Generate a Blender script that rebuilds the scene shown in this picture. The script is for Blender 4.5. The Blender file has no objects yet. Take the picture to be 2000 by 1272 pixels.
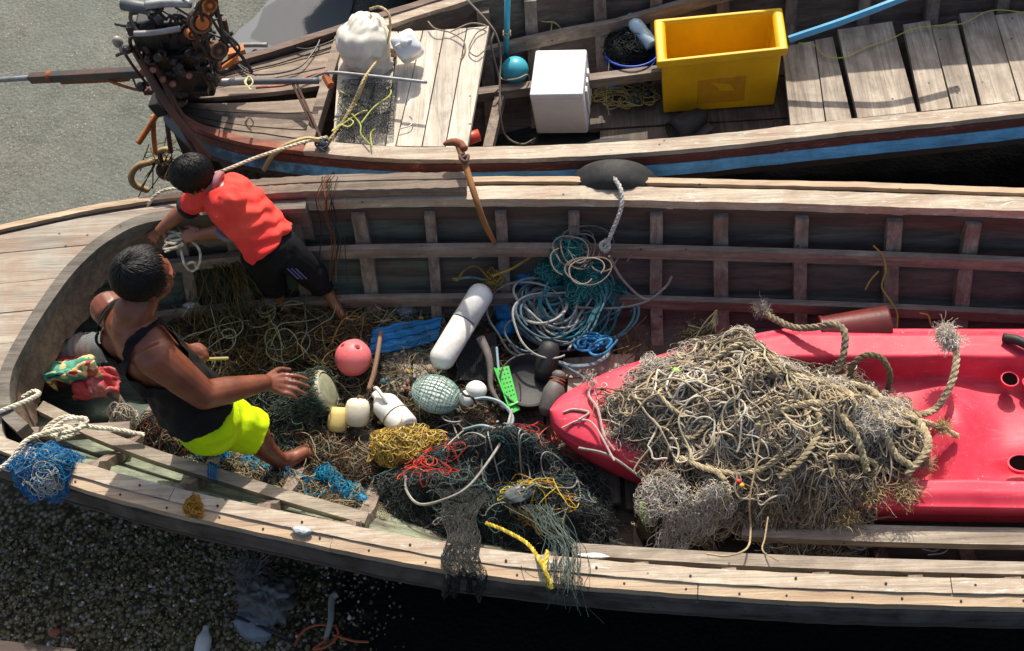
import bpy, bmesh, math, random
import numpy as np
from mathutils import Vector, Matrix

# ------------------------------------------------------------------ camera, world, sun
SC = bpy.context.scene
COL = SC.collection
RNG = np.random.default_rng(7)
random.seed(7)
FOC, CX, CY = 2500.0, 1000.0, 636.0            # focal length and centre in photo pixels
XN, YN, HC = 1230.0, 2371.0, 5.5               # vanishing point of verticals, camera height
_d = np.array([XN - CX, -(YN - CY), -FOC]); _d /= np.linalg.norm(_d)
_z = -_d
_X = np.array([1., 0, 0]); _X = _X - (_X @ _z) * _z; _X /= np.linalg.norm(_X)
_Y = np.cross(_z, _X)
RC = np.array([_X, _Y, _z])                    # world = RC @ camera
CAM = np.array([0, 0, HC])

def P(px, py, z):
    """where a point of height z seen at a photo pixel stands in the world"""
    v = RC @ np.array([px - CX, -(py - CY), -FOC])
    return CAM + v * ((z - HC) / v[2])

cam = bpy.data.objects.new('camera', bpy.data.cameras.new('camera'))
COL.objects.link(cam)
cam.data.sensor_width = 36.0
cam.data.lens = FOC / 2000.0 * 36.0
cam.data.clip_end = 500.0
m4 = Matrix.Identity(4)
for i in range(3):
    for j in range(3):
        m4[i][j] = RC[i][j]
    m4[i][3] = CAM[i]
cam.matrix_world = m4
SC.camera = cam

SUN_EL, SUN_AZ = math.radians(48), math.radians(8)      # azimuth from +Y, negative towards -X
world = bpy.data.worlds.new('World'); SC.world = world
world.use_nodes = True
nt = world.node_tree
sky = nt.nodes.new('ShaderNodeTexSky'); sky.sky_type = 'NISHITA'; sky.sun_disc = False
sky.dust_density = 4.0; sky.ozone_density = .4; sky.sun_elevation = SUN_EL; sky.sun_rotation = SUN_AZ
bg = nt.nodes['Background']; nt.links.new(sky.outputs[0], bg.inputs[0]); bg.inputs[1].default_value = 0.14
sun = bpy.data.objects.new('sun', bpy.data.lights.new('sun', 'SUN')); COL.objects.link(sun)
sun.data.energy = 4.4; sun.data.angle = math.radians(0.6); sun.data.color = (1.0, 0.93, 0.82)
sdir = Vector((math.sin(SUN_AZ) * math.cos(SUN_EL), math.cos(SUN_AZ) * math.cos(SUN_EL), math.sin(SUN_EL)))
sun.rotation_euler = (-sdir).to_track_quat('-Z', 'Y').to_euler()
SC.view_settings.view_transform = 'Standard'; SC.view_settings.look = 'None'
SC.view_settings.exposure = 0.32; SC.view_settings.gamma = 1.0
SC.render.engine = 'CYCLES'
SC.cycles.max_bounces = 5; SC.cycles.diffuse_bounces = 2; SC.cycles.transparent_max_bounces = 8

# ------------------------------------------------------------------ materials
def lin(c):
    return tuple((x / 12.92 if x <= .04045 else ((x + .055) / 1.055) ** 2.4) for x in (v / 255. for v in c))

class Mat:
    def __init__(s, name):
        s.m = bpy.data.materials.new(name); s.m.use_nodes = True
        s.t = s.m.node_tree; s.b = s.t.nodes['Principled BSDF']; s.co = None
    def n(s, typ, **kw):
        nd = s.t.nodes.new(typ)
        for k, v in kw.items():
            setattr(nd, k, v)
        return nd
    def l(s, a, b): s.t.links.new(a, b)
    def coord(s, scale=(1, 1, 1), rot=(0, 0, 0)):
        if s.co is None: s.co = s.n('ShaderNodeTexCoord')
        mp = s.n('ShaderNodeMapping'); mp.inputs['Scale'].default_value = scale; mp.inputs['Rotation'].default_value = rot
        s.l(s.co.outputs['Object'], mp.inputs[0]); return mp.outputs[0]
    def noise(s, scale, detail=6, rough=.6, vec=None, dist=0):
        nd = s.n('ShaderNodeTexNoise'); nd.inputs['Scale'].default_value = scale
        nd.inputs['Detail'].default_value = detail; nd.inputs['Roughness'].default_value = rough
        nd.inputs['Distortion'].default_value = dist
        s.l(vec if vec is not None else s.coord(), nd.inputs['Vector']); return nd.outputs[0]
    def ramp(s, fac, stops, interp='LINEAR'):
        r = s.n('ShaderNodeValToRGB'); r.color_ramp.interpolation = interp
        e = r.color_ramp.elements
        while len(e) < len(stops): e.new(.5)
        for i, (p, c) in enumerate(stops):
            e[i].position = p
            e[i].color = (c if len(c) == 4 else (*c, 1)) if not isinstance(c, (int, float)) else (c, c, c, 1)
        s.l(fac, r.inputs[0]); return r.outputs[0]
    def mix(s, fac, a, b, mode='MIX'):
        x = s.n('ShaderNodeMix', data_type='RGBA', blend_type=mode)
        for inp, v in ((0, fac), (6, a), (7, b)):
            if hasattr(v, 'is_linked'): s.l(v, x.inputs[inp])
            elif inp == 0: x.inputs[0].default_value = v
            else: x.inputs[inp].default_value = (*v[:3], 1)
        return x.outputs[2]
    def math(s, op, a, b=0.):
        x = s.n('ShaderNodeMath', operation=op)
        for i, v in ((0, a), (1, b)):
            if hasattr(v, 'is_linked'): s.l(v, x.inputs[i])
            else: x.inputs[i].default_value = v
        return x.outputs[0]
    def bump(s, h, strength=.4, dist=.01):
        b = s.n('ShaderNodeBump'); b.inputs['Strength'].default_value = strength; b.inputs['Distance'].default_value = dist
        s.l(h, b.inputs['Height']); s.l(b.outputs[0], s.b.inputs['Normal'])
    def col(s, c):
        if hasattr(c, 'is_linked'): s.l(c, s.b.inputs['Base Color'])
        else: s.b.inputs['Base Color'].default_value = (*c[:3], 1)
    def rough(s, r):
        if hasattr(r, 'is_linked'): s.l(r, s.b.inputs['Roughness'])
        else: s.b.inputs['Roughness'].default_value = r
    def island(s):
        g = s.n('ShaderNodeNewGeometry'); return g.outputs['Random Per Island']

def wood(name, light, dark, axis='x', stain=None, stain_amt=.45, crack=.75, rough=.75, var=.35, fleck=None):
    m = Mat(name)
    st = {'x': (1.2, 26, 26), 'y': (26, 1.2, 26), 'z': (26, 26, 1.2)}[axis]
    fn = {'x': (3, 190, 190), 'y': (190, 3, 190), 'z': (190, 190, 3)}[axis]
    a = m.noise(1.0, 8, .65, m.coord(st), .6)
    c = m.ramp(a, [(.28, lin(dark)), (.5, tuple((x + y) / 2 for x, y in zip(lin(light), lin(dark)))), (.72, lin(light))])
    f = m.noise(1.0, 4, .6, m.coord(fn))
    lines = m.ramp(f, [(.32, .35), (.46, 1.)])
    c = m.mix(crack, c, lines, 'MULTIPLY')
    b = m.noise(5.5, 8, .7)
    bm = m.ramp(b, [(.38, 1.), (.62, .0)])
    pt_ = {'x': (2.2, 15, 15), 'y': (15, 2.2, 15), 'z': (15, 15, 2.2)}[axis]
    pn = m.noise(1.0, 9, .75, m.coord(pt_), 1.0)
    c = m.mix(m.ramp(pn, [(.50, 0.), (.66, .7)]), c, tuple(v * .62 + .02 for v in lin(dark)))
    c = m.mix(m.ramp(pn, [(.30, .55), (.42, 0.)]), c, tuple(min(1, v * 1.12) for v in lin(light)))
    if stain:
        c = m.mix(m.math('MULTIPLY', bm, stain_amt), c, lin(stain))
    if fleck:
        q = m.noise(1.0, 8, .8, m.coord({'x': (9, 40, 40), 'y': (40, 9, 40), 'z': (40, 40, 9)}[axis]), .8)
        c = m.mix(m.ramp(q, [(.56, 0.), (.66, .75)]), c, lin(fleck))
    v = m.math('ADD', m.math('MULTIPLY', m.island(), var), 1 - var * .6)
    c = m.mix(1., c, v, 'MULTIPLY')
    # nail heads and knots: small dark dots with a place of their own
    vo = m.n('ShaderNodeTexVoronoi'); vo.inputs['Scale'].default_value = 9.0; m.l(m.coord(), vo.inputs['Vector'])
    c = m.mix(m.ramp(vo.outputs['Distance'], [(.045, .85), (.075, 0.)]), c, (.02, .014, .01))
    m.col(c); m.rough(rough)
    m.bump(m.math('ADD', m.math('MULTIPLY', f, .5), a), .55, .006)
    return m.m

def plain(name, col, rough=.5, dirt=None, amt=.4, scale=14, bump=.15, spec=.5, sss=0, var=0., metal=0., bscale=60):
    m = Mat(name)
    c = lin(col)
    nz = m.noise(scale, 8, .7)
    x = m.ramp(nz, [(.3, tuple(v * .86 for v in c)), (.7, c)])
    if dirt:
        n2 = m.noise(scale * .45, 9, .75)
        x = m.mix(m.math('MULTIPLY', m.ramp(n2, [(.46, 0.), (.66, 1.)]), amt), x, lin(dirt))
    if var:
        x = m.mix(1., x, m.math('ADD', m.math('MULTIPLY', m.island(), var), 1 - var * .6), 'MULTIPLY')
    m.col(x); m.rough(rough); m.b.inputs['Specular IOR Level'].default_value = spec
    m.b.inputs['Metallic'].default_value = metal
    if bump: m.bump(m.noise(bscale, 6, .6), bump, .004)
    return m.m

def strandmat(name, cols, rough=.85, speck=True):
    """one colour per strand, taken from a list, with dirt along it"""
    m = Mat(name)
    n = len(cols)
    c = m.ramp(m.island(), [(i / n, lin(k)) for i, k in enumerate(cols)], 'CONSTANT')
    d = m.ramp(m.noise(22, 6, .7), [(.35, .5), (.62, 1.)])
    c = m.mix(.8, c, d, 'MULTIPLY')
    m.col(c); m.rough(rough); m.b.inputs['Specular IOR Level'].default_value = .2
    if speck: m.bump(m.noise(260, 2, .5), .5, .003)
    return m.m

def glassy(name, col, rough=.12, trans=.85, alpha=1.):
    m = Mat(name); m.col(lin(col)); m.rough(rough)
    m.b.inputs['Transmission Weight'].default_value = trans; m.b.inputs['IOR'].default_value = 1.15
    m.bump(m.noise(18, 3, .5), .3, .01)
    return m.m

M = {}
M['wood_top'] = wood('sunbleached_wood', (206, 194, 172), (150, 136, 116), 'x', (142, 106, 80), .45, .7, fleck=(222, 218, 208))
M['wood_trim'] = wood('bare_trim_wood', (200, 180, 150), (146, 122, 98), 'x', (170, 136, 102), .4, .65)
M['wood_dark'] = wood('dark_wet_wood', (96, 80, 70), (46, 38, 33), 'x', (74, 56, 48), .5, .6)
M['wood_rib'] = wood('grey_rib_wood', (168, 152, 136), (92, 78, 68), 'z', (80, 54, 44), .5, .6)
M['wood_string'] = wood('grey_stringer_wood', (168, 154, 140), (104, 90, 80), 'x', (84, 66, 58), .5, .6)
M['wood_deck'] = wood('silvery_deck_wood', (190, 184, 168), (136, 128, 114), 'x', (150, 112, 84), .5, .65)
M['wood_cross'] = wood('pale_cross_planks', (222, 212, 194), (166, 154, 138), 'y', (120, 106, 92), .35, .6)
M['wood_grey'] = wood('grey_cross_planks', (204, 192, 172), (130, 116, 102), 'y', (96, 80, 68), .5, .65)
M['wood_floor'] = wood('dirty_floor_planks', (132, 118, 104), (66, 58, 50), 'y', (50, 40, 34), .6, .6)
M['wood_stern'] = wood('stern_deck_wood', (172, 154, 132), (104, 90, 78), 'x', (84, 66, 54), .5, .7)
def patch(mat, fn):
    t = mat.node_tree; b = t.nodes['Principled BSDF']; old = b.inputs['Base Color'].links[0].from_socket
    m = Mat.__new__(Mat); m.m = mat; m.t = t; m.b = b; m.co = None
    m.col(fn(m, old)); return mat
def oil_and_shade(m, old):  # oil stain together with the engine's shadow, painted into the deck colour
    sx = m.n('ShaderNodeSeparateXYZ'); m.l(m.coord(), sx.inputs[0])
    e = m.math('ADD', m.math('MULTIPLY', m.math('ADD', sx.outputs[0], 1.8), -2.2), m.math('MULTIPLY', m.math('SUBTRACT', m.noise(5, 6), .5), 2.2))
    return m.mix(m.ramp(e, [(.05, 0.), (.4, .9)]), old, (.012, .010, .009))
patch(M['wood_stern'], oil_and_shade)
M['wood_log'] = wood('weathered_plank_wood', (172, 156, 136), (84, 70, 58), 'x', (96, 72, 54), .5, .85)
M['hull_tar'] = wood('tarred_hull_wood', (72, 66, 62), (20, 17, 16), 'x', (118, 112, 106), .45, .7, rough=.6)
M['hull_black'] = plain('black_hull', (26, 22, 20), .7, (50, 42, 36), .5)
M['red_paint'] = wood('worn_red_paint', (132, 70, 58), (84, 44, 38), 'x', (60, 40, 34), .5, .4, rough=.55, fleck=(196, 120, 92))
M['blue_paint'] = BP = wood('worn_blue_paint', (132, 206, 244), (92, 170, 218), 'x', (40, 52, 60), .5, .4, rough=.5)

def worn(m, old):
    sx = m.n('ShaderNodeSeparateXYZ'); m.l(m.coord(), sx.inputs[0])
    e = m.math('ADD', m.math('MULTIPLY', m.math('ADD', sx.outputs[0], .9), -.8), m.math('MULTIPLY', m.math('SUBTRACT', m.noise(9, 8, .7), .5), 2.4))
    return m.mix(m.ramp(e, [(.2, 0.), (.7, .85)]), old, lin((52, 62, 68)))
patch(M['blue_paint'], worn)
def hull_inner():
    m = Mat('green_painted_planking')
    a = m.noise(1.0, 8, .65, m.coord((1.5, 20, 20)), .6)
    w = m.ramp(a, [(.3, lin((48, 41, 37))), (.7, lin((100, 90, 81)))])
    g = m.ramp(a, [(.3, lin((50, 72, 64))), (.7, lin((92, 118, 104)))])
    pale = m.ramp(a, [(.3, lin((104, 112, 88))), (.7, lin((172, 178, 146)))])
    sx = m.n('ShaderNodeSeparateXYZ'); m.l(m.coord(), sx.inputs[0])
    n = m.noise(4.5, 9, .7)
    e = m.math('SUBTRACT', m.math('SUBTRACT', n, .22), m.math('MULTIPLY', m.math('ADD', sx.outputs[0], 1.2), .22))
    c = m.mix(m.ramp(e, [(.16, 0.), (.36, .55)]), w, g)
    yy = m.ramp(m.math('SUBTRACT', 2.95, m.math('ADD', sx.outputs[1], m.math('MULTIPLY', sx.outputs[0], .1))), [(.1, 0.), (.25, .9)])
    e2 = m.ramp(m.math('MULTIPLY', sx.outputs[0], -1.), [(.3, 0.), (.7, 1.)])
    c = m.mix(m.math('MULTIPLY', m.math('MULTIPLY', yy, e2), m.ramp(n, [(.36, .0), (.56, .85)])), c, pale)
    f = m.noise(1.0, 4, .6, m.coord((3, 170, 170)))
    c = m.mix(.6, c, m.ramp(f, [(.32, .3), (.46, 1.)]), 'MULTIPLY')
    m.col(c); m.rough(.7); m.bump(m.math('ADD', f, a), .5, .006); return m.m
M['hull_in'] = hull_inner()

def ground_mat():
    m = Mat('mud_and_shell_gravel')
    sx = m.n('ShaderNodeSeparateXYZ'); m.l(m.coord(), sx.inputs[0])
    x, y = sx.outputs[0], sx.outputs[1]
    mud = m.ramp(m.noise(6, 10, .75), [(.3, lin((82, 83, 76))), (.7, lin((113, 114, 105)))])
    mud = m.mix(.75, mud, m.ramp(m.noise(70, 5, .7), [(.33, .45), (.5, 1.), (.68, 1.25)]), 'MULTIPLY')
    sp = m.n('ShaderNodeTexVoronoi'); sp.inputs['Scale'].default_value = 52; m.l(m.coord(), sp.inputs['Vector'])
    spk = m.ramp(sp.outputs['Distance'], [(.14, 1.), (.24, 0.)])
    spm = m.mix(m.ramp(m.noise(40, 2), [(.45, 0.), (.55, 1.)]), lin((34, 36, 32)), lin((170, 166, 150)))
    mud = m.mix(m.math('MULTIPLY', spk, .7), mud, spm)
    vo = m.n('ShaderNodeTexVoronoi'); vo.inputs['Scale'].default_value = 42; m.l(m.coord(), vo.inputs['Vector'])
    sep = m.n('ShaderNodeSeparateColor'); m.l(vo.outputs['Color'], sep.inputs[0])
    gr = m.ramp(sep.outputs[0], [(0., lin((98, 86, 58))), (.35, lin((136, 120, 84))), (.65, lin((156, 140, 104))), (.9, lin((186, 176, 156)))])
    gr = m.mix(m.ramp(vo.outputs['Distance'], [(.3, 0.), (.6, .85)]), gr, lin((40, 36, 28)))
    wet = lin((14, 13, 12))  # wet mud, with the deep shade round the hulls painted in
    near = m.ramp(m.math('ADD', m.math('MULTIPLY', y, .25), m.math('MULTIPLY', m.noise(3, 4), .15)), [(.78, 1.), (.9, 0.)])
    mud = m.mix(m.ramp(m.noise(1.6, 5), [(.4, 0.), (.65, .35)]), mud, lin((96, 104, 100)))
    c = m.mix(near, mud, gr)
    rt = m.ramp(m.math('ADD', m.math('ADD', m.math('MULTIPLY', x, .3), .75), m.math('MULTIPLY', m.noise(2.2, 6), .4)), [(.44, 0.), (.62, 1.)])
    c = m.mix(rt, c, wet)
    m.col(c); m.rough(m.ramp(m.noise(3, 5), [(.35, .6), (.65, .95)])); m.b.inputs['Specular IOR Level'].default_value = .15
    h = m.math('ADD', m.math('MULTIPLY', m.noise(30, 8, .7), .6), m.math('MULTIPLY', vo.outputs['Distance'], -.8))
    m.bump(h, .5, .012); return m.m
M['ground'] = ground_mat()

# ------------------------------------------------------------------ mesh helpers
class MB:
    """collects shapes; build() links them as ONE mesh object"""
    def __init__(s): s.V = []; s.Q = []; s.T = []; s.N = []; s.n = 0
    def add(s, v, quads=None, tris=None, ngons=None):
        v = np.asarray(v, float); o = s.n
        s.V.append(v); s.n += len(v)
        if quads is not None and len(quads): s.Q.append(np.asarray(quads, int) + o)
        if tris is not None and len(tris): s.T.append(np.asarray(tris, int) + o)
        if ngons: s.N += [[i + o for i in f] for f in ngons]
        return s
    def mesh(s, name):
        me = bpy.data.meshes.new(name)
        V = np.concatenate(s.V) if s.V else np.zeros((0, 3))
        Q = np.concatenate(s.Q) if s.Q else np.zeros((0, 4), int)
        T = np.concatenate(s.T) if s.T else np.zeros((0, 3), int)
        lp = np.concatenate([Q.ravel(), T.ravel()] + [np.array(f) for f in s.N]).astype(np.int32)
        cnt = np.concatenate([np.full(len(Q), 4), np.full(len(T), 3), np.array([len(f) for f in s.N], int)]).astype(np.int32)
        st = np.concatenate([[0], np.cumsum(cnt)[:-1]]).astype(np.int32) if len(cnt) else cnt
        me.vertices.add(len(V)); me.vertices.foreach_set('co', V.astype(np.float32).ravel())
        me.loops.add(len(lp)); me.loops.foreach_set('vertex_index', lp)
        me.polygons.add(len(cnt)); me.polygons.foreach_set('loop_start', st); me.polygons.foreach_set('loop_total', cnt)
        me.update(calc_edges=True); me.validate(); return me
    def build(s, name, mat, parent=None, smooth=False, bevel=0):
        return link(s.mesh(name), name, mat, parent, smooth, bevel)
    # ---- shapes
    def box(s, c, size, R=None):
        h = np.array(size) / 2.
        v = np.array([[a, b, d] for a in (-1, 1) for b in (-1, 1) for d in (-1, 1)]) * h
        if R is not None: v = v @ np.asarray(R).T
        return s.add(v + np.array(c), [[0, 1, 3, 2], [4, 6, 7, 5], [0, 4, 5, 1], [2, 3, 7, 6], [0, 2, 6, 4], [1, 5, 7, 3]])
    def beam(s, p0, p1, w, h, up=(0, 0, 1)):
        p0, p1 = np.array(p0, float), np.array(p1, float)
        t = p1 - p0; L = np.linalg.norm(t); t /= L
        u = np.array(up, float); sd = np.cross(u, t); sd /= np.linalg.norm(sd); u = np.cross(t, sd)
        return s.box((p0 + p1) / 2, (L, w, h), np.array([t, sd, u]).T)
    def tubes(s, A, r, k=6, caps=True):
        """A: (N,K,3) paths, r: scalar, (K,) or (N,K) radii"""
        A = np.asarray(A, float)
        if A.ndim == 2: A = A[None]
        N, K, _ = A.shape
        T = np.gradient(A, axis=1); T /= np.linalg.norm(T, axis=2, keepdims=True) + 1e-12
        ref = np.zeros_like(T); ref[:] = (0.31, 0.17, 0.93)
        bad = np.abs((T * ref).sum(2)) > .96
        ref[bad] = (.9, .3, .1)
        # keep one reference along a path so that rings do not jump
        anyb = bad.any(axis=1)
        if anyb.any():
            mt = np.abs(T[anyb]).mean(axis=1); ax = np.argmin(mt, axis=1)
            ref[anyb] = np.eye(3)[ax][:, None, :]
        U = np.cross(T, ref); U /= np.linalg.norm(U, axis=2, keepdims=True) + 1e-9
        W = np.cross(T, U)
        R = np.broadcast_to(np.asarray(r, float), (N, K))[..., None, None]
        a = np.arange(k) * 2 * math.pi / k
        ring = U[:, :, None, :] * np.cos(a)[None, None, :, None] + W[:, :, None, :] * np.sin(a)[None, None, :, None]
        V = (A[:, :, None, :] + R * ring).reshape(-1, 3)
        b = (np.arange(N) * K * k)[:, None, None] + (np.arange(K - 1) * k)[None, :, None]
        j = np.arange(k)[None, None, :]; j2 = (j + 1) % k
        Q = np.stack([b + j, b + j2, b + k + j2, b + k + j], -1).reshape(-1, 4)
        ng = []
        if caps and k > 2 and N < 400:
            for n in range(N):
                o = n * K * k
                ng.append([o + i for i in range(k)][::-1]); ng.append([o + (K - 1) * k + i for i in range(k)])
        return s.add(V, Q, None, ng)
    def rod(s, p0, p1, r, r1=None, k=10):
        return s.tubes(np.array([p0, p1]), np.array([r, r1 if r1 is not None else r]), k)
    def loft(s, rings, cap=True):
        rings = [np.asarray(r, float) for r in rings]; k = len(rings[0]); n = len(rings)
        V = np.concatenate(rings)
        Q = [[i * k + j, i * k + (j + 1) % k, (i + 1) * k + (j + 1) % k, (i + 1) * k + j] for i in range(n - 1) for j in range(k)]
        ng = [list(range(k))[::-1], [(n - 1) * k + j for j in range(k)]] if cap else None
        return s.add(V, Q, None, ng)
    def lathe(s, prof, c, axis=(0, 0, 1), k=20, cap=True):
        """prof: [(radius, height along axis)]"""
        z = np.array(axis, float); z /= np.linalg.norm(z)
        x = np.cross(z, (0.2, .9, .1)); x /= np.linalg.norm(x); y = np.cross(z, x)
        a = np.arange(k) * 2 * math.pi / k
        return s.loft([np.array(c) + z * h + r * (np.cos(a)[:, None] * x + np.sin(a)[:, None] * y) for r, h in prof], cap)
    def grid(s, V):
        V = np.asarray(V, float); a, b = V.shape[:2]
        i = np.arange(a * b).reshape(a, b)
        Q = np.stack([i[:-1, :-1], i[1:, :-1], i[1:, 1:], i[:-1, 1:]], -1).reshape(-1, 4)
        return s.add(V.reshape(-1, 3), Q)
    def ellipsoid(s, c, r, R=None, k=16, n=12, fn=None):
        th = np.linspace(.03, math.pi - .03, n); a = np.arange(k) * 2 * math.pi / k
        rings = []
        for t in th:
            v = np.stack([np.sin(t) * np.cos(a), np.sin(t) * np.sin(a), np.full(k, -np.cos(t))], 1)
            if fn is not None: v = v * fn(v)[:, None]
            v = v * np.array(r)
            if R is not None: v = v @ np.asarray(R).T
            rings.append(v + np.array(c))
        return s.loft(rings)
    def sweep(s, curve, prof):
        """closed profile [(outward, up)] swept along a curve that keeps its own height; outward is left of travel"""
        C = np.asarray(curve, float); T = np.gradient(C, axis=0); T[:, 2] = 0
        T /= np.linalg.norm(T, axis=1, keepdims=True)
        Nn = np.stack([-T[:, 1], T[:, 0], 0 * T[:, 0]], 1)
        rings = [C + Nn * a + np.array([0, 0, 1.]) * b for a, b in prof]
        return s.loft(np.stack(rings, 1))

def link(me, name, mat, parent=None, smooth=False, bevel=0):
    o = bpy.data.objects.new(name, me); COL.objects.link(o)
    if mat is not None: me.materials.append(mat)
    me.polygons.foreach_set('use_smooth', np.full(len(me.polygons), bool(smooth)))
    if bevel:
        md = o.modifiers.new('bevel', 'BEVEL'); md.width = bevel; md.segments = 2; md.limit_method = 'ANGLE'; md.angle_limit = math.radians(40)
        me.polygons.foreach_set('use_smooth', np.ones(len(me.polygons), bool))
        wn = o.modifiers.new('wn', 'WEIGHTED_NORMAL')
    if parent is not None:
        o.parent = parent
        root = parent
        off = Vector((0, 0, 0))
        while root is not None:
            off += root.location; root = root.parent
        o.location = -off
    return o

def tag(o, label, cat, group=None, kind=None):
    o['label'] = label; o['category'] = cat
    if group: o['group'] = group
    if kind: o['kind'] = kind
    return o

def thing(name, label, cat, loc, group=None):
    o = bpy.data.objects.new(name, None); COL.objects.link(o); o.empty_display_size = .1
    o.location = Vector(tuple(float(v) for v in loc)); return tag(o, label, cat, group)

def rotm(rx, ry, rz):
    from mathutils import Euler
    return np.array(Euler((rx, ry, rz)).to_matrix())

def spline(pts, n=40, closed=False):
    """Catmull-Rom through points"""
    p = np.asarray(pts, float)
    if closed: p = np.concatenate([p[-1:], p, p[:2]])
    else: p = np.concatenate([2 * p[:1] - p[1:2], p, 2 * p[-1:] - p[-2:-1]])
    segs = len(p) - 3; t = np.linspace(0, segs - 1e-6, n); i = t.astype(int); f = (t - i)[:, None]
    a, b, c, d = p[i], p[i + 1], p[i + 2], p[i + 3]
    return .5 * (2 * b + (c - a) * f + (2 * a - 5 * b + 4 * c - d) * f ** 2 + (3 * b - a - 3 * c + d) * f ** 3)

def PS(pix, z):
    """photo pixels at heights -> world points; z scalar or list"""
    if np.isscalar(z): z = [z] * len(pix)
    return np.array([P(a, b, c) for (a, b), c in zip(pix, z)])

def rope3(mb, path, r, turns_per_m=16, k=5):
    """three-strand laid rope along a path"""
    path = np.asarray(path, float)
    L = np.linalg.norm(np.diff(path, axis=0), axis=1); s = np.concatenate([[0], np.cumsum(L)])
    n = max(12, int(s[-1] * turns_per_m * 6)); q = np.linspace(0, s[-1], n)
    A = np.stack([np.interp(q, s, path[:, i]) for i in range(3)], 1)
    T = np.gradient(A, axis=0); T /= np.linalg.norm(T, axis=1, keepdims=True) + 1e-9
    U = np.cross(T, (.2, .3, .93)); U /= np.linalg.norm(U, axis=1, keepdims=True) + 1e-9; W = np.cross(T, U)
    for j in range(3):
        ph = q * turns_per_m * 2 * math.pi + j * 2.094
        mb.tubes(A + r * .52 * (U * np.cos(ph)[:, None] + W * np.sin(ph)[:, None]), r * .56, k)
    return mb

def frizz(mb, c, d, n, L, spread, r=.0012, k=3, rng=RNG):
    """frayed fibres spilling from a rope end: loose, curled and drooping"""
    d = np.array(d, float); d /= np.linalg.norm(d); n = int(n * 1.5); K = 9
    dirs = d + rng.normal(0, spread * .75, (n, 3)); dirs /= np.linalg.norm(dirs, axis=1, keepdims=True)
    ln = rng.uniform(.2, 1., n) ** 1.3 * L; p = np.array(c) + rng.normal(0, L * .16, (n, 3)); v = dirs.copy(); A = np.zeros((n, K, 3)); w = rng.normal(0, .35, (n, 3))
    for i in range(K):
        A[:, i] = p; v = v + w * .5 + rng.normal(0, .42, (n, 3)) + np.array([0, 0, -.10]); v /= np.linalg.norm(v, axis=1, keepdims=True); p = p + v * (ln / (K - 1))[:, None]
    return mb.tubes(A, r * .62, k, False)

def walk(N, K, step, curv, rng, cx, cy, rx, ry, rot, hf, lift=.02, depth=.06, zwob=.02, ac=.93, edge=1.0, fill=.75):
    """N wandering strands of K points kept inside an ellipse; hf(x,y,q) gives the heap's top"""
    q = rng.uniform(0, 1, N) ** fill; a = rng.uniform(0, 2 * math.pi, N)
    u = q * np.cos(a) * edge; v = q * np.sin(a) * edge
    th = rng.uniform(0, 2 * math.pi, N); k0 = rng.normal(0, curv, N) * np.exp(rng.normal(-.35, .75, N)); k = k0.copy()
    o1, o2, o3 = rng.uniform(0, 6.28, 3); lim = edge * (1 + .22 * (rng.random(N) < .12) * rng.random(N))
    out = np.zeros((N, K, 3)); dz = rng.uniform(0, 1, N) * depth; wz = rng.normal(0, zwob, N); ph = rng.uniform(0, 6.28, N); fr = rng.uniform(.08, .3, N)
    ca, sa = math.cos(rot), math.sin(rot)
    for i in range(K):
        k = ac * k + (1 - ac) * k0 + rng.normal(0, curv * .45, N); th = th + (rng.random(N) < .05) * rng.normal(0, 1.1, N)
        th = th + k * step
        an = np.arctan2(v, u)
        rr = np.hypot(u, v) / (1 + .13 * np.sin(3 * an + o1) + .10 * np.sin(5 * an + o2) + .07 * np.sin(9 * an + o3))
        away = (rr > lim * .92)
        ang = np.arctan2(-v * ry, -u * rx)
        dlt = (ang - th + math.pi) % (2 * math.pi) - math.pi
        th = np.where(away, th + .45 * dlt, th)
        u = u + step * np.cos(th) / rx; v = v + step * np.sin(th) / ry
        X = u * rx; Y = v * ry
        out[:, i, 0] = cx + X * ca - Y * sa; out[:, i, 1] = cy + X * sa + Y * ca
        out[:, i, 2] = hf(out[:, i, 0], out[:, i, 1], np.minimum(np.hypot(u, v), 1.2)) + lift - dz + wz * np.sin(ph + fr * i)
    return out

def netgrid(mb, fn, nu, nv, r, rng, jit=.3, k=3):
    """knotted net: diamond strands over the surface fn(u,v)"""
    u = np.linspace(0, 1, nu); v = np.linspace(0, 1, nv)
    U, V = np.meshgrid(u, v, indexing='ij')
    U = np.clip(U + rng.normal(0, jit / nu, U.shape), 0, 1); V = np.clip(V + rng.normal(0, jit / nv, V.shape), 0, 1)
    S = fn(U, V)
    mb.tubes(S, r, k, False); mb.tubes(np.swapaxes(S, 0, 1), r, k, False); return mb

def curve_y(pts):
    p = np.array(sorted(pts)); x = p[:, 0]; y = p[:, 1]
    d = np.gradient(y, x)
    def f(q):
        q = np.asarray(q, float); i = np.clip(np.searchsorted(x, q) - 1, 0, len(x) - 2)
        h = x[i + 1] - x[i]; t = (q - x[i]) / h
        t = np.clip(t, 0, 1)
        return ((2 * t ** 3 - 3 * t ** 2 + 1) * y[i] + (t ** 3 - 2 * t ** 2 + t) * h * d[i] + (-2 * t ** 3 + 3 * t ** 2) * y[i + 1] + (t ** 3 - t ** 2) * h * d[i + 1])
    return f

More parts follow.
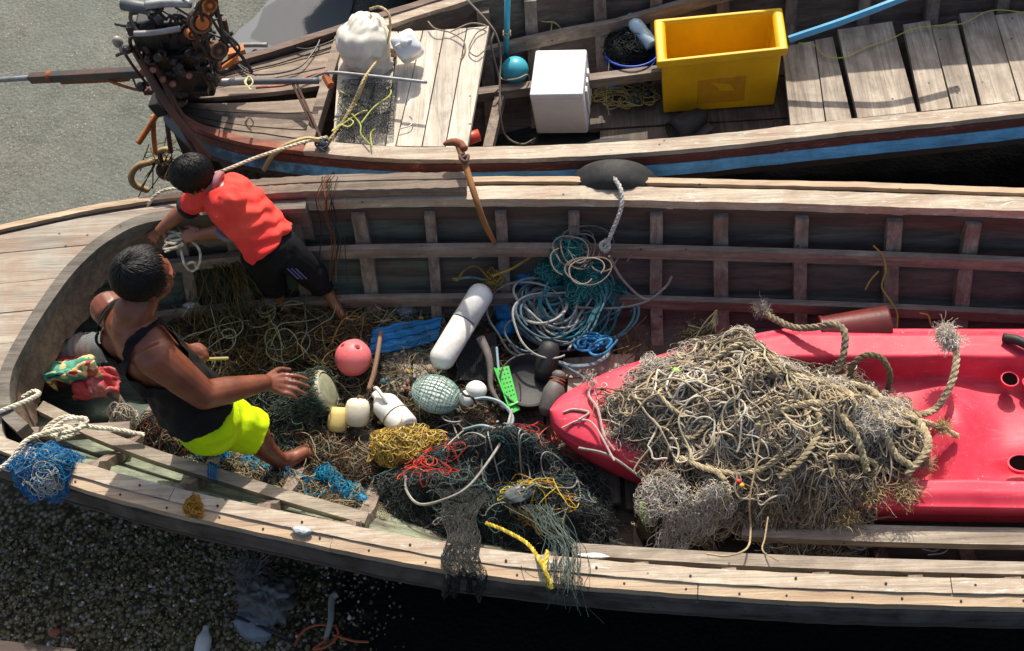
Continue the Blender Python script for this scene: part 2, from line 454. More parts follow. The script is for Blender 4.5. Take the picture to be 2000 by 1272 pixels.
# ------------------------------------------------------------------ ground
def bumpy_ground():
    mb = MB(); rng = np.random.default_rng(3)
    xs = np.concatenate([[-160, -60, -20, -9], np.linspace(-5, 5, 120), [9, 20, 60, 160]])
    ys = np.concatenate([[-60, -20, -6, 0], np.linspace(1, 8.5, 100), [12, 30, 80, 200]])
    X, Y = np.meshgrid(xs, ys, indexing='ij')
    Z = .012 * np.sin(X * 3.1 + 1.3 * np.sin(Y * 2.2)) + .01 * np.sin(Y * 4.3 + X * 1.7) + rng.normal(0, .003, X.shape)
    Z[np.abs(X) > 5] = 0
    mb.grid(np.stack([X, Y, Z - .02], -1)); o = mb.build('ground', M['ground'], None, True); o['kind'] = 'structure'
bumpy_ground()

# ------------------------------------------------------------------ boats
PROF = [(.03, 0.), (.19, .045), (.195, .058), (.34, .105), (.345, .12), (.48, .19), (.485, .205), (.60, .30), (.68, .52)]
PD = np.array([p[0] for p in PROF]); PI_ = np.array([p[1] for p in PROF])
def inset(d): return np.interp(d, PD, PI_)

class Boat:
    zf = staticmethod(lambda x: 0 * np.asarray(x, float))
    def zz(s, x, side): return s.z(x) + (s.zf(x) if side > 0 else 0)
    def __init__(s, name, label, loc, far, near, ztop, kN=lambda x: 1., kF=lambda x: 1., xr=(-4.2, 3.6)):
        s.root = thing(name, label, 'boat', loc); s.far = far; s.near = near; s.z = ztop; s.kN = kN; s.kF = kF; s.xr = xr
    def hf(s, x): return s.far(x) - .11 * np.clip(s.w(x) / .35, .1, 1)
    def hn(s, x): return s.near(x) + .11 * np.clip(s.w(x) / .35, .1, 1)
    def w(s, x): return (s.far(x) - s.near(x)) / 2
    def wall(s, x, d, side, off=0.):
        """a point on the inside planking, depth d below the gunwale, off towards the middle"""
        lim = np.maximum(s.w(x) - .06, .02)
        if side > 0: return s.hf(x) - np.minimum(inset(d) * s.kF(x) + off, lim)
        return s.hn(x) + np.minimum(inset(d) * s.kN(x) + off, lim)
    def shell(s, mat_in, mat_out, n=90):
        xs = np.linspace(*s.xr, n)
        V = []
        for x in xs:
            row = [(x, s.wall(x, d, 1), s.zz(x, 1) - d - s.zf(x) * min(d / .5, 1)) for d in PD]
            row += [(x, s.wall(x, d, -1), s.z(x) - d) for d in PD[::-1]]
            V.append(row)
        MB().grid(np.array(V)[:, ::-1]).build('inner_planking', mat_in, s.root)
        V = []
        for x in xs:
            row = [(x, s.wall(x, d, 1, -.05), max(.0, s.z(x) - d - (.03 if d > .5 else 0))) for d in PD] + [(x, (s.far(x) + s.near(x)) / 2, .06)]
            row += [(x, s.wall(x, d, -1, -.05), max(.0, s.z(x) - d - (.03 if d > .5 else 0))) for d in PD[::-1]]
            V.append(row)
        MB().grid(np.array(V)).build('hull', mat_out, s.root, True)
    def rib(s, x, side, mat, d0=.07, d1=.66, w=.06, th=.05, dx=0.):
        ds = np.linspace(d0, d1, 9); rings = []
        for d in ds:
            z = s.zz(x, side) - d - (s.zf(x) * min(d / .5, 1) if side > 0 else 0); y0 = s.wall(x, d, side, -.01); y1 = s.wall(x, d, side, th)
            xx = x + dx * (d - d0) + random.uniform(-.002, .002)
            rings.append([(xx - w / 2, y0, z), (xx + w / 2, y0, z), (xx + w / 2, y1, z), (xx - w / 2, y1, z)])
        MB().loft(rings).build('rib', mat, s.root)
    def stringer(s, x0, x1, d, side, mat, off=.055, h=.07, th=.03, n=40, lay=0.):
        xs = np.linspace(x0, x1, n); y = s.wall(xs, d, side, off)
        c = np.stack([xs, y, s.zz(xs, side) - d - (s.zf(xs) * min(d / .5, 1) if side > 0 else 0)], 1)
        sg = -side
        pr = [(0, -h / 2), (sg * (th + lay * .4), -h / 2 + lay), (sg * (th + lay), h / 2), (0, h / 2)]
        MB().sweep(c, pr).build('stringer', mat, s.root)

# near boat -----------------------------------------------------------------
Fo = curve_y([(-4.6, 3.42), (-3.6, 3.64), (-2.76, 3.84), (-2.29, 3.94), (-1.56, 4.01), (-.53, 3.99), (.83, 3.88), (1.95, 3.76), (3.8, 3.5)])
No = curve_y([(-4.6, 3.34), (-3.6, 2.99), (-2.9, 2.72), (-2.5, 2.55), (-2.15, 2.42), (-1.71, 2.28), (-1.22, 2.15), (-.61, 2.0), (.04, 1.9), (.6, 1.84), (1.51, 1.78), (3.8, 1.7)])
zb = lambda x: 1.0 + 0 * np.asarray(x, float)
near = Boat('fishing_boat', 'long weathered wooden boat loaded with nets, a kayak and two people', (0, 2.9, 0), Fo, No, zb,
            kN=lambda x: np.interp(x, [-2.6, -1.2, -.2], [2.3, 1.7, 1.0]))
near.shell(M['hull_in'], M['hull_tar'])
NB = near.root
def cw(f, x0, x1, off=0., z=1.0, n=70):
    n = max(n, int(abs(x1 - x0) * 22)); xs = np.linspace(x0, x1, n); h = (off * 53.7 + z * 11) % 6.28   # worn, slightly uneven edges
    wy = .0010 * np.sin(xs * 7.3 + h) + .0008 * np.sin(xs * 19.1 + 2 * h) + .0009 * np.sin(xs * 43. + h); wz = .0011 * np.sin(xs * 5.1 + 3 * h) + .0007 * np.sin(xs * 23. + h)
    return np.stack([xs, f(xs) + off + wy, z + wz], 1)
# far gunwale: outer strip, groove, inner strip, dark face board
MB().sweep(cw(Fo, -4.5, 3.6), [(.0, -.06), (.0, .0), (-.035, .004), (-.035, -.06)]).build('outer_rail', M['wood_trim'], NB)
MB().sweep(cw(Fo, -4.5, 3.6, -.03), [(-.006, -.06), (-.006, -.018), (-.034, -.018), (-.034, -.06)]).build('rail_groove', M['wood_dark'], NB)
MB().sweep(cw(Fo, -1.9, 3.6, -.065), [(.0, -.05), (.0, .008), (-.078, .006), (-.078, -.05)]).build('gunwale', M['wood_top'], NB)
MB().sweep(cw(Fo, -2.1, 3.6, -.128), [(.0, -.135), (.0, -.047), (-.018, -.047), (-.018, -.135)]).build('face_board', M['wood_dark'], NB)
MB().sweep(cw(Fo, -4.5, 3.6, .012), [(.0, -.17), (.0, -.062), (-.03, -.062), (-.03, -.17)]).build('rub_board', M['hull_tar'], NB)
# near gunwale: wide board, lower outer strip, dark rub board
def split(f, cuts, off, prof, name, mat, z=1.0):
    for a, b in zip(cuts[:-1], cuts[1:]):
        MB().sweep(cw(f, a + .0015, b - .0015, off, z + random.uniform(-.002, .002), 40), prof).build(name, mat, NB)
split(No, [-2.62, -1.72, 1.27, 3.6], .066, [(.0, -.045), (.0, .006), (.058, .008), (.058, -.045)], 'gunwale', M['wood_top'])
split(No, [-2.30, -1.05, .35, 3.6], .02, [(.0, -.05), (.0, -.006), (.0445, -.004), (.0445, -.05)], 'outer_rail', M['wood_trim'])
MB().sweep(cw(No, -4.4, 3.6, .0), [(.0, -.135), (.008, -.052), (.05, -.052), (.05, -.135)]).build('rub_board', M['hull_tar'], NB)
MB().sweep(cw(No, -4.4, 3.6, -.006), [(.0, -.15), (.0, -.136), (.05, -.136), (.05, -.15)]).build('rub_strip', M['wood_dark'], NB)
nail = plain('rusty_nail', (40, 28, 22), .8)
for i in range(22):
    x_ = -2.1 + .2 * i + random.uniform(-.03, .03)
    MB().lathe([(.001, -.004), (.0045, -.004), (.0045, .0018), (.001, .0022)], (x_, float(No(x_)) + .042 + random.uniform(-.008, .008), .9955), k=8).build('nail', nail, NB)
for i in range(12):
    x_ = -2.2 + .36 * i + random.uniform(-.05, .05)
    MB().lathe([(.001, -.004), (.005, -.004), (.005, .0022), (.001, .0026)], (x_, float(No(x_)) + .09 + random.uniform(-.015, .015), 1.0075), k=8).build('nail', nail, NB)
# opening of the end deck
rim = np.array([(-1.3, 3.865), (-1.59, 3.865), (-2.03, 3.83), (-2.22, 3.73), (-2.35, 3.57), (-2.44, 3.37), (-2.51, 3.15), (-2.54, 2.97), (-2.50, 2.80), (-2.40, 2.70)])
rim = spline(rim, 70)
rimz = np.concatenate([rim, np.full((70, 1), 1.0)], 1)
MB().sweep(rimz, [(-.02, -.05), (-.02, .02), (.035, .018), (.035, -.05)]).build('coaming', wood('grey_lip_wood', (138, 130, 116), (70, 64, 58), 'x', (60, 54, 48), .5, .6), NB)
def apron():
    rng = np.random.default_rng(11)
    n = 70; dep = np.repeat(rng.uniform(.09, .25, 18), 4)[:n]; dep = .65 * dep + .35 * np.interp(np.arange(n), np.arange(0, n, 10), rng.uniform(.1, .24, 7)); dep[52:] = .2
    dep += rng.uniform(-.012, .012, n)
    top = rimz[:, :3] - np.array([0, 0, .05]); T = np.gradient(rim, axis=0); T /= np.linalg.norm(T, axis=1, keepdims=True)
    nv = np.stack([-T[:, 1], T[:, 0], 0 * T[:, 0]], 1)
    a = top + nv * .02; b = a - np.array([0, 0, 1.]) * dep[:, None] + nv * .03
    a2 = a - nv * .03; b2 = b - nv * .03
    MB().loft(np.stack([a, b, b2, a2], 1)).build('deck_beam', wood('broken_beam_wood', (150, 128, 108), (84, 66, 56), 'x', (60, 46, 38), .5, .6), NB)
apron()
def end_deck():
    mb = MB(); edges = [2.45, 2.66, 2.93, 3.16, 3.33, 3.5, 3.68, 3.86, 4.02]
    rx = lambda y: np.interp(y, rim[::-1][:, 1], rim[::-1][:, 0]) if y > 2.97 else np.interp(y, [2.4, 2.66, 2.72, 2.97], [-2.62, -2.46, -2.50, -2.54])
    for a, b in zip(edges[:-1], edges[1:]):
        ys = np.linspace(a + .002, b - .002, 7); rows = []
        for y in ys:
            xr = rx(y) if y < 3.84 else -1.9
            rows.append([(x, min(max(y + .06 * (x + 2.5) * (1 if y > 3 else -1), No(x) + .015), Fo(x) - .068), 1.0 - .004 * (a * 37 % 1)) for x in np.linspace(-4.3, xr, 26)])
        mb.grid(np.array(rows)[:, ::-1])
    o = mb.build('end_deck', M['wood_deck'], NB)
    md = o.modifiers.new('thick', 'SOLIDIFY'); md.thickness = .035; md.offset = -1
end_deck()
for x in (-2.15, -1.93, -1.68, -1.38, -1.07, -.73, -.40, -.06, .32, .61, .97, 1.38, 1.72, 2.05, 2.4):
    near.rib(x, 1, M['wood_rib'], dx=random.uniform(-.04, .04), w=random.uniform(.05, .07))
for x in (-2.1, -1.72, -1.35, -1.0, -.6, -.2, .15, .48, .82, 1.17, 1.52, 1.9, 2.3):
    near.rib(x, -1, M['wood_rib'], dx=random.uniform(-.04, .04), w=random.uniform(.05, .065), th=.045)
near.stringer(-2.35, 2.8, .235, 1, M['wood_string'])
near.stringer(-2.35, 2.8, .475, 1, M['wood_string'])
def bar(pix, z, w, h):
    c = spline(PS(pix, z), 40)
    MB().sweep(c, [(-w / 2, -h), (-w / 2, 0), (w / 2, .003), (w / 2, -h)]).build('stringer', M['wood_bar'], NB)
M['wood_bar'] = wood('pale_bar_wood', (196, 184, 164), (120, 108, 94), 'x', (110, 92, 78), .5, .6)
bar([(78, 792), (180, 842), (300, 888), (420, 925), (560, 968), (716, 1012)], [.8, .8, .8, .8, .81, .82], .05, .05)
bar([(1118, 1072), (1300, 1084), (1500, 1095), (1750, 1104), (2000, 1110), (2200, 1114)], .86, .05, .06)
bar([(1450, 1029), (1500, 1034), (1750, 1043), (2000, 1048), (2200, 1050)], .56, .075, .05)
# floor planks: run across the boat at x<.3, along it elsewhere
def floor():
    mb = MB(); x = -2.2
    while x < 2.7:
        w = random.uniform(.13, .2); y0 = near.wall(x, .63, -1, .17 if x > -.7 else .02); y1 = near.wall(x, .63, 1, .02)
        mb.box((x + w / 2, (y0 + y1) / 2, .375 + random.uniform(-.006, .006)), (w - random.choice([.006, .012, .03]), y1 - y0, .025))
        x += w
    mb.build('floor_planks', M['wood_floor'], NB)
floor()
# loose timbers at the left end of the near side
mb = MB(); mb.beam(P(215, 760, .62), P(265, 838, .55), .05, .07); mb.build('frame_timber', M['wood_rib'], NB)
mb = MB(); mb.beam(P(60, 850, .8), P(255, 838, .74), .05, .05); mb.build('frame_timber', M['wood_string'], NB)

# far boat ------------------------------------------------------------------
Bn = curve_y([(-2.16, 4.66), (-2.09, 4.57), (-2.0, 4.47), (-1.8, 4.345), (-1.53, 4.25), (-1.23, 4.18), (-.34, 4.09), (.38, 4.09), (1.1, 4.14), (2.05, 4.21), (3.8, 4.4)])
Bf = curve_y([(-2.16, 4.70), (-1.77, 4.89), (-1.51, 4.98), (-1.3, 5.06), (-1.09, 5.14), (-.88, 5.22), (-.5, 5.36), (.45, 5.56), (1.3, 5.66), (2.2, 5.7), (3.8, 5.74)])
far = Boat('longtail_boat', 'wooden boat with blue and red striped side and stern engine', (0, 4.8, 0), Bf, Bn, zb, kF=lambda x: 1.0, xr=(-2.15, 3.6))
ZF = lambda x: .34 * np.clip((np.asarray(x, float) - .2) / 1.0, 0, 1)  # unseen far rail raised here to throw shade on the grey planks
far.zf = ZF
far.shell(wood('brown_planking', (128, 112, 100), (62, 52, 46), 'x', (60, 48, 40), .5, .7), M['hull_black'])
FB = far.root
def cwb(f, x0, x1, off=0., z=1.0, n=70):
    c = cw(f, x0, x1, off, z, n)
    if f is Bf: c[:, 2] += ZF(c[:, 0])
    return c
MB().sweep(cwb(Bn, -1.35, 3.6), [(.0, -.03), (.0, .0), (.075, .004), (.075, -.03)]).build('gunwale', M['wood_top'], FB)
MB().sweep(cwb(Bn, -2.12, -1.35), [(.0, -.03), (.0, .0), (.036, .004), (.036, -.03)]).build('gunwale', wood('worn_orange_rail', (206, 116, 84), (120, 66, 50), 'x', (70, 60, 54), .6, .6), FB)
MB().sweep(cwb(Bn, -2.13, 3.6, -.012), [(.0, -.078), (.003, -.031), (.05, -.031), (.05, -.078)]).build('red_strake', M['red_paint'], FB)
MB().sweep(cwb(Bn, -2.14, 3.6, -.035), [(.0, -.135), (.02, -.079), (.06, -.079), (.06, -.135)]).build('blue_strake', M['blue_paint'], FB)
MB().sweep(cwb(Bn, -2.14, 3.6, -.022), [(.0, -.19), (.002, -.137), (.06, -.137), (.06, -.19)]).build('rub_board', M['wood_dark'], FB)
MB().sweep(cwb(Bf, -2.12, 3.6), [(.0, -.06), (.0, .0), (-.045, .004), (-.045, -.06)]).build('gunwale', wood('brown_rail', (140, 116, 100), (70, 54, 46), 'x', (60, 46, 40), .5, .6), FB)
MB().sweep(cwb(Bf, -1.25, 3.6, -.047), [(.0, -.05), (.0, -.006), (-.06, -.008), (-.06, -.05)]).build('gunwale', M['wood_top'], FB)
# stern deck planks fan out from the stern post
def stern_deck():
    mb = MB(); fr = [.02, .17, .33, .47, .57, .74, .88, .985]
    for i, (a, b) in enumerate(zip(fr[:-1], fr[1:])):
        if i == 3: continue
        rows = []
        for f in np.linspace(a + .006, b - .006, 5):
            xs = np.linspace(-2.08, -1.34 + .10 * f, 24)
            rows.append([(x, (Bn(x) + .05) * (1 - f) + (Bf(x) - .05) * f, .985 - .03 * (1 - (2 * f - 1) ** 2) * 0 - .02) for x in xs])
        mb.grid(np.array(rows)[:, ::-1])
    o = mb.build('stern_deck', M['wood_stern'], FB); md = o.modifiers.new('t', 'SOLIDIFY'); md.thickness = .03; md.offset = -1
stern_deck()
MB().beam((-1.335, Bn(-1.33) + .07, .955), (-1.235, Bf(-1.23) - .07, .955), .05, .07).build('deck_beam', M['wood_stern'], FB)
# a raised coaming along the middle slot of the stern deck
def quadplank(mb, a0, a1, b0, b1, z, th):
    """plank between two edges given by photo pixels (top end, bottom end)"""
    t = [P(*q, z) for q in (a0, a1, b1, b0)]
    lo = [v - np.array([0, 0, th]) for v in t]
    mb.add(np.array(t + lo), [[0, 1, 2, 3], [7, 6, 5, 4], [0, 4, 5, 1], [1, 5, 6, 2], [2, 6, 7, 3], [3, 7, 4, 0]])
mb = MB()
e = [((664, 62), (648, 292)), ((712, 60), (690, 294)), ((778, 62), (752, 296)), ((826, 60), (770, 297)), ((868, 58), (822, 297)), ((912, 55), (868, 297)), ((956, 51), (912, 297))]
for i in range(6):
    quadplank(mb, (e[i][0][0] + 1.2, e[i][0][1]), (e[i][1][0] + 1.2, e[i][1][1]), (e[i + 1][0][0] - 1.2, e[i + 1][0][1]), (e[i + 1][1][0] - 1.2, e[i + 1][1][1]), .962 + .004 * (i % 3), .03)
mb.build('cross_deck', M['wood_cross'], FB)
mb = MB()
for a0, a1, b0, b1, z in [((1528, 92), (1546, 262), (1590, 80), (1614, 258), .6), ((1592, 78), (1617, 258), (1626, 72), (1668, 252), .605), ((1636, 58), (1680, 250), (1742, 42), (1796, 240), .61),
                          ((1764, 48), (1804, 238), (1816, 40), (1862, 232), .6), ((1820, 54), (1868, 232), (1868, 40), (1914, 226), .608), ((1874, 26), (1922, 225), (1940, 22), (1996, 216), .6), ((1944, 30), (2000, 216), (2030, 18), (2080, 212), .605), ((2036, 20), (2086, 212), (2130, 15), (2190, 205), .6)]:
    quadplank(mb, a0, a1, b0, b1, z, .03)
mb.build('cross_deck', M['wood_grey'], FB)
mb = MB()
for a0, a1, b0, b1 in [((1140, 160), (1150, 252), (1560, 150), (1560, 228)), ((1172, 255), (1172, 300), (1560, 231), (1560, 290)), ((1150, 100), (1145, 157), (1560, 90), (1560, 146))]:
    quadplank(mb, a0, a1, b0, b1, .42, .03)
mb.build('floor_planks', M['wood_floor'], FB)
for x in (-.5, -.25, .12, .42, .78, 1.15, 1.55, 1.92, 2.3, 2.7):
    far.rib(x, 1, M['wood_rib'], w=random.uniform(.055, .07))
far.stringer(-.62, 2.9, .27, 1, M['wood_string'], h=.075)
MB().beam(P(932, 186, .62), P(1300, 140, .62), .05, .06).build('thwart', M['wood_string'], FB)
MB().beam(P(980, 178, .6), P(952, 300, .6), .05, .06).build('thwart', M['wood_rib'], FB)
# bilge water
w = Mat('puddle_water'); w.col((.10, .112, .116)); w.rough(.08); w.b.inputs['Specular IOR Level'].default_value = .8; w.bump(w.noise(9, 4), .05, .02); M['puddle'] = w.m
w = Mat('bilge_water'); w.col((.02, .022, .02)); w.rough(.04); w.b.inputs['Specular IOR Level'].default_value = .6
w.bump(w.noise(5, 3), .06, .02)
M['water'] = w.m
def sheet(name, pix, z, mat):
    pts = [P(a, b, z) for a, b in pix]; mb = MB(); mb.add(np.array(pts), None, None, [list(range(len(pts)))])
    return mb.build(name, mat)
xs = np.linspace(-.62, .25, 14)
V = np.array([[(x, far.wall(x, .64, -1, .01), .37) for x in xs], [(x, far.wall(x, .64, 1, .01), .37) for x in xs]])
o = MB().grid(V[:, ::-1]).build('bilge_water', M['water']); o['kind'] = 'structure'
o = sheet('puddle_water', [tuple(q) for q in spline([(660, 80), (690, -40), (600, -90), (540, -20), (500, 30), (462, 64), (452, 96), (480, 110), (500, 96), (530, 118), (580, 112)], 60, True)[:, :2]], .008, M['puddle']); o['kind'] = 'structure'
# third boat at the top edge
third = thing('wooden_boat', 'dark brown hull at the top edge behind the plastic bag', 'boat', P(760, -30, .0))
def third_hull():
    rows = []
    for t in np.linspace(0, 1, 30):
        x = -1.95 + 5 * t; hw = .55 * (1 - (1 - min(t * 3, 1)) ** 2); cy = 6.95 + .35 * t
        base = .62 * (1 - min(t * 5, 1)) ** 1.6
        row = []
        for a in np.linspace(0, math.pi, 13):
            row.append((x + .0 * a, cy - hw * math.cos(a) * (1.0 if 1 else 0), base + (.85 - base) * (1 - math.sin(a) ** .7)))
        rows.append(row)
    MB().grid(np.array(rows)).build('hull', wood('dark_brown_hull', (84, 58, 46), (40, 28, 24), 'x', (30, 22, 18), .5, .5), third, True)
    c0 = np.array([r[0] for r in rows]); MB().sweep(c0, [(.03, -.03), (.03, .03), (-.05, .03), (-.05, -.03)]).build('gunwale', M['wood_trim'], third)
third_hull()

# ------------------------------------------------------------------ engine on the stern of the far boat
M['iron'] = plain('oily_black_iron', (24, 22, 22), .42, (80, 58, 42), .3, 22, .3, .5, bscale=90)
M['rust'] = plain('rusty_steel', (150, 84, 46), .8, (84, 46, 32), .8, 20, .4, .3)
M['orange'] = plain('chipped_orange_paint', (196, 112, 44), .6, (96, 56, 36), .7, 26, .3)
M['steel'] = plain('dull_grey_steel', (150, 152, 150), .45, (92, 84, 78), .6, 20, .2, metal=.3)
M['greypipe'] = plain('grey_pipe', (92, 96, 98), .5, (52, 50, 48), .5, 18, .2)
M['rubber'] = plain('black_rubber', (30, 30, 31), .6, (70, 66, 62), .35, 12, .3)
M['darkpole'] = plain('rusty_brown_pole', (92, 62, 48), .75, (48, 36, 32), .7, 16, .4)
def tube_px(mb, pix, z, r, n=None, k=8):
    c = PS(pix, z)
    if len(c) > 2: c = spline(c, n or 10 * len(c))
    return mb.tubes(c, r, k)
EN = thing('longtail_engine', 'greasy black car engine with orange pulleys mounted on the boat stern', 'engine', P(380, 180, 1.0))
E0 = P(378, 168, 1.08)                                  # foot of the block
def eb(dx, dy, dz): return E0 + np.array([dx, dy, dz])
mb = MB(); mb.box(eb(-.01, .02, .17), (.30, .26, .26)); mb.box(eb(.0, .02, .03), (.24, .2, .07)); mb.box(eb(-.12, .0, .18), (.10, .22, .2))
mb.box(eb(.03, -.11, .15), (.2, .05, .14)); mb.box(eb(.12, .02, .14), (.06, .2, .18))
mb.build('engine_block', M['iron'], EN, bevel=.012)
mb = MB(); mb.box(eb(-.01, .03, .35), (.33, .2, .1)); mb.box(eb(-.01, .03, .42), (.28, .14, .05)); 
mb.build('cylinder_head', plain('grimy_black_head', (38, 37, 38), .45, (22, 20, 20), .6, 20), EN, bevel=.01)
rng = np.random.default_rng(5)
for i in range(30):
    c = eb(rng.uniform(-.19, .17), rng.uniform(-.16, -.09), rng.uniform(.03, .4)); r = rng.uniform(.008, .026)
    ax = rng.normal(0, 1, 3) + np.array([0, -1.5, .6])
    MB().lathe([(r * .7, -.02), (r, 0), (r, .02), (r * .6, .028)], c, ax, 8).build('fitting', M['iron'], EN)
for i in range(14):
    MB().box(eb(rng.uniform(-.18, .16), rng.uniform(-.15, .1), rng.uniform(.08, .46)), rng.uniform(.02, .07, 3)).build('bracket_plate', M['iron'], EN, bevel=.003)
cu = plain('coppery_bolt', (158, 104, 84), .5, (60, 40, 34), .5)
for c in [(-.07, -.145, .2), (-.03, -.15, .17), (.06, -.14, .21), (-.1, -.14, .26)]:
    MB().lathe([(.012, -.02), (.016, .0), (.016, .02), (.004, .03)], eb(*c), (.1, -1, .4), 10).build('bolt', cu, EN)
def pulley(px, py, z, r, ax=(.55, -.75, .35)):
    c = P(px, py, z)
    o = MB().lathe([(r * .3, -.03), (r * .9, -.03), (r, -.024), (r * .82, -.008), (r * .82, .002), (r, .018), (r * .96, .026), (r * .78, .03), (r * .7, .012), (r * .34, .008), (r * .3, .034), (.001, .036)], c, ax, 26).build('pulley', M['orange'] if r < .04 else M['rustpulley'], EN, True)
    return c, o
M['rustpulley'] = plain('rusty_pulley', (112, 80, 56), .6, (40, 34, 30), .8, 26, .3)
c1, o1 = pulley(390, 42, 1.60, .054)
MB().lathe([(.03, .03), (.032, .04), (.012, .046), (.001, .046)], c1, (.55, -.75, .35), 16).build('hub', M['orange'], EN)
MB().tubes(np.array([c1 + np.array([.03 * math.cos(a), .03 * math.sin(a) * .5 - .02, .03 * math.sin(a) + .02]) for a in np.linspace(0, 6.28, 5)]), .006).build('hub_bolt', M['orange'], EN)
c2, o2 = pulley(406, 9, 1.70, .036)
c3, o3 = pulley(424, 97, 1.42, .042)
c4, o4 = pulley(372, 66, 1.52, .024)
mb = MB()
for a, b, r in ((c1, c2, .05), (c1, c3, .056), (c2, c3, .045)):
    d = b - a; L = np.linalg.norm(d); d /= L; ax = np.array([.55, -.75, .35]); ax /= np.linalg.norm(ax); sd = np.cross(ax, d)
    th = np.linspace(-math.pi / 2, math.pi / 2, 9)
    loop = [b + r * (sd * -math.sin(t) * -1 + d * math.cos(t)) for t in th] + [a + r * (sd * math.sin(-t) - d * math.cos(t)) for t in th]
    mb.tubes(np.array(loop + [loop[0]]), .008, 6, False)
mb.build('drive_belt', M['rubber'], EN)
mb = MB(); tube_px(mb, [(240, 8), (262, 12), (290, 18), (305, 34), (318, 52)], [1.6, 1.6, 1.58, 1.55, 1.45], .03, k=12); mb.build('exhaust_pipe', M['greypipe'], EN, True)
mb = MB(); tube_px(mb, [(284, 10), (330, 6), (372, 8)], 1.66, .02, k=12); mb.build('air_pipe', M['steel'], EN, True)
mb = MB(); tube_px(mb, [(262, 66), (300, 64), (352, 56)], 1.56, .014); mb.build('air_pipe', M['steel'], EN, True)
mb = MB(); tube_px(mb, [(300, 58), (330, 56), (352, 60)], 1.44, .03, k=12); mb.build('starter_motor', M['iron'], EN, True)
mb = MB()
for pix, z in [([(256, 24), (256, 40), (274, 66), (300, 64)], [1.6, 1.58, 1.54, 1.54]), ([(256, 26), (290, 24)], [1.5, 1.5]), ([(254, 74), (256, 90), (272, 118), (292, 160)], [1.52, 1.48, 1.38, 1.2]), ([(254, 74), (290, 70), (305, 72)], 1.4), ([(276, 74), (300, 110), (318, 160)], [1.38, 1.25, 1.05])]:
    tube_px(mb, pix, z, .0095)
mb.build('engine_frame', M['iron'], EN)
mb = MB(); rng = np.random.default_rng(6)
for i in range(46):
    a = np.array([rng.uniform(285, 440), rng.uniform(6, 120)]); b = a + rng.normal(0, 38, 2); b[1] = min(b[1] + 20, 160)
    mid = (a + b) / 2 + rng.normal(0, 12, 2)
    tube_px(mb, [a, mid, b], [1.66 - a[1] / 330, 1.66 - mid[1] / 330 + .03, 1.66 - b[1] / 330], rng.uniform(.004, .010), k=6)
tube_px(mb, [(345, 30), (352, 70), (380, 120), (412, 146)], [1.55, 1.44, 1.3, 1.14], .009); tube_px(mb, [(414, 8), (432, 50), (438, 90)], [1.55, 1.42, 1.3], .012)
tube_px(mb, [(372, 60), (400, 95), (430, 140)], [1.44, 1.34, 1.12], .007)
mb.build('hose', M['rubber'], EN)
mb = MB(); tube_px(mb, [(438, 38), (446, 70), (458, 88)], [1.4, 1.3, 1.2], .012); tube_px(mb, [(432, 52), (450, 80)], [1.36, 1.24], .016); mb.build('throttle_lever', M['darkpole'], EN)
MB().lathe([(.001, -.03), (.03, -.03), (.034, .0), (.034, .05), (.028, .055), (.001, .055)], P(343, 140, 1.16), (-.4, -.8, .3), 18).build('oil_filter', M['steel'], EN, True)
mb = MB(); mb.beam(P(412, 150, 1.1), P(460, 112, 1.14), .03, .03); mb.beam(P(444, 106, 1.15), P(478, 96, 1.15), .045, .03); mb.beam(P(404, 150, 1.1), P(440, 158, 1.06), .03, .03); mb.beam(P(452, 100, 1.15), P(462, 122, 1.12), .03, .03)
mb.beam(P(416, 152, 1.1), P(402, 172, 1.02), .03, .02)
mb.build('mount_bracket', M['orange'], EN, bevel=.003)
mb = MB(); tube_px(mb, [(444, 90), (485, 88), (522, 88)], 1.15, .013); mb.build('gear_rod', M['steel'], EN)
mb = MB(); mb.beam(P(60, 153, .8), P(280, 141, 1.05), .045, .05); mb.build('shaft_housing', plain('dark_shaft_housing', (60, 56, 54), .5, (120, 70, 44), .7, 14), EN, bevel=.006)
mb = MB(); tube_px(mb, [(-60, 160), (110, 149)], [.66, .86], .016); mb.build('propeller_shaft', M['steel'], EN, True)
mb = MB(); mb.lathe([(.02, -.02), (.032, -.012), (.032, .012), (.02, .02)], P(98, 150, .85), (1, 0, .12), 14); mb.build('collar', M['rust'], EN)
mb = MB(); mb.beam(P(118, 158, .84), P(250, 152, .98), .02, .035); tube_px(mb, [(212, 158), (240, 168), (272, 176), (300, 174)], [.95, .96, .97, 1.0], .008); mb.beam(P(258, 148, 1.0), P(266, 170, .98), .01, .01)
mb.build('shaft_brace', M['rust'], EN)
mb = MB(); mb.box(P(308, 172, .99), (.14, .07, .035)); mb.box(P(350, 168, 1.02), (.2, .1, .05)); mb.build('mount_plate', M['darkpole'], EN, bevel=.006)
mb = MB(); tube_px(mb, [(338, 168), (480, 160), (622, 158)], [1.04, 1.08, 1.1], .0165, k=12); mb.build('tiller', M['greypipe'], EN, True)
mb = MB(); tube_px(mb, [(340, 166), (480, 158)], [1.05, 1.09], .018, k=12); mb.build('tiller_sleeve', M['steel'], EN, True)
mb = MB(); tube_px(mb, [(610, 152), (640, 142), (700, 146), (834, 161)], [1.1, 1.12, 1.12, 1.12], .0085); mb.build('tiller_handle', M['steel'], EN, True)
mb = MB(); tube_px(mb, [(636, 150), (646, 168)], 1.1, .02); mb.build('tiller_clamp', M['rust'], EN)
mb = MB(); A = spline(PS([(484, 150), (478, 160), (486, 170), (494, 160), (486, 150), (480, 162), (490, 176)], 1.115), 40); mb.tubes(A, .004, 5); mb.build('twine', strandmat('pale_twine', [(206, 196, 130), (220, 212, 160)]), EN)
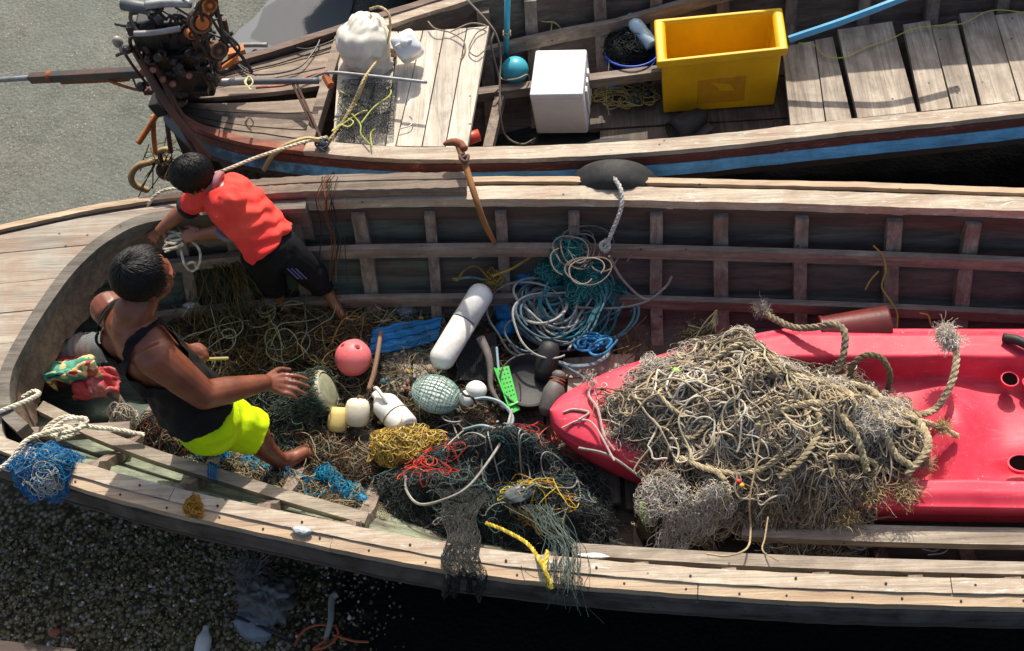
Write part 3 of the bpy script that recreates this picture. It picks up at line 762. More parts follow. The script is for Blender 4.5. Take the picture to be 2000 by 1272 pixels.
mb = MB(); tube_px(mb, [(262, 96), (330, 210), (412, 312)], [1.42, 1.2, .92], .019, k=8); tube_px(mb, [(282, 90), (330, 180), (398, 306)], [1.42, 1.22, .94], .014); tube_px(mb, [(330, 205), (362, 262), (384, 306)], [1.2, 1.04, .92], .012)
mb.build('support_pole', M['darkpole'], EN, True)
mb = MB(); mb.ellipsoid(P(230, 82, 1.28), (.026, .026, .034)); mb.ellipsoid(P(240, 98, 1.24), (.018, .018, .03)); mb.build('knob', plain('cloudy_grey_plastic', (150, 140, 130), .4), EN, True)
mb = MB(); tube_px(mb, [(242, 102), (262, 132), (290, 168)], [1.22, 1.14, 1.02], .008); mb.build('lever_rod', M['iron'], EN)
mb = MB(); mb.beam(P(566, 152, 1.1), P(618, 262, .97), .012, .02); mb.beam(P(576, 156, 1.1), P(626, 268, .97), .012, .012); mb.build('tiller_prop', M['darkpole'], EN)
# stern post block under the engine
mb = MB(); mb.beam(P(302, 206, .96), P(345, 196, 1.0), .1, .09); mb.build('stern_post', M['hull_black'], FB, bevel=.01)

# rusty anchor hanging behind the stern
AN = thing('anchor', 'rusty anchor of bent pipes on the mud behind the stern', 'anchor', P(300, 340, 0))
mb = MB(); tube_px(mb, [(308, 222), (290, 250), (270, 280)], [.62, .56, .5], .016); tube_px(mb, [(300, 226), (300, 262), (304, 300)], [.6, .5, .4], .015); mb.build('shank', M['orange'], AN, True)
mb = MB(); tube_px(mb, [(304, 298), (322, 292), (335, 294)], [.4, .42, .42], .016); tube_px(mb, [(330, 314), (300, 316), (268, 326), (256, 346), (264, 362), (288, 372)], [.34, .33, .3, .25, .2, .14], .019); mb.build('fluke', plain('ochre_pipe', (176, 148, 100), .7, (110, 74, 48), .7, 16, .3), AN, True)
mb = MB(); tube_px(mb, [(326, 236), (330, 270), (334, 298)], [.6, .5, .42], .014); tube_px(mb, [(312, 300), (320, 330), (330, 352)], [.4, .3, .2], .012); mb.ellipsoid(P(322, 335, .26), (.05, .04, .06)); mb.build('stock', M['darkpole'], AN, True)
mb = MB(); rng = np.random.default_rng(9)
for i in range(26):
    a = np.array([rng.uniform(290, 350), rng.uniform(270, 330)]); tube_px(mb, [a, a + rng.normal(0, 14, 2), a + rng.normal(0, 26, 2) + (0, 14)], [.4, .34, .24], .0035, k=4)
mb.build('weed_tangle', strandmat('weedy_cord', [(96, 92, 60), (60, 58, 44), (120, 112, 78), (70, 48, 36)]), AN)

# ------------------------------------------------------------------ things in the far boat
def crumple(v, amp, f, seed=0):
    rng = np.random.default_rng(seed); o = np.ones(len(v))
    for i in range(9):
        d = rng.normal(0, 1, 3); d /= np.linalg.norm(d); o += amp / (1 + i * .4) * np.abs(np.sin(f * (1 + i * .45) * (v @ d) + rng.uniform(0, 6))) - amp * .35
    return o
M['bag'] = plain('white_plastic_bag', (226, 220, 204), .35, (196, 184, 158), .4, 9, .35, .5, bscale=22)
M['bag'].node_tree.nodes['Principled BSDF'].inputs['Subsurface Weight'].default_value = .15
BG = thing('plastic_bag', 'bulging white plastic bag tied with rope on the stern boards', 'bag', P(705, 130, .97))
def sackfn(v):
    an = np.arctan2(v[:, 1], v[:, 0]); up = v[:, 2]
    fold = .04 * np.abs(np.sin(3.5 * an + 1.3 * up)) + .018 * np.abs(np.sin(8 * an + 3 * up)) + .02 * np.sin(13 * an - 5 * up)
    return (1 + fold * (.5 + .5 * up) - .05 * np.exp(-((up - .55) / .2) ** 2)) * crumple(v, .07, 3.1, 4)
MB().ellipsoid(P(712, 84, 1.08), (.138, .15, .155), rotm(-.5, .25, 0), 72, 60, sackfn).build('bag_body', M['bag'], BG, True)
MB().ellipsoid(P(738, 122, 1.0), (.08, .07, .07), rotm(0, .3, .4), 44, 30, lambda v: crumple(v, .16, 4, 6)).build('bag_corner', M['bag'], BG, True)
# rope hoop round the bag
HP = thing('rope', 'tan rope looped over the white bag and led to the boat side', 'rope', P(700, 150, 1.1))
mb = MB(); rope3(mb, spline(PS([(722, 18), (742, 14), (760, 30), (760, 70), (742, 110), (712, 152), (690, 200), (660, 255), (644, 285)], [1.24, 1.25, 1.22, 1.14, 1.08, 1.13, 1.06, 1.0, 1.0]), 80), .007); 
rope3(mb, spline(PS([(716, 150), (700, 190), (668, 240), (640, 276)], [1.13, 1.07, 1.02, 1.02]), 40), .006)
mb.build('rope_line', strandmat('tan_rope', [(196, 170, 120), (206, 184, 138), (184, 158, 108)]), HP)
mb = MB(); mb.tubes(spline(PS([(652, 236), (672, 230), (690, 238), (680, 248), (664, 244), (650, 256), (700, 222), (718, 216)], 1.02), 60), .004, 6); mb.build('bow_knot', strandmat('yellow_cord', [(206, 204, 122)]), HP)
# square jug
M['clear'] = plain('milky_plastic', (222, 224, 222), .22, (190, 190, 180), .3, 8, .12, .6, bscale=12)
def jerry(name, label, c, size, R, mat, cap):
    t = thing(name, label, 'jug', c)
    def ring(z, sx, sy, rad=.35):
        a = np.arange(32) * 2 * math.pi / 32; e = 2 / (2 + 5)
        x = np.sign(np.cos(a)) * np.abs(np.cos(a)) ** .45; y = np.sign(np.sin(a)) * np.abs(np.sin(a)) ** .45
        return np.stack([x * sx / 2, y * sy / 2, np.full(32, z)], 1)
    sx, sy, h = size
    prof = [(0, .86), (.02, .97), (.06, 1), (.3, 1), (.33, .95), (.62, .95), (.65, 1), (.82, 1), (.9, .9), (.96, .6), (1., .26)]
    mb = MB(); mb.loft([(ring(f * h, sx * q, sy * q) @ R.T) + c for f, q in prof]); mb.build('jug_body', mat, t, True)
    MB().lathe([(.02, 0), (.021, .03), (.001, .032)], c + R @ np.array([sx * .0, 0, h]), R @ np.array([0, 0, 1.]), 14).build('cap', cap, t, True)
    mb = MB(); mb.tubes(spline([c + R @ np.array(v) for v in ((-sx * .3, 0, h * .93), (-sx * .32, 0, h * 1.1), (sx * .05, 0, h * 1.12), (sx * .25, 0, h * .95))], 20), .009, 8); mb.build('handle', mat, t, True)
    return t
jerry('plastic_jug', 'milky square plastic jug lying beside the white bag', P(800, 96, 1.03), (.13, .13, .17), rotm(.6, -.25, .35), M['clear'], M['clear'])
mb = MB()
for i in range(14): mb.tubes(spline(PS([(750 + 4 * random.random() * 6, 95 + 20 * random.random()) for _ in range(4)], .98 + .02 * random.random()), 16), .005, 5)
tag(mb.build('rope_scrap', strandmat('brown_rope', [(112, 84, 58), (90, 66, 48)])), 'brown scrap of rope tucked between white bag and jug', 'rope')
# cords over the stern deck
M['blackcord'] = plain('black_cord', (44, 44, 48), .5)
def cordthing(label, pixs, zs, r, mat, cat='cord', name='cord', laid=False, group=None, n=60):
    """a rope or cord; a second length of the same tangle is a part of it"""
    root = None
    for pix, z in zip(pixs, zs):
        mb = MB(); c = spline(PS(pix, z), n)
        if laid: rope3(mb, c, r)
        else: mb.tubes(c, r, 6)
        o = mb.build(name if root is None else name + '_length', mat, root)
        if root is None: root = tag(o, label, cat, group)
    return root
cordthing('black electric cable looping over the stern deck of the far boat', [[(450, 108), (480, 140), (520, 146), (580, 134), (610, 104), (624, 76), (600, 74), (576, 90), (600, 96), (640, 84), (664, 72)], [(446, 112), (476, 132), (500, 148)]], [.99, .99], .0045, M['blackcord'], 'cable', 'cable')
cordthing('thin red pipe lying along the stern deck planks', [[(500, 172), (560, 166), (600, 150), (640, 138)]], [.995], .006, plain('red_pipe', (170, 70, 50), .5), 'pipe', 'pipe')
# crab net on the cross deck
CN = thing('mesh_net', 'dark square mesh net folded flat on the pale stern boards', 'net', P(715, 220, .98))
def crab(u, v):
    a, b, c, d = P(670, 165, .98), P(778, 158, .98), P(770, 268, .98), P(655, 285, .98)
    p = ((1 - u) * (1 - v))[..., None] * a + (u * (1 - v))[..., None] * b + (u * v)[..., None] * c + ((1 - u) * v)[..., None] * d
    p[..., 2] += .03 + .03 * np.sin(5 * u + 2 * v) * np.sin(4 * v); return p
mb = MB(); rng = np.random.default_rng(2)
netgrid(mb, crab, 46, 46, .0013, rng, .5); netgrid(mb, lambda u, v: crab(u * .8 + .05, v * .9 + .05) - np.array([0, 0, .018]), 40, 40, .0013, rng, .5)
mb.build('netting', strandmat('dark_net', [(60, 62, 62), (84, 86, 84), (44, 46, 48)]), CN)
mb = MB(); 
for pix in ([(660, 200), (690, 226), (704, 244), (705, 262), (722, 282)], [(706, 240), (730, 210), (760, 188), (764, 176)], [(664, 178), (684, 190), (696, 206)], [(726, 286), (724, 262), (732, 252)]): mb.tubes(spline(PS(pix, 1.03), 30), .0035, 5)
mb.build('net_cord', strandmat('lime_cord', [(196, 204, 110), (170, 180, 90)]), CN)
cordthing('grey wire hook lying on the pale cross planks', [[(780, 252), (800, 246), (806, 236), (800, 228)]], [.985], .003, M['steel'], 'wire', 'wire')
cordthing('thin brown rope trailing from far rail over the planks', [[(836, 42), (850, 56), (880, 64), (905, 80), (908, 100), (900, 116)], [(880, 62), (920, 46), (950, 52), (930, 66), (916, 96), (930, 110), (945, 100)]], [[1.0, 1.0, .99, .99, .98, .98], .99], .004, strandmat('grey_brown_rope', [(130, 116, 98), (150, 136, 116)]), 'rope', 'rope')
cordthing('grey rope hanging down to the bilge by the blue ball', [[(912, 0), (950, 40), (970, 70), (978, 110), (976, 160), (978, 230), (990, 268), (1020, 282), (1046, 270)], [(966, 60), (960, 90), (974, 150)]], [[1.0, .95, .9, .8, .72, .62, .5, .45, .45], [.9, .85, .7]], .0055, strandmat('grey_rope', [(120, 112, 104), (140, 130, 118)]), 'rope', 'rope')
# turquoise pole and ball
M['turq'] = plain('turquoise_plastic', (72, 180, 200), .4, (60, 130, 140), .4, 16)
t = thing('pole', 'turquoise pole leaning on the inner far side of the boat', 'pole', P(988, 112, .6))
mb = MB(); mb.tubes(PS([(992, -40), (990, 60), (987, 110)], [1.15, .85, .68]), .016, 12); mb.build('pole_tube', M['turq'], t, True)
mb = MB()
for z, py in ((.86, 62), (.84, 68)): mb.tubes(np.array([P(990, py, z) + .019 * np.array([math.cos(a), math.sin(a), 0]) for a in np.linspace(0, 6.28, 16)]), .004, 5)
mb.build('lashing', strandmat('pole_twine', [(176, 168, 140)]), t)
t = thing('buoy', 'turquoise ball float resting beside the turquoise pole', 'buoy', P(1006, 150, .6))
MB().ellipsoid(P(1006, 137, .68), (.073, .073, .073), k=24, n=18).build('float_ball', M['turq'], t, True)
mb = MB(); mb.tubes(spline(PS([(976, 150), (985, 156), (1010, 154), (1030, 146), (1034, 156)], [.66, .72, .73, .7, .66]), 24), .004, 5); mb.build('cord', strandmat('float_cord', [(170, 160, 140)]), t)
# styrofoam box
M['foam'] = plain('white_styrofoam', (238, 237, 234), .8, (206, 202, 194), .35, 10, .5, .2, bscale=150)
t = thing('foam_box', 'white styrofoam cool box standing by the bilge water', 'box', P(1095, 250, .4))
a, b, c_, d = P(1034, 186, .80), P(1138, 184, .80), P(1146, 96, .80), P(1046, 98, .80)
a2, b2 = P(1048, 262, .40), P(1149, 261, .40); c2_ = b2 + (c_ - b) * .98; d2 = a2 + (d - a) * .98
def hexa(mb, T4, B4):
    mb.add(np.array(list(T4) + list(B4)), [[0, 1, 2, 3], [7, 6, 5, 4], [0, 4, 5, 1], [1, 5, 6, 2], [2, 6, 7, 3], [3, 7, 4, 0]]); return mb
lt = .12
mid = [p * (1 - lt) + q * lt for p, q in zip((a, b, c_, d), (a2, b2, c2_, d2))]
hexa(MB(), [m - np.array([0, 0, .002]) for m in mid], (a2, b2, c2_, d2)).build('box_body', M['foam'], t, bevel=.012)
cen = (a + b + c_ + d) / 4
hexa(MB(), (a, b, c_, d), [m + (m - cen) * np.array([.012, .012, 0]) for m in mid]).build('lid', M['foam'], t, bevel=.01)
mb = MB()
for f in (.3, .5, .7):
    p = b * (1 - f) + c_ * f; q = b2 * (1 - f) + c2_ * f
    mb.beam(p * .8 + q * .2 + np.array([.006, 0, 0]), p * .25 + q * .75 + np.array([.006, 0, 0]), .035, .012, up=(1, 0, 0))
mb.build('side_rib', M['foam'], t, bevel=.004)
# yellow crate
M['yellow'] = plain('yellow_plastic_crate', (232, 180, 20), .5, (190, 136, 14), .5, 5, .08, .35)
M['yellow_scuff'] = plain('scuffed_yellow_panel', (206, 148, 16), .5, (160, 118, 40), .6, 20, .1)
t = thing('fish_crate', 'large empty yellow plastic fish crate with thick rim', 'crate', P(1405, 210, .42))
zt = .86
TL, TR, BR, BL = P(1277, 38, zt), P(1528, 14, zt), P(1540, 95, zt), P(1283, 122, zt)
def inner(cs, f): 
    c = sum(cs) / 4; return [p + (c - p) / np.linalg.norm(c - p) * f for p in cs]
def dz(cs, z): return [p + np.array([0, 0, z]) for p in cs]
top = [BL, BR, TR, TL]
bl, br = P(1296, 222, .43), P(1513, 206, .43); bk = (TL - BL) * .86
bot = [bl, br, br + bk, bl + bk]
u0 = inner(top, .022)
k_ = .13
mid = [p * (1 - k_) + q * k_ for p, q in zip(u0, bot)]
mb = MB(); V = [*top, *dz(top, -.05), *dz(inner(top, .028), -.05), *inner(top, .05), *dz(inner(top, .062), -.02)]
q = []
for i in range(4):
    j = (i + 1) % 4
    q += [[i, 4 + i, 4 + j, j], [4 + i, 8 + i, 8 + j, 4 + j], [i, j, 12 + j, 12 + i], [12 + i, 12 + j, 16 + j, 16 + i]]
mb.add(np.array(V), q); mb.build('rim', M['yellow'], t, bevel=.012)
ri = dz(inner(top, .06), -.018); ib = dz(inner(bot, .03), .03)
mb = MB(); o1 = dz(inner(top, .03), -.04)
mb.add(np.array(o1 + bot), [[0, 4, 5, 1], [1, 5, 6, 2], [2, 6, 7, 3], [3, 7, 4, 0], [4, 7, 6, 5]])
mb.add(np.array(ri + ib), [[0, 1, 5, 4], [1, 2, 6, 5], [2, 3, 7, 6], [3, 0, 4, 7], [4, 5, 6, 7]])
mb.build('crate_body', M['yellow'], t, bevel=.012)
def face_pt(u, v):
    return (bl * (1 - u) + br * u) * (1 - v) + (o1[0] * (1 - u) + o1[1] * u) * v
nrm = np.cross(br - bl, o1[0] - bl); nrm /= np.linalg.norm(nrm)
if nrm[1] > 0: nrm = -nrm
cs = [face_pt(.3, .16), face_pt(.72, .16), face_pt(.72, .66), face_pt(.3, .66)]
hexa(MB(), [p + nrm * .006 for p in cs], [p - nrm * .004 for p in cs]).build('label_panel', M['yellow_scuff'], t, bevel=.006)
# blue bowl with black net and bottle
t = thing('bowl', 'cobalt blue plastic bowl wedged behind the yellow crate', 'bowl', P(1235, 140, .5))
M['cobalt'] = plain('cobalt_plastic', (38, 78, 190), .4, (24, 44, 120), .4, 20)
R_ = P(1234, 108, .62)
MB().lathe([(.06, -.1), (.1, -.075), (.13, -.03), (.142, .02), (.138, .022), (.124, -.025), (.095, -.068), (.001, -.085)], R_, (-.1, -.2, 1), 30, False).build('bowl_shell', M['cobalt'], t, True)
mb = MB(); A = np.array([R_ + np.array([.142 * math.cos(a), .142 * math.sin(a), .022 - .03 * math.sin(a)]) for a in np.linspace(0, 6.28, 40)]); mb.tubes(A, .006, 6, False); mb.build('bowl_rim', M['cobalt'], t, True)
BK = R_ + np.array([-.03, .03, 0])
hf = lambda x, y, q: BK[2] + .02 + .06 * np.sqrt(np.maximum(0, 1 - q ** 2))
mb = MB(); mb.tubes(walk(260, 40, .012, 28, np.random.default_rng(4), BK[0], BK[1], .12, .12, 0, hf), .002, 3, False)
tag(mb.build('net_bundle', strandmat('black_net', [(24, 26, 28), (40, 42, 42), (60, 62, 60), (30, 46, 44)])), 'black fishing net stuffed into the blue bowl', 'net')
t = thing('bottle', 'pale blue translucent bottle lying on black net by the crate', 'bottle', P(1250, 66, .68))
MB().lathe([(.001, -.1), (.036, -.1), (.04, -.09), (.04, -.02), (.037, -.01), (.04, 0), (.04, .05), (.03, .075), (.018, .085), (.018, .1)], P(1252, 62, .72), (-.55, .75, .35), 20).build('bottle_body', plain('pale_blue_plastic', (186, 210, 220), .2, (150, 180, 200), .4, 12, .1, .6), t, True)
MB().lathe([(.022, .088), (.022, .115), (.001, .118)], P(1252, 62, .72), (-.55, .75, .35), 14).build('cap', plain('sky_blue_cap', (90, 150, 200), .4), t, True)
t = thing('cup', 'green plastic cup standing against the far inner planking', 'cup', P(1106, 26, .62))
MB().lathe([(.001, -.05), (.03, -.05), (.04, .03), (.042, .035), (.036, .035), (.028, -.03), (.001, -.035)], P(1107, 22, .68), (.1, -.5, 1), 20).build('cup_body', plain('green_plastic', (40, 140, 96), .35, (200, 220, 210), .5, 14), t, True)
# floor clutter of the far boat
mb = MB(); C0 = P(1225, 185, .44)
mb.tubes(walk(9, 60, .02, 9, np.random.default_rng(8), C0[0], C0[1], .17, .12, 0, lambda x, y, q: .455 + 0 * x, .0, .0, .006), .0028, 5)
mb.tubes(spline(PS([(1190, 115), (1188, 150), (1184, 190), (1190, 225)], [.66, .6, .47, .45]), 30), .003, 5)
tag(mb.build('twine', strandmat('ochre_twine', [(176, 156, 96), (190, 176, 120), (150, 146, 110)])), 'ochre twine strewn over the low boards beside the foam box', 'twine')
for i, (px, py) in enumerate([(1245, 176), (1264, 182), (1244, 196)]):
    tag(MB().ellipsoid(P(px, py, .47), (.026, .018, .018), rotm(0, .2, i), 14, 10).build('net_float', plain('dark_green_float', (54, 74, 66), .5), None, True), 'small dark green net float on twine near the yellow crate', 'float', 'green net floats by the crate')
cordthing('thick blue water pipe resting against the yellow crate', [[(1541, 77), (1650, 40), (1760, -2), (1900, -60)]], [[.84, .92, 1.0, 1.05]], .019, plain('blue_pipe', (84, 160, 196), .4, (70, 110, 130), .5, 14, .1), 'pipe', 'pipe')
cordthing('thin yellow line running over the grey cross planks', [[(1560, 84), (1590, 88), (1612, 110), (1650, 112), (1690, 94), (1740, 76), (1780, 58), (1830, 50), (1880, 46), (1930, 22), (1980, 22), (2040, 34)]], [.625], .0028, plain('yellow_line', (190, 190, 80), .5), 'line', 'line', n=120)
cordthing('yellow cord hanging over the inner far stringer', [[(1016, 0), (1030, 30), (1060, 42), (1082, 44), (1096, 58), (1104, 80)], [(1078, 44), (1076, 62)]], [[.9, .8, .78, .78, .74, .68], .76], .004, plain('dull_yellow_cord', (170, 160, 90), .6), 'cord', 'cord')
# black rubber shoe
t = thing('rubber_boot', 'black rubber boot lying on its side below the crate', 'boot', P(1345, 255, .44))
def boot():
    c = P(1345, 240, .5); ax = np.array([.75, .5, .12]); ax /= np.linalg.norm(ax)
    rings = []
    up = np.array([0, 0, 1.]); sd = np.cross(up, ax)
    for s_, w, h, o in [(-.1, .062, .052, 0), (-.105, .07, .06, 0), (-.05, .068, .06, 0), (.02, .062, .056, -.004), (.08, .05, .045, -.01), (.12, .02, .02, -.02)]:
        a = np.arange(20) * 2 * math.pi / 20
        rings.append(c + ax * s_ + sd * (w * np.cos(a))[:, None] + up * (h * np.sin(a) + o)[:, None])
    a = np.arange(20) * 2 * math.pi / 20
    rings = [c + ax * .04 + sd * (.02 * np.cos(a))[:, None] + up * (.02 * np.sin(a))[:, None], c + ax * -.08 + sd * (.052 * np.cos(a))[:, None] + up * (.043 * np.sin(a))[:, None]] + rings
    MB().loft(rings).build('boot_body', M['rubber'], t, True)
    MB().beam(c + ax * -.1 + np.array([.03, -.055, -.05]), c + ax * .11 + np.array([.03, -.055, -.05]), .05, .014).build('sole', plain('grey_sole', (76, 74, 70), .7), t, bevel=.004)
boot()
# red can in the bilge, blue scrap
tag(MB().lathe([(.001, -.05), (.03, -.05), (.032, .0), (.03, .05), (.001, .052)], P(918, 270, .9), (1, .3, .1), 14).build('can', plain('red_can', (190, 66, 40), .4, (110, 40, 30), .4), None, True), 'orange red tin tucked under the end of the cross planks', 'tin')
tag(MB().box(P(1195, 169, .46), (.06, .025, .01), rotm(0, .1, -.2)).build('plastic_scrap', plain('blue_scrap', (40, 140, 190), .4), None, bevel=.003), 'small blue plastic scrap near the foam box', 'scrap')
# tyres between and inside the boats
def tyre(c, R, r, ax, name, label, rope=False):
    t = thing(name, label, 'tyre', c)
    ax = np.array(ax, float); ax /= np.linalg.norm(ax); x = np.cross(ax, (0, .05, 1.)); x /= np.linalg.norm(x); y = np.cross(ax, x)
    V = []
    sec = [(-1.0, .0), (-.95, .62), (-.62, .93), (-.2, 1.0), (.2, 1.0), (.62, .93), (.95, .62), (1.0, .0), (.85, -.6), (.6, -.8), (.55, -.7), (.8, 0), (.6, .7), (0, .88), (-.6, .7), (-.8, 0), (-.55, -.7), (-.6, -.8), (-.85, -.6)]
    n = 96
    for i in range(n + 1):
        a = 2 * math.pi * i / n; e = x * math.cos(a) + y * math.sin(a); row = []
        for j, (s_, q) in enumerate(sec + sec[:1]):
            tr = (.07 if (i % 4 < 2) == (j % 2 == 0) else 0) if q > .8 and j < 7 else 0
            row.append(c + e * (R + r * (q - tr)) + ax * s_ * r * .95)
        V.append(row)
    MB().grid(np.array(V)).build('tyre_casing', M['tyre'], t, True); return t
M['tyre'] = plain('dusty_tyre', (40, 40, 40), .7, (78, 76, 72), .45, 9, .3, .3)
tyre(P(1199, 376, .86), .135, .082, (.05, 1, .22), 'tyre', 'grey tyre fender squeezed between the two boats')
tyre(P(1195, 322, .84), .16, .05, (0, .35, 1), 'tyre', 'black tyre lying flat inside the far boat along its near side')

# ------------------------------------------------------------------ things in the near boat
FZ = .40                                                 # walking level on the clutter
# plank on the far gunwale, with wire round it
t = thing('plank', 'cracked grey plank lying on the far gunwale behind the boy', 'plank', P(700, 370, 1.01))
mb = MB(); rows = []
A = spline(PS([(478, 374), (600, 366), (760, 361), (912, 358)], 1.03), 40)
rng = np.random.default_rng(21)
for i, c in enumerate(A):
    e = rng.normal(0, .002, 4)
    rows.append([c + (0, .045 + e[0], .03), c + (0, .047, -.02), c + (0, -.055, -.02), c + (0, -.056 + e[1], .012), c + (0, -.048 + e[2], .026), c + (0, -.004, .03 + e[3]), c + (0, .0, .022), c + (0, .006, .03)])
mb.loft(rows); mb.build('plank_board', M['wood_log'], t)
mb = MB(); rng = np.random.default_rng(22)
for i in range(9):
    x0 = 640 + rng.uniform(-16, 16)
    mb.tubes(spline(PS([(x0 + 4, 338 + rng.uniform(0, 12)), (x0 + rng.uniform(-8, 8), 360), (x0 + rng.uniform(-10, 10), 388), (x0 + rng.uniform(-8, 8), 430), (x0 + rng.uniform(-14, 30), 470), (x0 + rng.uniform(-14, 24), 550)], [1.08, 1.075, 1.06, .95, .85, .72]), 30), rng.choice([.0018, .0025]), 4)
tag(mb.build('wire', strandmat('rusty_wire', [(130, 74, 46), (60, 48, 44), (90, 62, 46), (40, 38, 38)])), 'tangled rusty wires wound round the grey plank', 'wire')
# rusty iron spike leaning over the gunwale
t = thing('anchor_spike', 'rusty iron rod with hooked head leaning across both gunwales', 'rod', P(960, 470, .8))
mb = MB(); mb.tubes(spline(PS([(896, 284), (908, 320), (930, 390), (948, 440), (966, 474)], [1.16, 1.14, 1.08, .96, .82]), 24), np.linspace(.017, .012, 24), 10); mb.build('rod_shaft', plain('ochre_rust', (142, 96, 50), .8, (90, 58, 38), .6, 18, .4), t, True)
mb = MB(); mb.tubes(spline(PS([(866, 282), (884, 278), (900, 282), (908, 292)], 1.17), 14), np.array([.007, .011, .015, .017, .018, .019, .02, .02, .02, .02, .018, .018, .018, .016]), 9); mb.build('rod_head', plain('red_rust', (138, 78, 54), .85, (70, 44, 36), .6, 20, .5), t, True)
mb = MB(); mb.tubes(spline(PS([(904, 300), (898, 308), (910, 316), (914, 304), (900, 310)], 1.165), 24), .008, 7); mb.build('wire_lashing', M['darkpole'], t, True)
# mooring ropes
cordthing('white rope running from the fender tyre into the teal rope pile', [[(1188, 336), (1200, 348), (1214, 376), (1212, 410), (1196, 452), (1184, 480), (1178, 490), (1174, 478), (1184, 470), (1190, 484), (1180, 492)]], [[1.04, 1.05, 1.03, .98, .9, .82, .8, .82, .84, .82, .8]], .011, strandmat('white_rope', [(196, 192, 184), (208, 204, 196), (184, 180, 170)]), 'rope', 'rope', True)
cordthing('pale mooring rope stretched from the far boat to behind the boy', [[(640, 268), (600, 276), (560, 288), (500, 308), (440, 332), (400, 346), (350, 366), (320, 372), (298, 388), (276, 430), (264, 470)]], [[1.05, 1.05, 1.06, 1.07, 1.08, 1.08, 1.07, 1.05, 1.02, .9, .8]], .0085, strandmat('cream_rope', [(206, 196, 168), (214, 204, 178), (196, 184, 154)]), 'rope', 'rope', True)
cordthing('short ochre hose bent over the far boat side', [[(625, 274), (596, 272), (560, 284), (532, 304), (516, 332)]], [[1.05, 1.05, 1.04, .98, .88]], .0125, plain('ochre_hose', (178, 156, 108), .6, (120, 100, 70), .5), 'hose', 'hose')
mb = MB(); mb.ellipsoid(P(630, 284, 1.02), (.025, .025, .03)); mb.tubes(spline(PS([(618, 276), (630, 290), (642, 278), (628, 268), (616, 282), (634, 296)], 1.03), 30), .006, 6)
tag(mb.build('knot', strandmat('dark_cord_knot', [(52, 56, 62), (66, 68, 72)])), 'dark cord knot tied on the far boat rail', 'knot')
M['cream'] = strandmat('cream_rope_b', [(212, 204, 182), (222, 214, 194), (196, 186, 160)])
cordthing('cream mooring rope hitched round the near gunwale at the end', [
    [(-20, 930), (20, 900), (50, 862), (90, 846), (130, 836), (160, 832), (190, 836), (230, 840), (282, 850)],
    [(-20, 812), (20, 796), (50, 784), (76, 770), (66, 764), (44, 776)],
    [(80, 850), (100, 828), (130, 814), (158, 822), (150, 840), (110, 850), (90, 842), (120, 830), (146, 846), (110, 858)],
    [(100, 842), (130, 820), (168, 818), (160, 834), (120, 846)]],
    [[1.03, 1.03, 1.03, .98, .9, .88, .87, .86, .84], [1.03, 1.03, 1.0, .94, .9, .88], .9, .91], .0105, M['cream'], 'rope', 'rope', True)

# heap builder -----------------------------------------------------------------
def mound(name, mat, c, rx, ry, rot, h, parent, seed, base=-.02, rough=.25):
    rng = np.random.default_rng(seed); n, k = 26, 60; rows = []
    ph = rng.uniform(0, 6, 12)
    for i in range(n):
        q = 1.02 * (1 - i / (n - 1)); row = []
        for j in range(k):
            a = 2 * math.pi * j / k
            e = 1 + rough * .4 * math.sin(3 * a + ph[0]) + rough * .3 * math.sin(5 * a + ph[1]) + rough * .2 * math.sin(9 * a + ph[2])
            X, Y = q * rx * e * math.cos(a), q * ry * e * math.sin(a)
            z = base + h * max(0, 1 - q ** 2) ** .6 * (1 + rough * math.sin(7 * X / rx + ph[3]) * math.sin(6 * Y / ry + ph[4])) + rng.normal(0, .006)
            row.append((c[0] + X * math.cos(rot) - Y * math.sin(rot), c[1] + X * math.sin(rot) + Y * math.cos(rot), c[2] + z))
        rows.append(row)
    return MB().loft(rows).build(name, mat, parent, True)
def hfun(cz, h, rough=.25, seed=0):
    rng = np.random.default_rng(seed); d = rng.normal(0, 1, (5, 2)) * 9; p = rng.uniform(0, 6, 5)
    def f(x, y, q):
        w = sum(np.sin(x * a + y * b + c) for (a, b), c in zip(d, p)) / 5
        return cz + h * np.maximum(0, 1 - np.minimum(q, 1) ** 2) ** .6 * (1 + rough * 2 * w) + .02 * w
    return f

M['murk'] = plain('gap_shade_rubbish', (40, 36, 32), .85, (62, 54, 44), .6, 24, .8)  # dark mound colour standing in for shade in the gaps between strands
# A: brown and olive nets in the middle of the floor
C = P(520, 640, FZ)
t = thing('net_heap', 'brown and olive fishing nets spread over the floor between man and boy', 'net', C)
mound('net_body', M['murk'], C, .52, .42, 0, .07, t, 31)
f = hfun(C[2], .11, .3, 31); r = np.random.default_rng(31)
MB().tubes(walk(2000, 40, .010, 30, r, C[0], C[1], .56, .44, 0, f, .025, .05, .02), .0012, 3, False).build('mesh', strandmat('olive_mesh', [(104, 90, 64), (64, 58, 48), (130, 112, 68), (84, 58, 48), (56, 62, 58), (90, 74, 78)]), t)
MB().tubes(walk(170, 60, .013, 12, r, C[0], C[1], .54, .42, 0, f, .05, .04, .04), .0019, 4, False).build('cord', strandmat('olive_cord', [(120, 98, 52), (96, 84, 56), (140, 122, 76), (86, 72, 50), (110, 84, 40)]), t)
MB().tubes(walk(11, 70, .014, 7, r, C[0], C[1], .45, .36, 0, f, .08, .02, .04), .0026, 5, False).build('line', strandmat('pale_line', [(168, 164, 132), (150, 150, 124), (180, 172, 140)]), t)
C = P(690, 720, FZ - .03)
t = thing('floor_litter', 'thin dark layer of net shreds and cord covering the whole boat floor', 'litter', C)
r = np.random.default_rng(131)
fl = hfun(FZ - .03, .03, .5, 131)
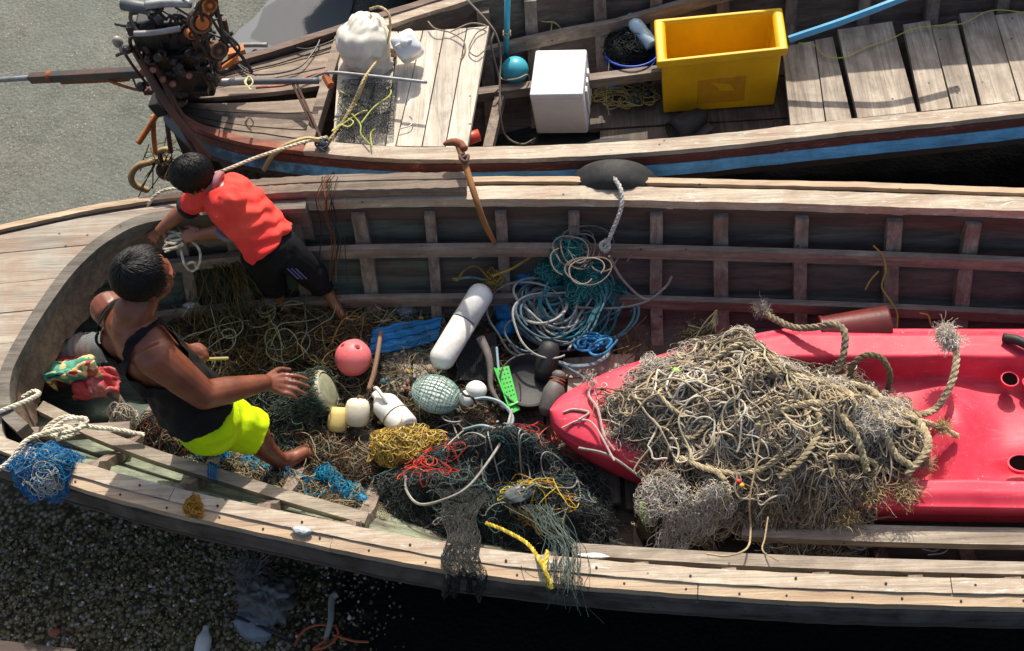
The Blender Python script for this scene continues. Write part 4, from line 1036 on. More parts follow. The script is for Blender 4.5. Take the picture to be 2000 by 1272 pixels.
MB().tubes(walk(4600, 30, .010, 30, r, C[0], C[1], 1.0, .46, -.15, fl, .03, .03, .012), .0012, 3, False).build('shred', strandmat('shred_mix', [(96, 84, 64), (60, 58, 52), (130, 116, 88), (50, 62, 60), (84, 56, 46), (40, 38, 36), (150, 138, 112), (74, 88, 80), (110, 92, 54)]), t)
MB().tubes(walk(230, 44, .013, 13, r, C[0], C[1], 1.0, .46, -.15, fl, .045, .03, .03), .0021, 4, False).build('cord', strandmat('litter_cord', [(156, 142, 108), (120, 110, 84), (100, 116, 110), (140, 112, 60), (170, 160, 136), (80, 70, 56), (60, 92, 100)]), t)
mb = MB()
for i in range(280):
    a = r.uniform(0, 6.28); q = math.sqrt(r.random()); x_, y_ = C[0] + .95 * q * math.cos(a), C[1] + .42 * q * math.sin(a) - .15 * .95 * q * math.cos(a)
    mb.ellipsoid((x_, y_, fl(x_, y_, q) + .03 + r.uniform(0, .02)), (r.uniform(.006, .022), r.uniform(.005, .016), .004), rotm(r.normal(0, .4), r.normal(0, .4), r.uniform(0, 6)), 8, 5)
o = mb.build('scrap_bits', strandmat('scrap_colours', [(150, 146, 138), (90, 80, 68), (60, 110, 130), (176, 170, 150), (120, 60, 50), (70, 76, 70), (160, 140, 70), (110, 106, 100)], .5, False), t, True); o['kind'] = 'stuff'
# hanging net from the boy's rope end
C2 = P(432, 560, .55)
t = thing('hanging_net', 'olive net hanging from the heap up to the coil in the boy hands', 'net', C2)
mb = MB(); r = np.random.default_rng(33)
for i in range(150):
    a = np.array([r.uniform(385, 470), r.uniform(498, 520)]); b = np.array([a[0] + r.normal(30, 46), r.uniform(560, 680)]); m = (a + b) / 2 + r.normal(0, 16, 2)
    mb.tubes(spline(PS([a, m, b], [.74 + r.uniform(-.03, .05), .6 + r.uniform(-.03, .05), .48]), 16) + r.normal(0, .004, (16, 3)), .0019, 3, False)
mb.build('strand', strandmat('ochre_strand', [(112, 92, 50), (92, 80, 52), (134, 112, 58), (74, 64, 46), (60, 66, 52)]), t)
MB().ellipsoid(P(450, 494, .76), (.02, .014, .012)).build('yellow_float', plain('dull_yellow', (190, 166, 50), .5), t, True)
# B: litter and cords right of the boy's foot
C = P(735, 600, FZ)
t = thing('cord_litter', 'tan and olive cords littering the floor left of the white float', 'cord', C)
f = hfun(C[2], .06, .3, 35); r = np.random.default_rng(35)
mound('litter_body', M['murk'], C + np.array([-.08, .02, 0]), .3, .26, 0, .05, t, 35)
MB().tubes(walk(900, 36, .010, 30, r, C[0] - .04, C[1], .34, .3, 0, f, .02, .03, .015), .0012, 3, False).build('mesh', strandmat('mixed_mesh', [(96, 84, 62), (120, 108, 84), (64, 72, 62), (110, 50, 40), (54, 48, 42), (140, 130, 100)]), t)
MB().tubes(walk(60, 60, .013, 12, r, C[0] - .04, C[1], .34, .3, 0, f, .035, .03, .03), .0021, 4, False).build('cord', strandmat('mixed_cord', [(150, 136, 104), (130, 130, 110), (112, 96, 60), (160, 150, 120), (90, 104, 92)]), t)
for z_, (px, py), nm, lab, colr in ((.47, (790, 636), 'float', 'tiny red float lying beside the blue cloth', (206, 60, 44)), (.48, (692, 570), 'float', 'tiny yellow float by the boy foot', (188, 172, 50))):
    tag(MB().ellipsoid(P(px, py, z_), (.017, .014, .014)).build(nm, plain(nm + '_' + lab[5:8], colr, .4), None, True), lab, 'float')
t = thing('plastic_scrap', 'pale grey plastic bag scrap among the cords', 'scrap', P(790, 600, .44))
MB().ellipsoid(P(792, 596, .46), (.06, .075, .012), rotm(.2, .1, .6), 24, 14, lambda v: crumple(v, .3, 5, 8)).build('film', plain('grey_film', (150, 152, 156), .35), t, True)
# floor boards seen between the litter
for (a0, a1, b0, b1), lab in [(((752, 590), (744, 760), (806, 586), (800, 766)), 'grey floor board under the stick and blue tarpaulin'), (((810, 586), (806, 766), (868, 590), (872, 760)), 'grey floor board under the lower end of the white cylinder float'), (((676, 832), (640, 980), (716, 840), (700, 985)), 'worn board beside the black net heap below the two foam floats'), (((1100, 700), (1096, 740), (1240, 690), (1236, 724)), 'loose grey board below the rope pile'), (((1110, 740), (1106, 790), (1240, 728), (1230, 770)), 'loose grey board between the grey fender and the kayak nose')]:
    mb = MB(); quadplank(mb, a0, a1, b0, b1, .43, .03); tag(mb.build('loose_board', M['wood_grey']), lab, 'board', 'loose boards on the boat floor')
# blue cloth
t = thing('tarp', 'folded blue tarpaulin strip under the white cylinder float', 'tarp', P(790, 660, .45))
def cloth(u, v):
    a, b, c, d = P(728, 648, .47), P(864, 618, .47), P(856, 668, .45), P(722, 694, .45)
    p = ((1 - u) * (1 - v))[..., None] * a + (u * (1 - v))[..., None] * b + (u * v)[..., None] * c + ((1 - u) * v)[..., None] * d
    p[..., 2] += .007 * np.sin(v * 17 + 3.2 * u) + .005 * np.abs(np.sin(v * 29 + 6 * u + 1)) + .010 * np.sin(5 * u + 2 * v) + .004 * np.sin(23 * u - 9 * v); return p
U, V = np.meshgrid(np.linspace(0, 1, 40), np.linspace(0, 1, 40), indexing='ij')
M['tarp'] = plain('blue_tarp', (18, 116, 176), .5, (12, 60, 100), .5, 14, .2, .4)
o = MB().grid(cloth(U, V)).build('tarp_sheet', M['tarp'], t, True); md = o.modifiers.new('s', 'SOLIDIFY'); md.thickness = .006
# stick
t = tag(MB().tubes(spline(PS([(744, 648), (738, 690), (730, 730), (720, 762)], [.52, .53, .52, .5]), 20), np.linspace(.011, .012, 20), 8).build('stick', wood('bare_stick', (164, 128, 100), (112, 82, 62), 'y', None, .4, .5), None, True), 'bare brown stick lying across the blue tarpaulin', 'stick')
# pink ball float
M['pink'] = plain('salmon_pink_plastic', (238, 112, 116), .45, (210, 150, 140), .35, 8, .15, .4)
t = thing('ball_float', 'salmon pink ball float with a seam and two holes', 'float', P(690, 735, .43))
Cb = P(690, 699, .52); ax = np.array([.62, -.5, .45]); ax /= np.linalg.norm(ax)
def ballfn(v):
    o = np.ones(len(v))
    o = o + .035 * np.exp(-((v @ ax) / .05) ** 2)
    for d in (np.array([.42, .1, .9]), np.array([-.5, .3, .8])):
        d = d / np.linalg.norm(d); o -= .3 * np.exp(-np.maximum(0, (1 - v @ d)) / .006)
    return o
MB().ellipsoid(Cb, (.087, .087, .087), None, 90, 70, ballfn).build('float_shell', M['pink'], t, True)
mb = MB()
for d in (np.array([.42, .1, .9]), np.array([-.5, .3, .8])):
    d = d / np.linalg.norm(d); mb.lathe([(.001, .068), (.0085, .068), (.0085, .0855), (.001, .0856)], Cb, d, 12)
mb.build('hole', plain('hole_shade', (120, 50, 48), .7), t)
# white cylinder float
M['whitefloat'] = plain('scuffed_white_plastic', (228, 228, 222), .4, (150, 138, 118), .5, 7, .12, .4)
t = thing('cylinder_float', 'long white cylinder float with rounded ends and lifting eye', 'float', P(900, 650, .5))
A0, A1 = P(858, 709, .55), P(944, 567, .62); ax = (A1 - A0); L = np.linalg.norm(ax); ax /= L; r_ = .061
pr = [(r_ * math.cos(a), -r_ * math.sin(a) * .9 + .03) for a in np.linspace(math.pi / 2 - .02, 0, 9)] + [(r_ * 1.0, L * .55), (r_ * .965, L * .552), (r_ * .965, L * .556), (r_, L * .56)] + [(r_ * math.cos(a), L - .03 + r_ * .9 * math.sin(a)) for a in np.linspace(0, math.pi / 2 - .02, 9)]
MB().lathe(pr, A0, ax, 32).build('float_shell', M['whitefloat'], t, True)
e = A1 + ax * .03
mb = MB(); sd = np.cross(ax, (0, 0, 1)); sd /= np.linalg.norm(sd)
mb.tubes(np.array([e + ax * (.02 + .022 * math.sin(q)) + sd * .016 * math.cos(q) for q in np.linspace(-.6, math.pi + .6, 14)]), .006, 8); mb.build('lifting_eye', M['whitefloat'], t, True)
mb = MB(); mb.tubes(np.array([A0 + ax * L * .56 + (sd * math.cos(q) + np.cross(sd, ax) * math.sin(q)) * (r_ + .0005) for q in np.linspace(.3, 2.2, 20)]), .0022, 5); mb.build('scored_line', M['rubber'], t)
mb = MB(); C = P(965, 545, .66); mb.tubes(walk(26, 26, .008, 30, np.random.default_rng(3), C[0], C[1], .035, .04, 0, lambda x, y, q: .66 + 0 * x, .01, .03, .02), .0035, 5)
mb.tubes(spline(PS([(958, 548), (930, 520), (905, 530), (894, 548), (884, 544)], .68), 24), .005, 6); mb.tubes(spline(PS([(962, 540), (1000, 525), (1040, 500), (1070, 490)], .72), 24), .006, 6)
tag(mb.build('rope_knot', strandmat('mustard_rope', [(130, 108, 44), (112, 98, 58), (146, 122, 60)])), 'mustard rope knotted to the eye of the white cylinder float', 'rope')
cordthing('grey plastic strap sticking out above the white cylinder float', [[(884, 546), (920, 542), (950, 548)], [(922, 504), (960, 492), (1010, 490), (1040, 500)], [(860, 556), (890, 572), (930, 580)]], [.62, .72, .5], .006, strandmat('grey_strap', [(150, 154, 152), (120, 150, 150)]), 'strap', 'strap')
# C: teal and white rope pile
C = P(1085, 620, FZ)
t = thing('rope_pile', 'coils of white and teal rope piled against the far inner side', 'rope', C)
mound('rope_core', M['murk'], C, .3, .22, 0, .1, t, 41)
f = hfun(C[2], .17, .15, 41); r = np.random.default_rng(41)
mb = MB()
def coil(n, cpx, cpy, z, R, sp, r, seed, sq=.8, turns=1.0):
    g = np.random.default_rng(seed); A = []
    for i in range(n):
        c = P(cpx + g.normal(0, sp), cpy + g.normal(0, sp * .7), z + g.uniform(0, .1)); R_ = R * g.uniform(.55, 1.15); ph = g.uniform(0, 6); tl = g.normal(0, .22, 2)
        a = np.linspace(0, 2 * math.pi * turns * g.uniform(.8, 1.5), 60) + ph
        q = 1 + .12 * np.sin(2 * a + ph) + .08 * np.sin(3 * a)
        X = R_ * q * np.cos(a) + np.linspace(0, g.normal(0, .05), 60); Y = R_ * sq * q * np.sin(a)
        A.append(np.stack([c[0] + X, c[1] + Y, c[2] + X * tl[0] + Y * (tl[1] + .3)], 1))
    return np.array(A)
mb.tubes(coil(30, 1085, 610, .5, .17, 34, .006, 1, turns=1.2), .0055, 6)
mb.build('white_coil', strandmat('grey_white_rope', [(130, 136, 136), (156, 158, 154), (108, 118, 122), (172, 170, 162), (88, 112, 120), (76, 128, 136)]), t)
MB().tubes(coil(20, 1130, 590, .5, .16, 34, .006, 2, turns=1.2), .006, 6).build('teal_coil', strandmat('teal_rope', [(64, 132, 136), (92, 150, 156), (48, 110, 120), (110, 160, 166)]), t)
MB().tubes(coil(12, 1150, 500, .75, .1, 30, .004, 5), .0035, 5).build('thin_coil', strandmat('brown_grey_line', [(120, 108, 98), (140, 130, 120)]), t)
mb = MB(); mb.tubes(spline(PS([(1180, 650), (1188, 690), (1160, 712), (1118, 716), (1090, 708)], .48), 30), .012, 8); mb.tubes(spline(PS([(1060, 640), (1070, 690), (1110, 720), (1150, 742)], .48), 30), .007, 7)
mb.build('thick_rope', strandmat('pale_teal_thick', [(120, 148, 158), (130, 150, 156)]), t)
mb = MB(); mb.tubes(spline(PS([(1190, 500), (1215, 545), (1262, 585), (1300, 560), (1312, 540)], [.82, .7, .62, .66, .7]), 40), .006, 6); mb.tubes(spline(PS([(1120, 600), (1200, 602), (1260, 590), (1300, 562)], [.6, .6, .62, .66]), 30), .005, 6)
mb.build('loose_end', strandmat('grey_loose_rope', [(140, 138, 132)]), t)
# teal net bundle on the pile
C = P(1120, 520, .66)
t = thing('teal_net', 'teal fishing net bundled on top of the rope pile', 'net', C)
M['tealnet'] = strandmat('teal_net', [(44, 124, 124), (70, 150, 148), (34, 100, 104), (90, 166, 160), (28, 84, 88)])
mb = MB(); r = np.random.default_rng(43)
for (px, py, z, rx, ry, h, n) in [(1112, 500, .72, .1, .1, .05, 700), (1140, 545, .62, .1, .14, .05, 700), (1080, 530, .62, .08, .07, .04, 200), (1190, 580, .52, .07, .08, .03, 160), (1150, 640, .47, .1, .07, .03, 160)]:
    c = P(px, py, z); mb.tubes(walk(n, 30, .009, 40, r, c[0], c[1], rx, ry, 0, hfun(z, h, .3, n), .02, .05, .02), .0016, 3, False)
mb.build('netting', M['tealnet'], t)
mb = MB()
for (px, py, z, rx, ry) in [(1112, 502, .7, .08, .08), (1140, 548, .6, .07, .1), (1080, 532, .6, .06, .05)]: mb.ellipsoid(P(px, py, z), (rx, ry, .05), None, 24, 16, lambda v: crumple(v, .2, 5, int(px)))
mb.build('net_core', plain('teal_core', (26, 72, 74), .8, (50, 110, 108), .5, 40, .6), t, True)
# blue net under the pile
t = thing('blue_net', 'bright blue net cloth showing beneath the rope pile', 'net', P(1010, 600, .45))
mb = MB()
for (px, py, z, rx, ry, sd_) in [(1000, 590, .48, .1, .11, 1), (1030, 540, .56, .07, .05, 2), (1150, 660, .46, .1, .05, 3), (990, 640, .44, .06, .05, 4)]: MB().ellipsoid(P(px, py, z), (rx, ry, .035), rotm(.3, 0, .4), 26, 16, lambda v: crumple(v, .22, 6, sd_)).build('net_cloth', M['tarp'], t, True)
mb = MB(); mb.tubes(coil(10, 1150, 664, .47, .06, 14, .006, 12, .5), .006, 6); mb.build('blue_rope', strandmat('blue_rope', [(40, 130, 190), (70, 150, 200)]), t)
# black basket, green plate, fenders
t = thing('basket', 'black perforated basket lying beside the white cylinder float', 'basket', P(940, 700, .44))
def bas(u, v):
    a, b, c, d = P(905, 660, .52), P(968, 650, .5), P(972, 742, .46), P(890, 742, .47)
    p = ((1 - u) * (1 - v))[..., None] * a + (u * (1 - v))[..., None] * b + (u * v)[..., None] * c + ((1 - u) * v)[..., None] * d
    p[..., 2] += -.03 * np.sin(u * 3.14) * np.sin(v * 3.14); return p
mb = MB(); netgrid(mb, bas, 22, 26, .0028, np.random.default_rng(1), .03, 4); mb.build('basket_mesh', plain('black_basket', (36, 36, 36), .5), t)
t = thing('pan', 'round black rubber pan behind the green plastic strip', 'pan', P(1030, 750, .42))
MB().lathe([(.001, .0), (.1, .0), (.115, .01), (.13, .05), (.138, .055), (.14, .045), (.122, -.01), (.1, -.02), (.001, -.02)], P(1032, 752, .45), (.1, -.1, 1), 40).build('pan_shell', M['rubber'], t, True)
t = thing('hook_bar', 'curved grey branch standing beside the green plastic strip', 'branch', P(965, 760, .45))
MB().tubes(spline(PS([(938, 660), (952, 690), (958, 720), (960, 760), (985, 800)], [.56, .54, .52, .49, .46]), 30), np.linspace(.022, .009, 30), 10).build('branch', plain('grey_branch', (96, 88, 84), .7, (150, 140, 132), .5, 16, .4), t, True)
t = thing('plastic_strip', 'bright green perforated plastic strip lying on the black pan', 'strip', P(990, 770, .47))
M['green'] = plain('bright_green_plastic', (56, 196, 60), .4, (40, 140, 50), .4, 14)
def strip():
    a, b, c, d = P(968, 720, .52), P(994, 714, .52), P(1016, 800, .48), P(1000, 808, .48)
    o = MB(); n = 12
    hexa(o, (a, b, c, d), [p - np.array([0, 0, .006]) for p in (a, b, c, d)]); o.build('strip_plate', M['green'], t, bevel=.002)
    h = MB()
    for i in range(7):
        for j in range(3):
            u, v = (j + .8) / 3.6, (i + .7) / 10.5
            p = (a * (1 - u) + b * u) * (1 - v) + (d * (1 - u) + c * u) * v
            h.lathe([(.001, .0015), (.004, .0015), (.004, .0), (.001, .0)], p, k=6)
    h.build('perforation', M['rubber'], t)
    e = MB(); e.beam((a * .15 + d * .85) + np.array([0, 0, .006]), (b * .15 + c * .85) + np.array([0, 0, .006]), .012, .012); e.beam(a + np.array([-.005, 0, .004]), d + np.array([-.005, 0, .004]), .008, .014); e.build('strip_edge', M['green'], t, bevel=.002)
strip()
tag(MB().beam(P(970, 678, .54), P(974, 726, .5), .012, .012).build('tube', plain('pale_blue_tube', (150, 176, 186), .4), None, bevel=.004), 'short pale blue tube sticking up at the top of the green strip', 'tube')
t = thing('fender', 'dirty grey rubber fender standing before the kayak nose', 'fender', P(1080, 770, .42))
MB().lathe([(.001, -.1), (.03, -.1), (.048, -.07), (.05, .02), (.035, .06), (.022, .07), (.03, .085), (.034, .1), (.02, .115), (.001, .12)], P(1080, 772, .53), (.3, .8, .35), 20).build('fender_body', plain('dirty_grey_rubber', (100, 96, 92), .6, (44, 40, 38), .6, 14, .3), t, True)
mb = MB()
for q in (.06, .075): mb.tubes(np.array([P(1080, 772, .53) + np.array([.3, .8, .35]) / .92 * q + .036 * (np.array([.94, -.35, 0]) * math.cos(a) + np.array([0, -.35, .94]) * math.sin(a)) for a in np.linspace(0, 6.28, 18)]), .003, 5)
mb.build('fender_cord', M['rust'], t)
t = thing('fender', 'black rubber fender standing behind the grey one', 'fender', P(1070, 700, .44))
MB().lathe([(.001, -.09), (.04, -.09), (.05, -.05), (.052, .05), (.04, .09), (.001, .1)], P(1068, 706, .5), (.2, .7, .5), 20).build('fender_body', M['rubber'], t, True)
# teal mesh float and white bulb float
t = thing('net_float', 'pale float wrapped in teal netting beside the white bottle', 'float', P(855, 790, .44))
Cf = P(852, 770, .53); Rf = rotm(.2, .15, -.35); rf = np.array([.115, .09, .055])
MB().ellipsoid(Cf, rf * .95, Rf, 30, 20).build('float_core', plain('pale_float', (226, 230, 216), .5, (176, 184, 164), .4, 12), t, True)
mb = MB()
def wrap(u, v):
    a = u * 2 * math.pi; th = .25 + v * 2.6
    w = np.stack([-np.cos(th), np.sin(th) * np.cos(a), np.sin(th) * np.sin(a)], -1) * rf
    return w @ Rf.T + Cf
netgrid(mb, wrap, 32, 16, .0021, np.random.default_rng(4), .12, 4); mb.build('net_wrap', strandmat('pale_teal_net', [(140, 176, 164), (176, 200, 188), (110, 152, 146)]), t)
t = thing('bulb_float', 'small white two-lobed float tied to a grey hose', 'float', P(925, 790, .46))
mb = MB(); mb.ellipsoid(P(930, 762, .55), (.05, .045, .042), rotm(0, 0, -.2), 22, 16); mb.ellipsoid(P(912, 778, .53), (.035, .04, .035), None, 18, 12); mb.build('float_shell', M['whitefloat'], t, True)
mb = MB(); mb.tubes(spline(PS([(900, 762), (908, 772), (922, 776), (930, 790)], [.57, .59, .6, .57]), 20), .006, 6); mb.build('cord', M['rubber'], t)
cordthing('grey green hose curling round below the white bulb float', [[(926, 780), (950, 778), (980, 788), (1000, 812), (996, 832), (970, 838), (940, 832), (905, 840)]], [[.58, .56, .55, .54, .54, .54, .54, .5]], .0085, plain('grey_green_hose', (128, 150, 150), .5, (90, 104, 104), .5), 'hose', 'hose')
# white bottle float, two foam floats
t = thing('bottle', 'white plastic bottle with handle lying in the nets', 'bottle', P(770, 830, .45))
ax = np.array([.55, -.72, .1]); ax /= np.linalg.norm(ax)
o = MB().lathe([(.001, -.145), (.02, -.145), (.021, -.12), (.034, -.105), (.058, -.07), (.064, -.055), (.065, .02), (.062, .024), (.065, .03), (.064, .105), (.055, .122), (.001, .124)], P(766, 806, .52), ax, 26).build('bottle_body', plain('white_bottle', (234, 234, 230), .35, (180, 170, 150), .3, 9, .1, .5), t, True)
mb = MB(); c = P(742, 770, .6); mb.tubes(spline([c + np.array(v) for v in ((-.03, .045, -.02), (-.015, .03, .0), (.012, -.01, .0), (.03, -.04, -.02))], 18), .0085, 8); mb.build('handle', M['whitefloat'], t, True)
t_ = MB(); t_.tubes(np.array([P(766, 806, .52) + ax * .028 + .0665 * (np.cross(ax, (0, 0, 1)) * math.cos(a) + np.array([0, 0, 1]) * math.sin(a)) for a in np.linspace(0, 3.2, 20)]), .003, 5); t_.build('cord', strandmat('tan_cord', [(160, 140, 100)]), t)
def drum(name, label, c, r, h, ax, mat):
    t = thing(name, label, 'float', c)
    pr = [(.012, -h / 2), (r * .6, -h / 2), (r * .86, -h * .42), (r, -h * .22), (r * 1.02, 0), (r, h * .22), (r * .86, h * .42), (r * .6, h / 2), (.012, h / 2), (.011, h / 2 - .02), (.001, h / 2 - .02)]
    MB().lathe(pr, c, ax, 28).build('float_body', mat, t, True)
    mb = MB(); z = np.array(ax) / np.linalg.norm(ax); mb.tubes(spline([c + z * h * .5, c + z * (h * .5 + .012), c + z * h * .52 + np.array([.02, .01, -.01]), c + np.array([r * .9, .02, -.03])], 12), .004, 5); mb.build('cord', strandmat(name + '_cord', [(120, 104, 80)]), t)
drum('foam_float', 'cream drum-shaped foam float next to the yellowed one', P(698, 806, .52), .056, .125, (.1, .75, .6), plain('cream_foam', (226, 218, 196), .6, (190, 176, 140), .4, 8, .2))
drum('foam_float', 'yellowed drum-shaped foam float left of the cream one', P(660, 820, .5), .047, .115, (.1, .8, .5), plain('yellowed_foam', (222, 196, 124), .6, (180, 140, 70), .4, 8, .2))
# round float under net that the man reaches for
t = thing('round_float', 'round pale float under a sleeve of net below the man hand', 'float', P(630, 790, .45))
Cr = P(622, 768, .55); ax = np.array([.85, .1, .35]); ax /= np.linalg.norm(ax)
MB().lathe([(.001, .06), (.06, .06), (.085, .05), (.097, .02), (.1, -.02), (.095, -.06), (.07, -.09), (.001, -.1)], Cr, ax, 34).build('float_body', plain('slimy_pale_float', (156, 156, 126), .6, (84, 92, 78), .7, 9, .4), t, True)
MB().lathe([(.085, .056), (.099, .044), (.104, .02), (.098, .02), (.09, .05)], Cr, ax, 34, False).build('rim', plain('slimy_rim', (188, 184, 156), .6, (110, 112, 92), .5, 9), t, True)
mb = MB(); r = np.random.default_rng(14)
x = np.cross(ax, (0, 0, 1.)); x /= np.linalg.norm(x); y = np.cross(x, ax)
A = []
for i in range(260):
    a0 = r.uniform(-.9, 4.0); a = a0 + np.linspace(0, r.normal(0, .7), 14); h = np.linspace(r.uniform(.02, .07), r.uniform(-.2, -.04), 14)
    A.append(Cr + ax * h[:, None] + (x * np.cos(a)[:, None] + y * np.sin(a)[:, None]) * (.104 + .012 * r.random() + np.maximum(0, -h - .05)[:, None] * .3) + r.normal(0, .004, (14, 3)))
mb.tubes(np.array(A), .0016, 3, False); mb.build('net_sleeve', strandmat('grey_green_net', [(76, 84, 72), (96, 104, 88), (58, 70, 66), (120, 120, 96), (50, 84, 84)]), t)
# D: black net heap: several uneven piles with a ragged edge
def pile_relief(bumps, base, seed, zr=.7):
    bb = [(P(a, b, zr), sx, sy, h) for (a, b), sx, sy, h in bumps]; g = np.random.default_rng(seed); dd = g.normal(0, 17, (7, 2)); pp = g.uniform(0, 6, 7)
    def f(x, y, q=None):
        z = sum(h * np.exp(-((x - c[0]) / sx) ** 2 - ((y - c[1]) / sy) ** 2) for c, sx, sy, h in bb)
        w = sum(np.sin(x * a + y * b + c) for (a, b), c in zip(dd, pp)) / 7
        return base + z * (1 + .45 * w) + .035 * w
    return f
def pile_core(f, outline, zr, seed, mat, parent, sink=.035):
    g = np.random.default_rng(seed); O = spline(PS(outline, zr), 150, True); cc = O.mean(0); rows = []
    for q in np.linspace(1, .02, 36):
        X = cc[:2] + (O[:, :2] - cc[:2]) * q * (1 + .03 * np.sin(np.arange(150) * .9)[:, None]); z = f(X[:, 0], X[:, 1]) - sink + g.normal(0, .008, len(X)); z = np.where(q > .97, z - .08, z)
        rows.append(np.concatenate([X, z[:, None]], 1))
    return MB().loft(rows).build('net_body', mat, parent, True)
def net_patch(mb, f, corners, zr, nu, nv, r, seed, lift=.012, jit=.7):
    g = np.random.default_rng(seed); a, b, c, d = [P(*p, zr) for p in corners]; ph = g.uniform(0, 6, 6)
    def fn(u, v):
        u2 = u + .05 * np.sin(7 * v + ph[0]) + .04 * np.sin(13 * u + 9 * v + ph[1]); v2 = v + .05 * np.sin(8 * u + ph[2]) + .04 * np.sin(11 * v + 12 * u + ph[3])
        p = ((1 - u2) * (1 - v2))[..., None] * a + (u2 * (1 - v2))[..., None] * b + (u2 * v2)[..., None] * c + ((1 - u2) * v2)[..., None] * d
        p[..., 2] = f(p[..., 0], p[..., 1]) + lift + .012 * np.sin(17 * u + 5 * v + ph[4]) + .008 * np.sin(23 * v + ph[5]); return p
    netgrid(mb, fn, nu, nv, r, g, jit)
C = P(950, 955, FZ)
t = thing('net_heap', 'big black net heap tangled with red, teal and yellow cords by the near gunwale', 'net', C)
f = pile_relief([((960, 900), .2, .14, .22), ((840, 920), .16, .14, .13), ((1060, 960), .18, .14, .17), ((930, 1010), .3, .10, .12), ((1130, 1010), .12, .12, .09), ((1010, 850), .14, .10, .10), ((780, 960), .12, .12, .06)], FZ + .02, 51, .6)
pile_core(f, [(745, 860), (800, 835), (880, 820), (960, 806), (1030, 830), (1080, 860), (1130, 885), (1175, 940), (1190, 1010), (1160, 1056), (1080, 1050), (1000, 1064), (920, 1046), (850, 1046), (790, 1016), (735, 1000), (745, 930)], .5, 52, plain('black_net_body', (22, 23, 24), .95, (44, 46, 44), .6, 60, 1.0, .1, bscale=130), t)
r = np.random.default_rng(51)
BL = [(40, 42, 44), (64, 68, 68), (28, 30, 32), (92, 96, 94), (48, 64, 64), (56, 52, 48), (118, 120, 114), (36, 44, 46)]
mb = MB()
for n_, px_, a_, b_, q_ in [(3600, (950, 940), .56, .30, 1), (1400, (860, 930), .34, .26, 2), (1400, (1080, 980), .30, .22, 3), (1000, (950, 1015), .5, .13, 4)]:
    c = P(*px_, .55); mb.tubes(walk(n_, 28, .009, 42, np.random.default_rng(510 + q_), c[0], c[1], a_, b_, -.22, f, .02, .05, .02), .0010, 3, False)
mb.build('netting', strandmat('black_netting', BL), t)
mb = MB()
for k_, cs in enumerate([[(780, 880), (930, 850), (960, 960), (800, 990)], [(930, 860), (1080, 870), (1110, 980), (950, 970)], [(850, 960), (1000, 950), (1020, 1050), (860, 1040)], [(1010, 930), (1150, 950), (1160, 1050), (1020, 1040)]]): net_patch(mb, f, cs, .6, 44, 40, .0009, 520 + k_)
mb.build('mesh_fold', strandmat('grey_mesh_fold', [(74, 78, 78), (96, 100, 98), (56, 60, 62)]), t)
def cords(n, K, cols, rad, nm, seed, cv=10, px=None, rx=.5, ry=.28, lift=.035):
    c = C if px is None else P(*px, FZ); q = np.random.default_rng(seed)
    MB().tubes(walk(n, K, .013, cv, q, c[0], c[1], rx, ry, -.22, f, lift, .03, .02), rad, 5, False).build(nm, strandmat(nm + '_colours', cols), t)
cords(70, 40, [(56, 100, 98), (84, 116, 112), (100, 106, 100), (44, 76, 80)], .0018, 'teal_cord', 1, 20)
cords(9, 60, [(190, 56, 44), (204, 84, 60), (160, 40, 44)], .0023, 'red_cord', 2, 16, (850, 925), .15, .2, .05)
cords(8, 40, [(190, 52, 54), (206, 110, 70)], .0019, 'pink_cord', 3, 14, (1060, 880), .24, .1, .04)
cords(13, 44, [(206, 160, 52), (190, 140, 40), (196, 180, 70)], .0022, 'yellow_cord', 4, 18, (1060, 1020), .2, .1, .05)
cords(7, 80, [(150, 150, 142), (128, 132, 126), (170, 166, 156)], .0034, 'grey_cord', 5, 6, None, .5, .28, .05)
mb = MB(); mb.tubes(spline(PS([(1000, 800), (985, 850), (955, 900), (915, 950), (870, 975), (820, 985), (795, 960), (792, 930)], [.62, .7, .75, .74, .7, .64, .62, .62]), 80), .006, 6); mb.build('pale_rope', strandmat('pale_grey_rope', [(140, 140, 134), (160, 156, 146)]), t); MB().tubes(spline(PS([(1130, 875), (1190, 890), (1260, 940), (1290, 965)], [.72, .66, .62, .6]), 30), .006, 6).build('pale_rope', strandmat('pale_grey_rope_b', [(140, 140, 134), (160, 156, 146)]), t)
mb = MB(); mb.ellipsoid(P(1012, 965, .67), (.075, .04, .006), rotm(.3, 0, .3), 24, 14, lambda v: crumple(v, .25, 5, 3)); mb.build('film_scrap', plain('wet_film', (92, 98, 98), .35), t, True)
# yellow net tuft
C5 = P(788, 868, .5)
t = thing('yellow_net', 'mustard yellow net tuft in front of the white bottle', 'net', C5)
mb = MB(); mb.tubes(walk(420, 30, .009, 36, np.random.default_rng(52), C5[0], C5[1], .16, .10, .15, hfun(.50, .04, .6, 3), .02, .04, .02), .0022, 3, False); mb.build('netting', strandmat('mustard_net', [(214, 182, 92), (190, 156, 66), (228, 204, 130), (150, 122, 56)]), t)
mound('net_core', plain('mustard_core', (120, 98, 50), .9), C5, .11, .065, .15, .035, t, 53)
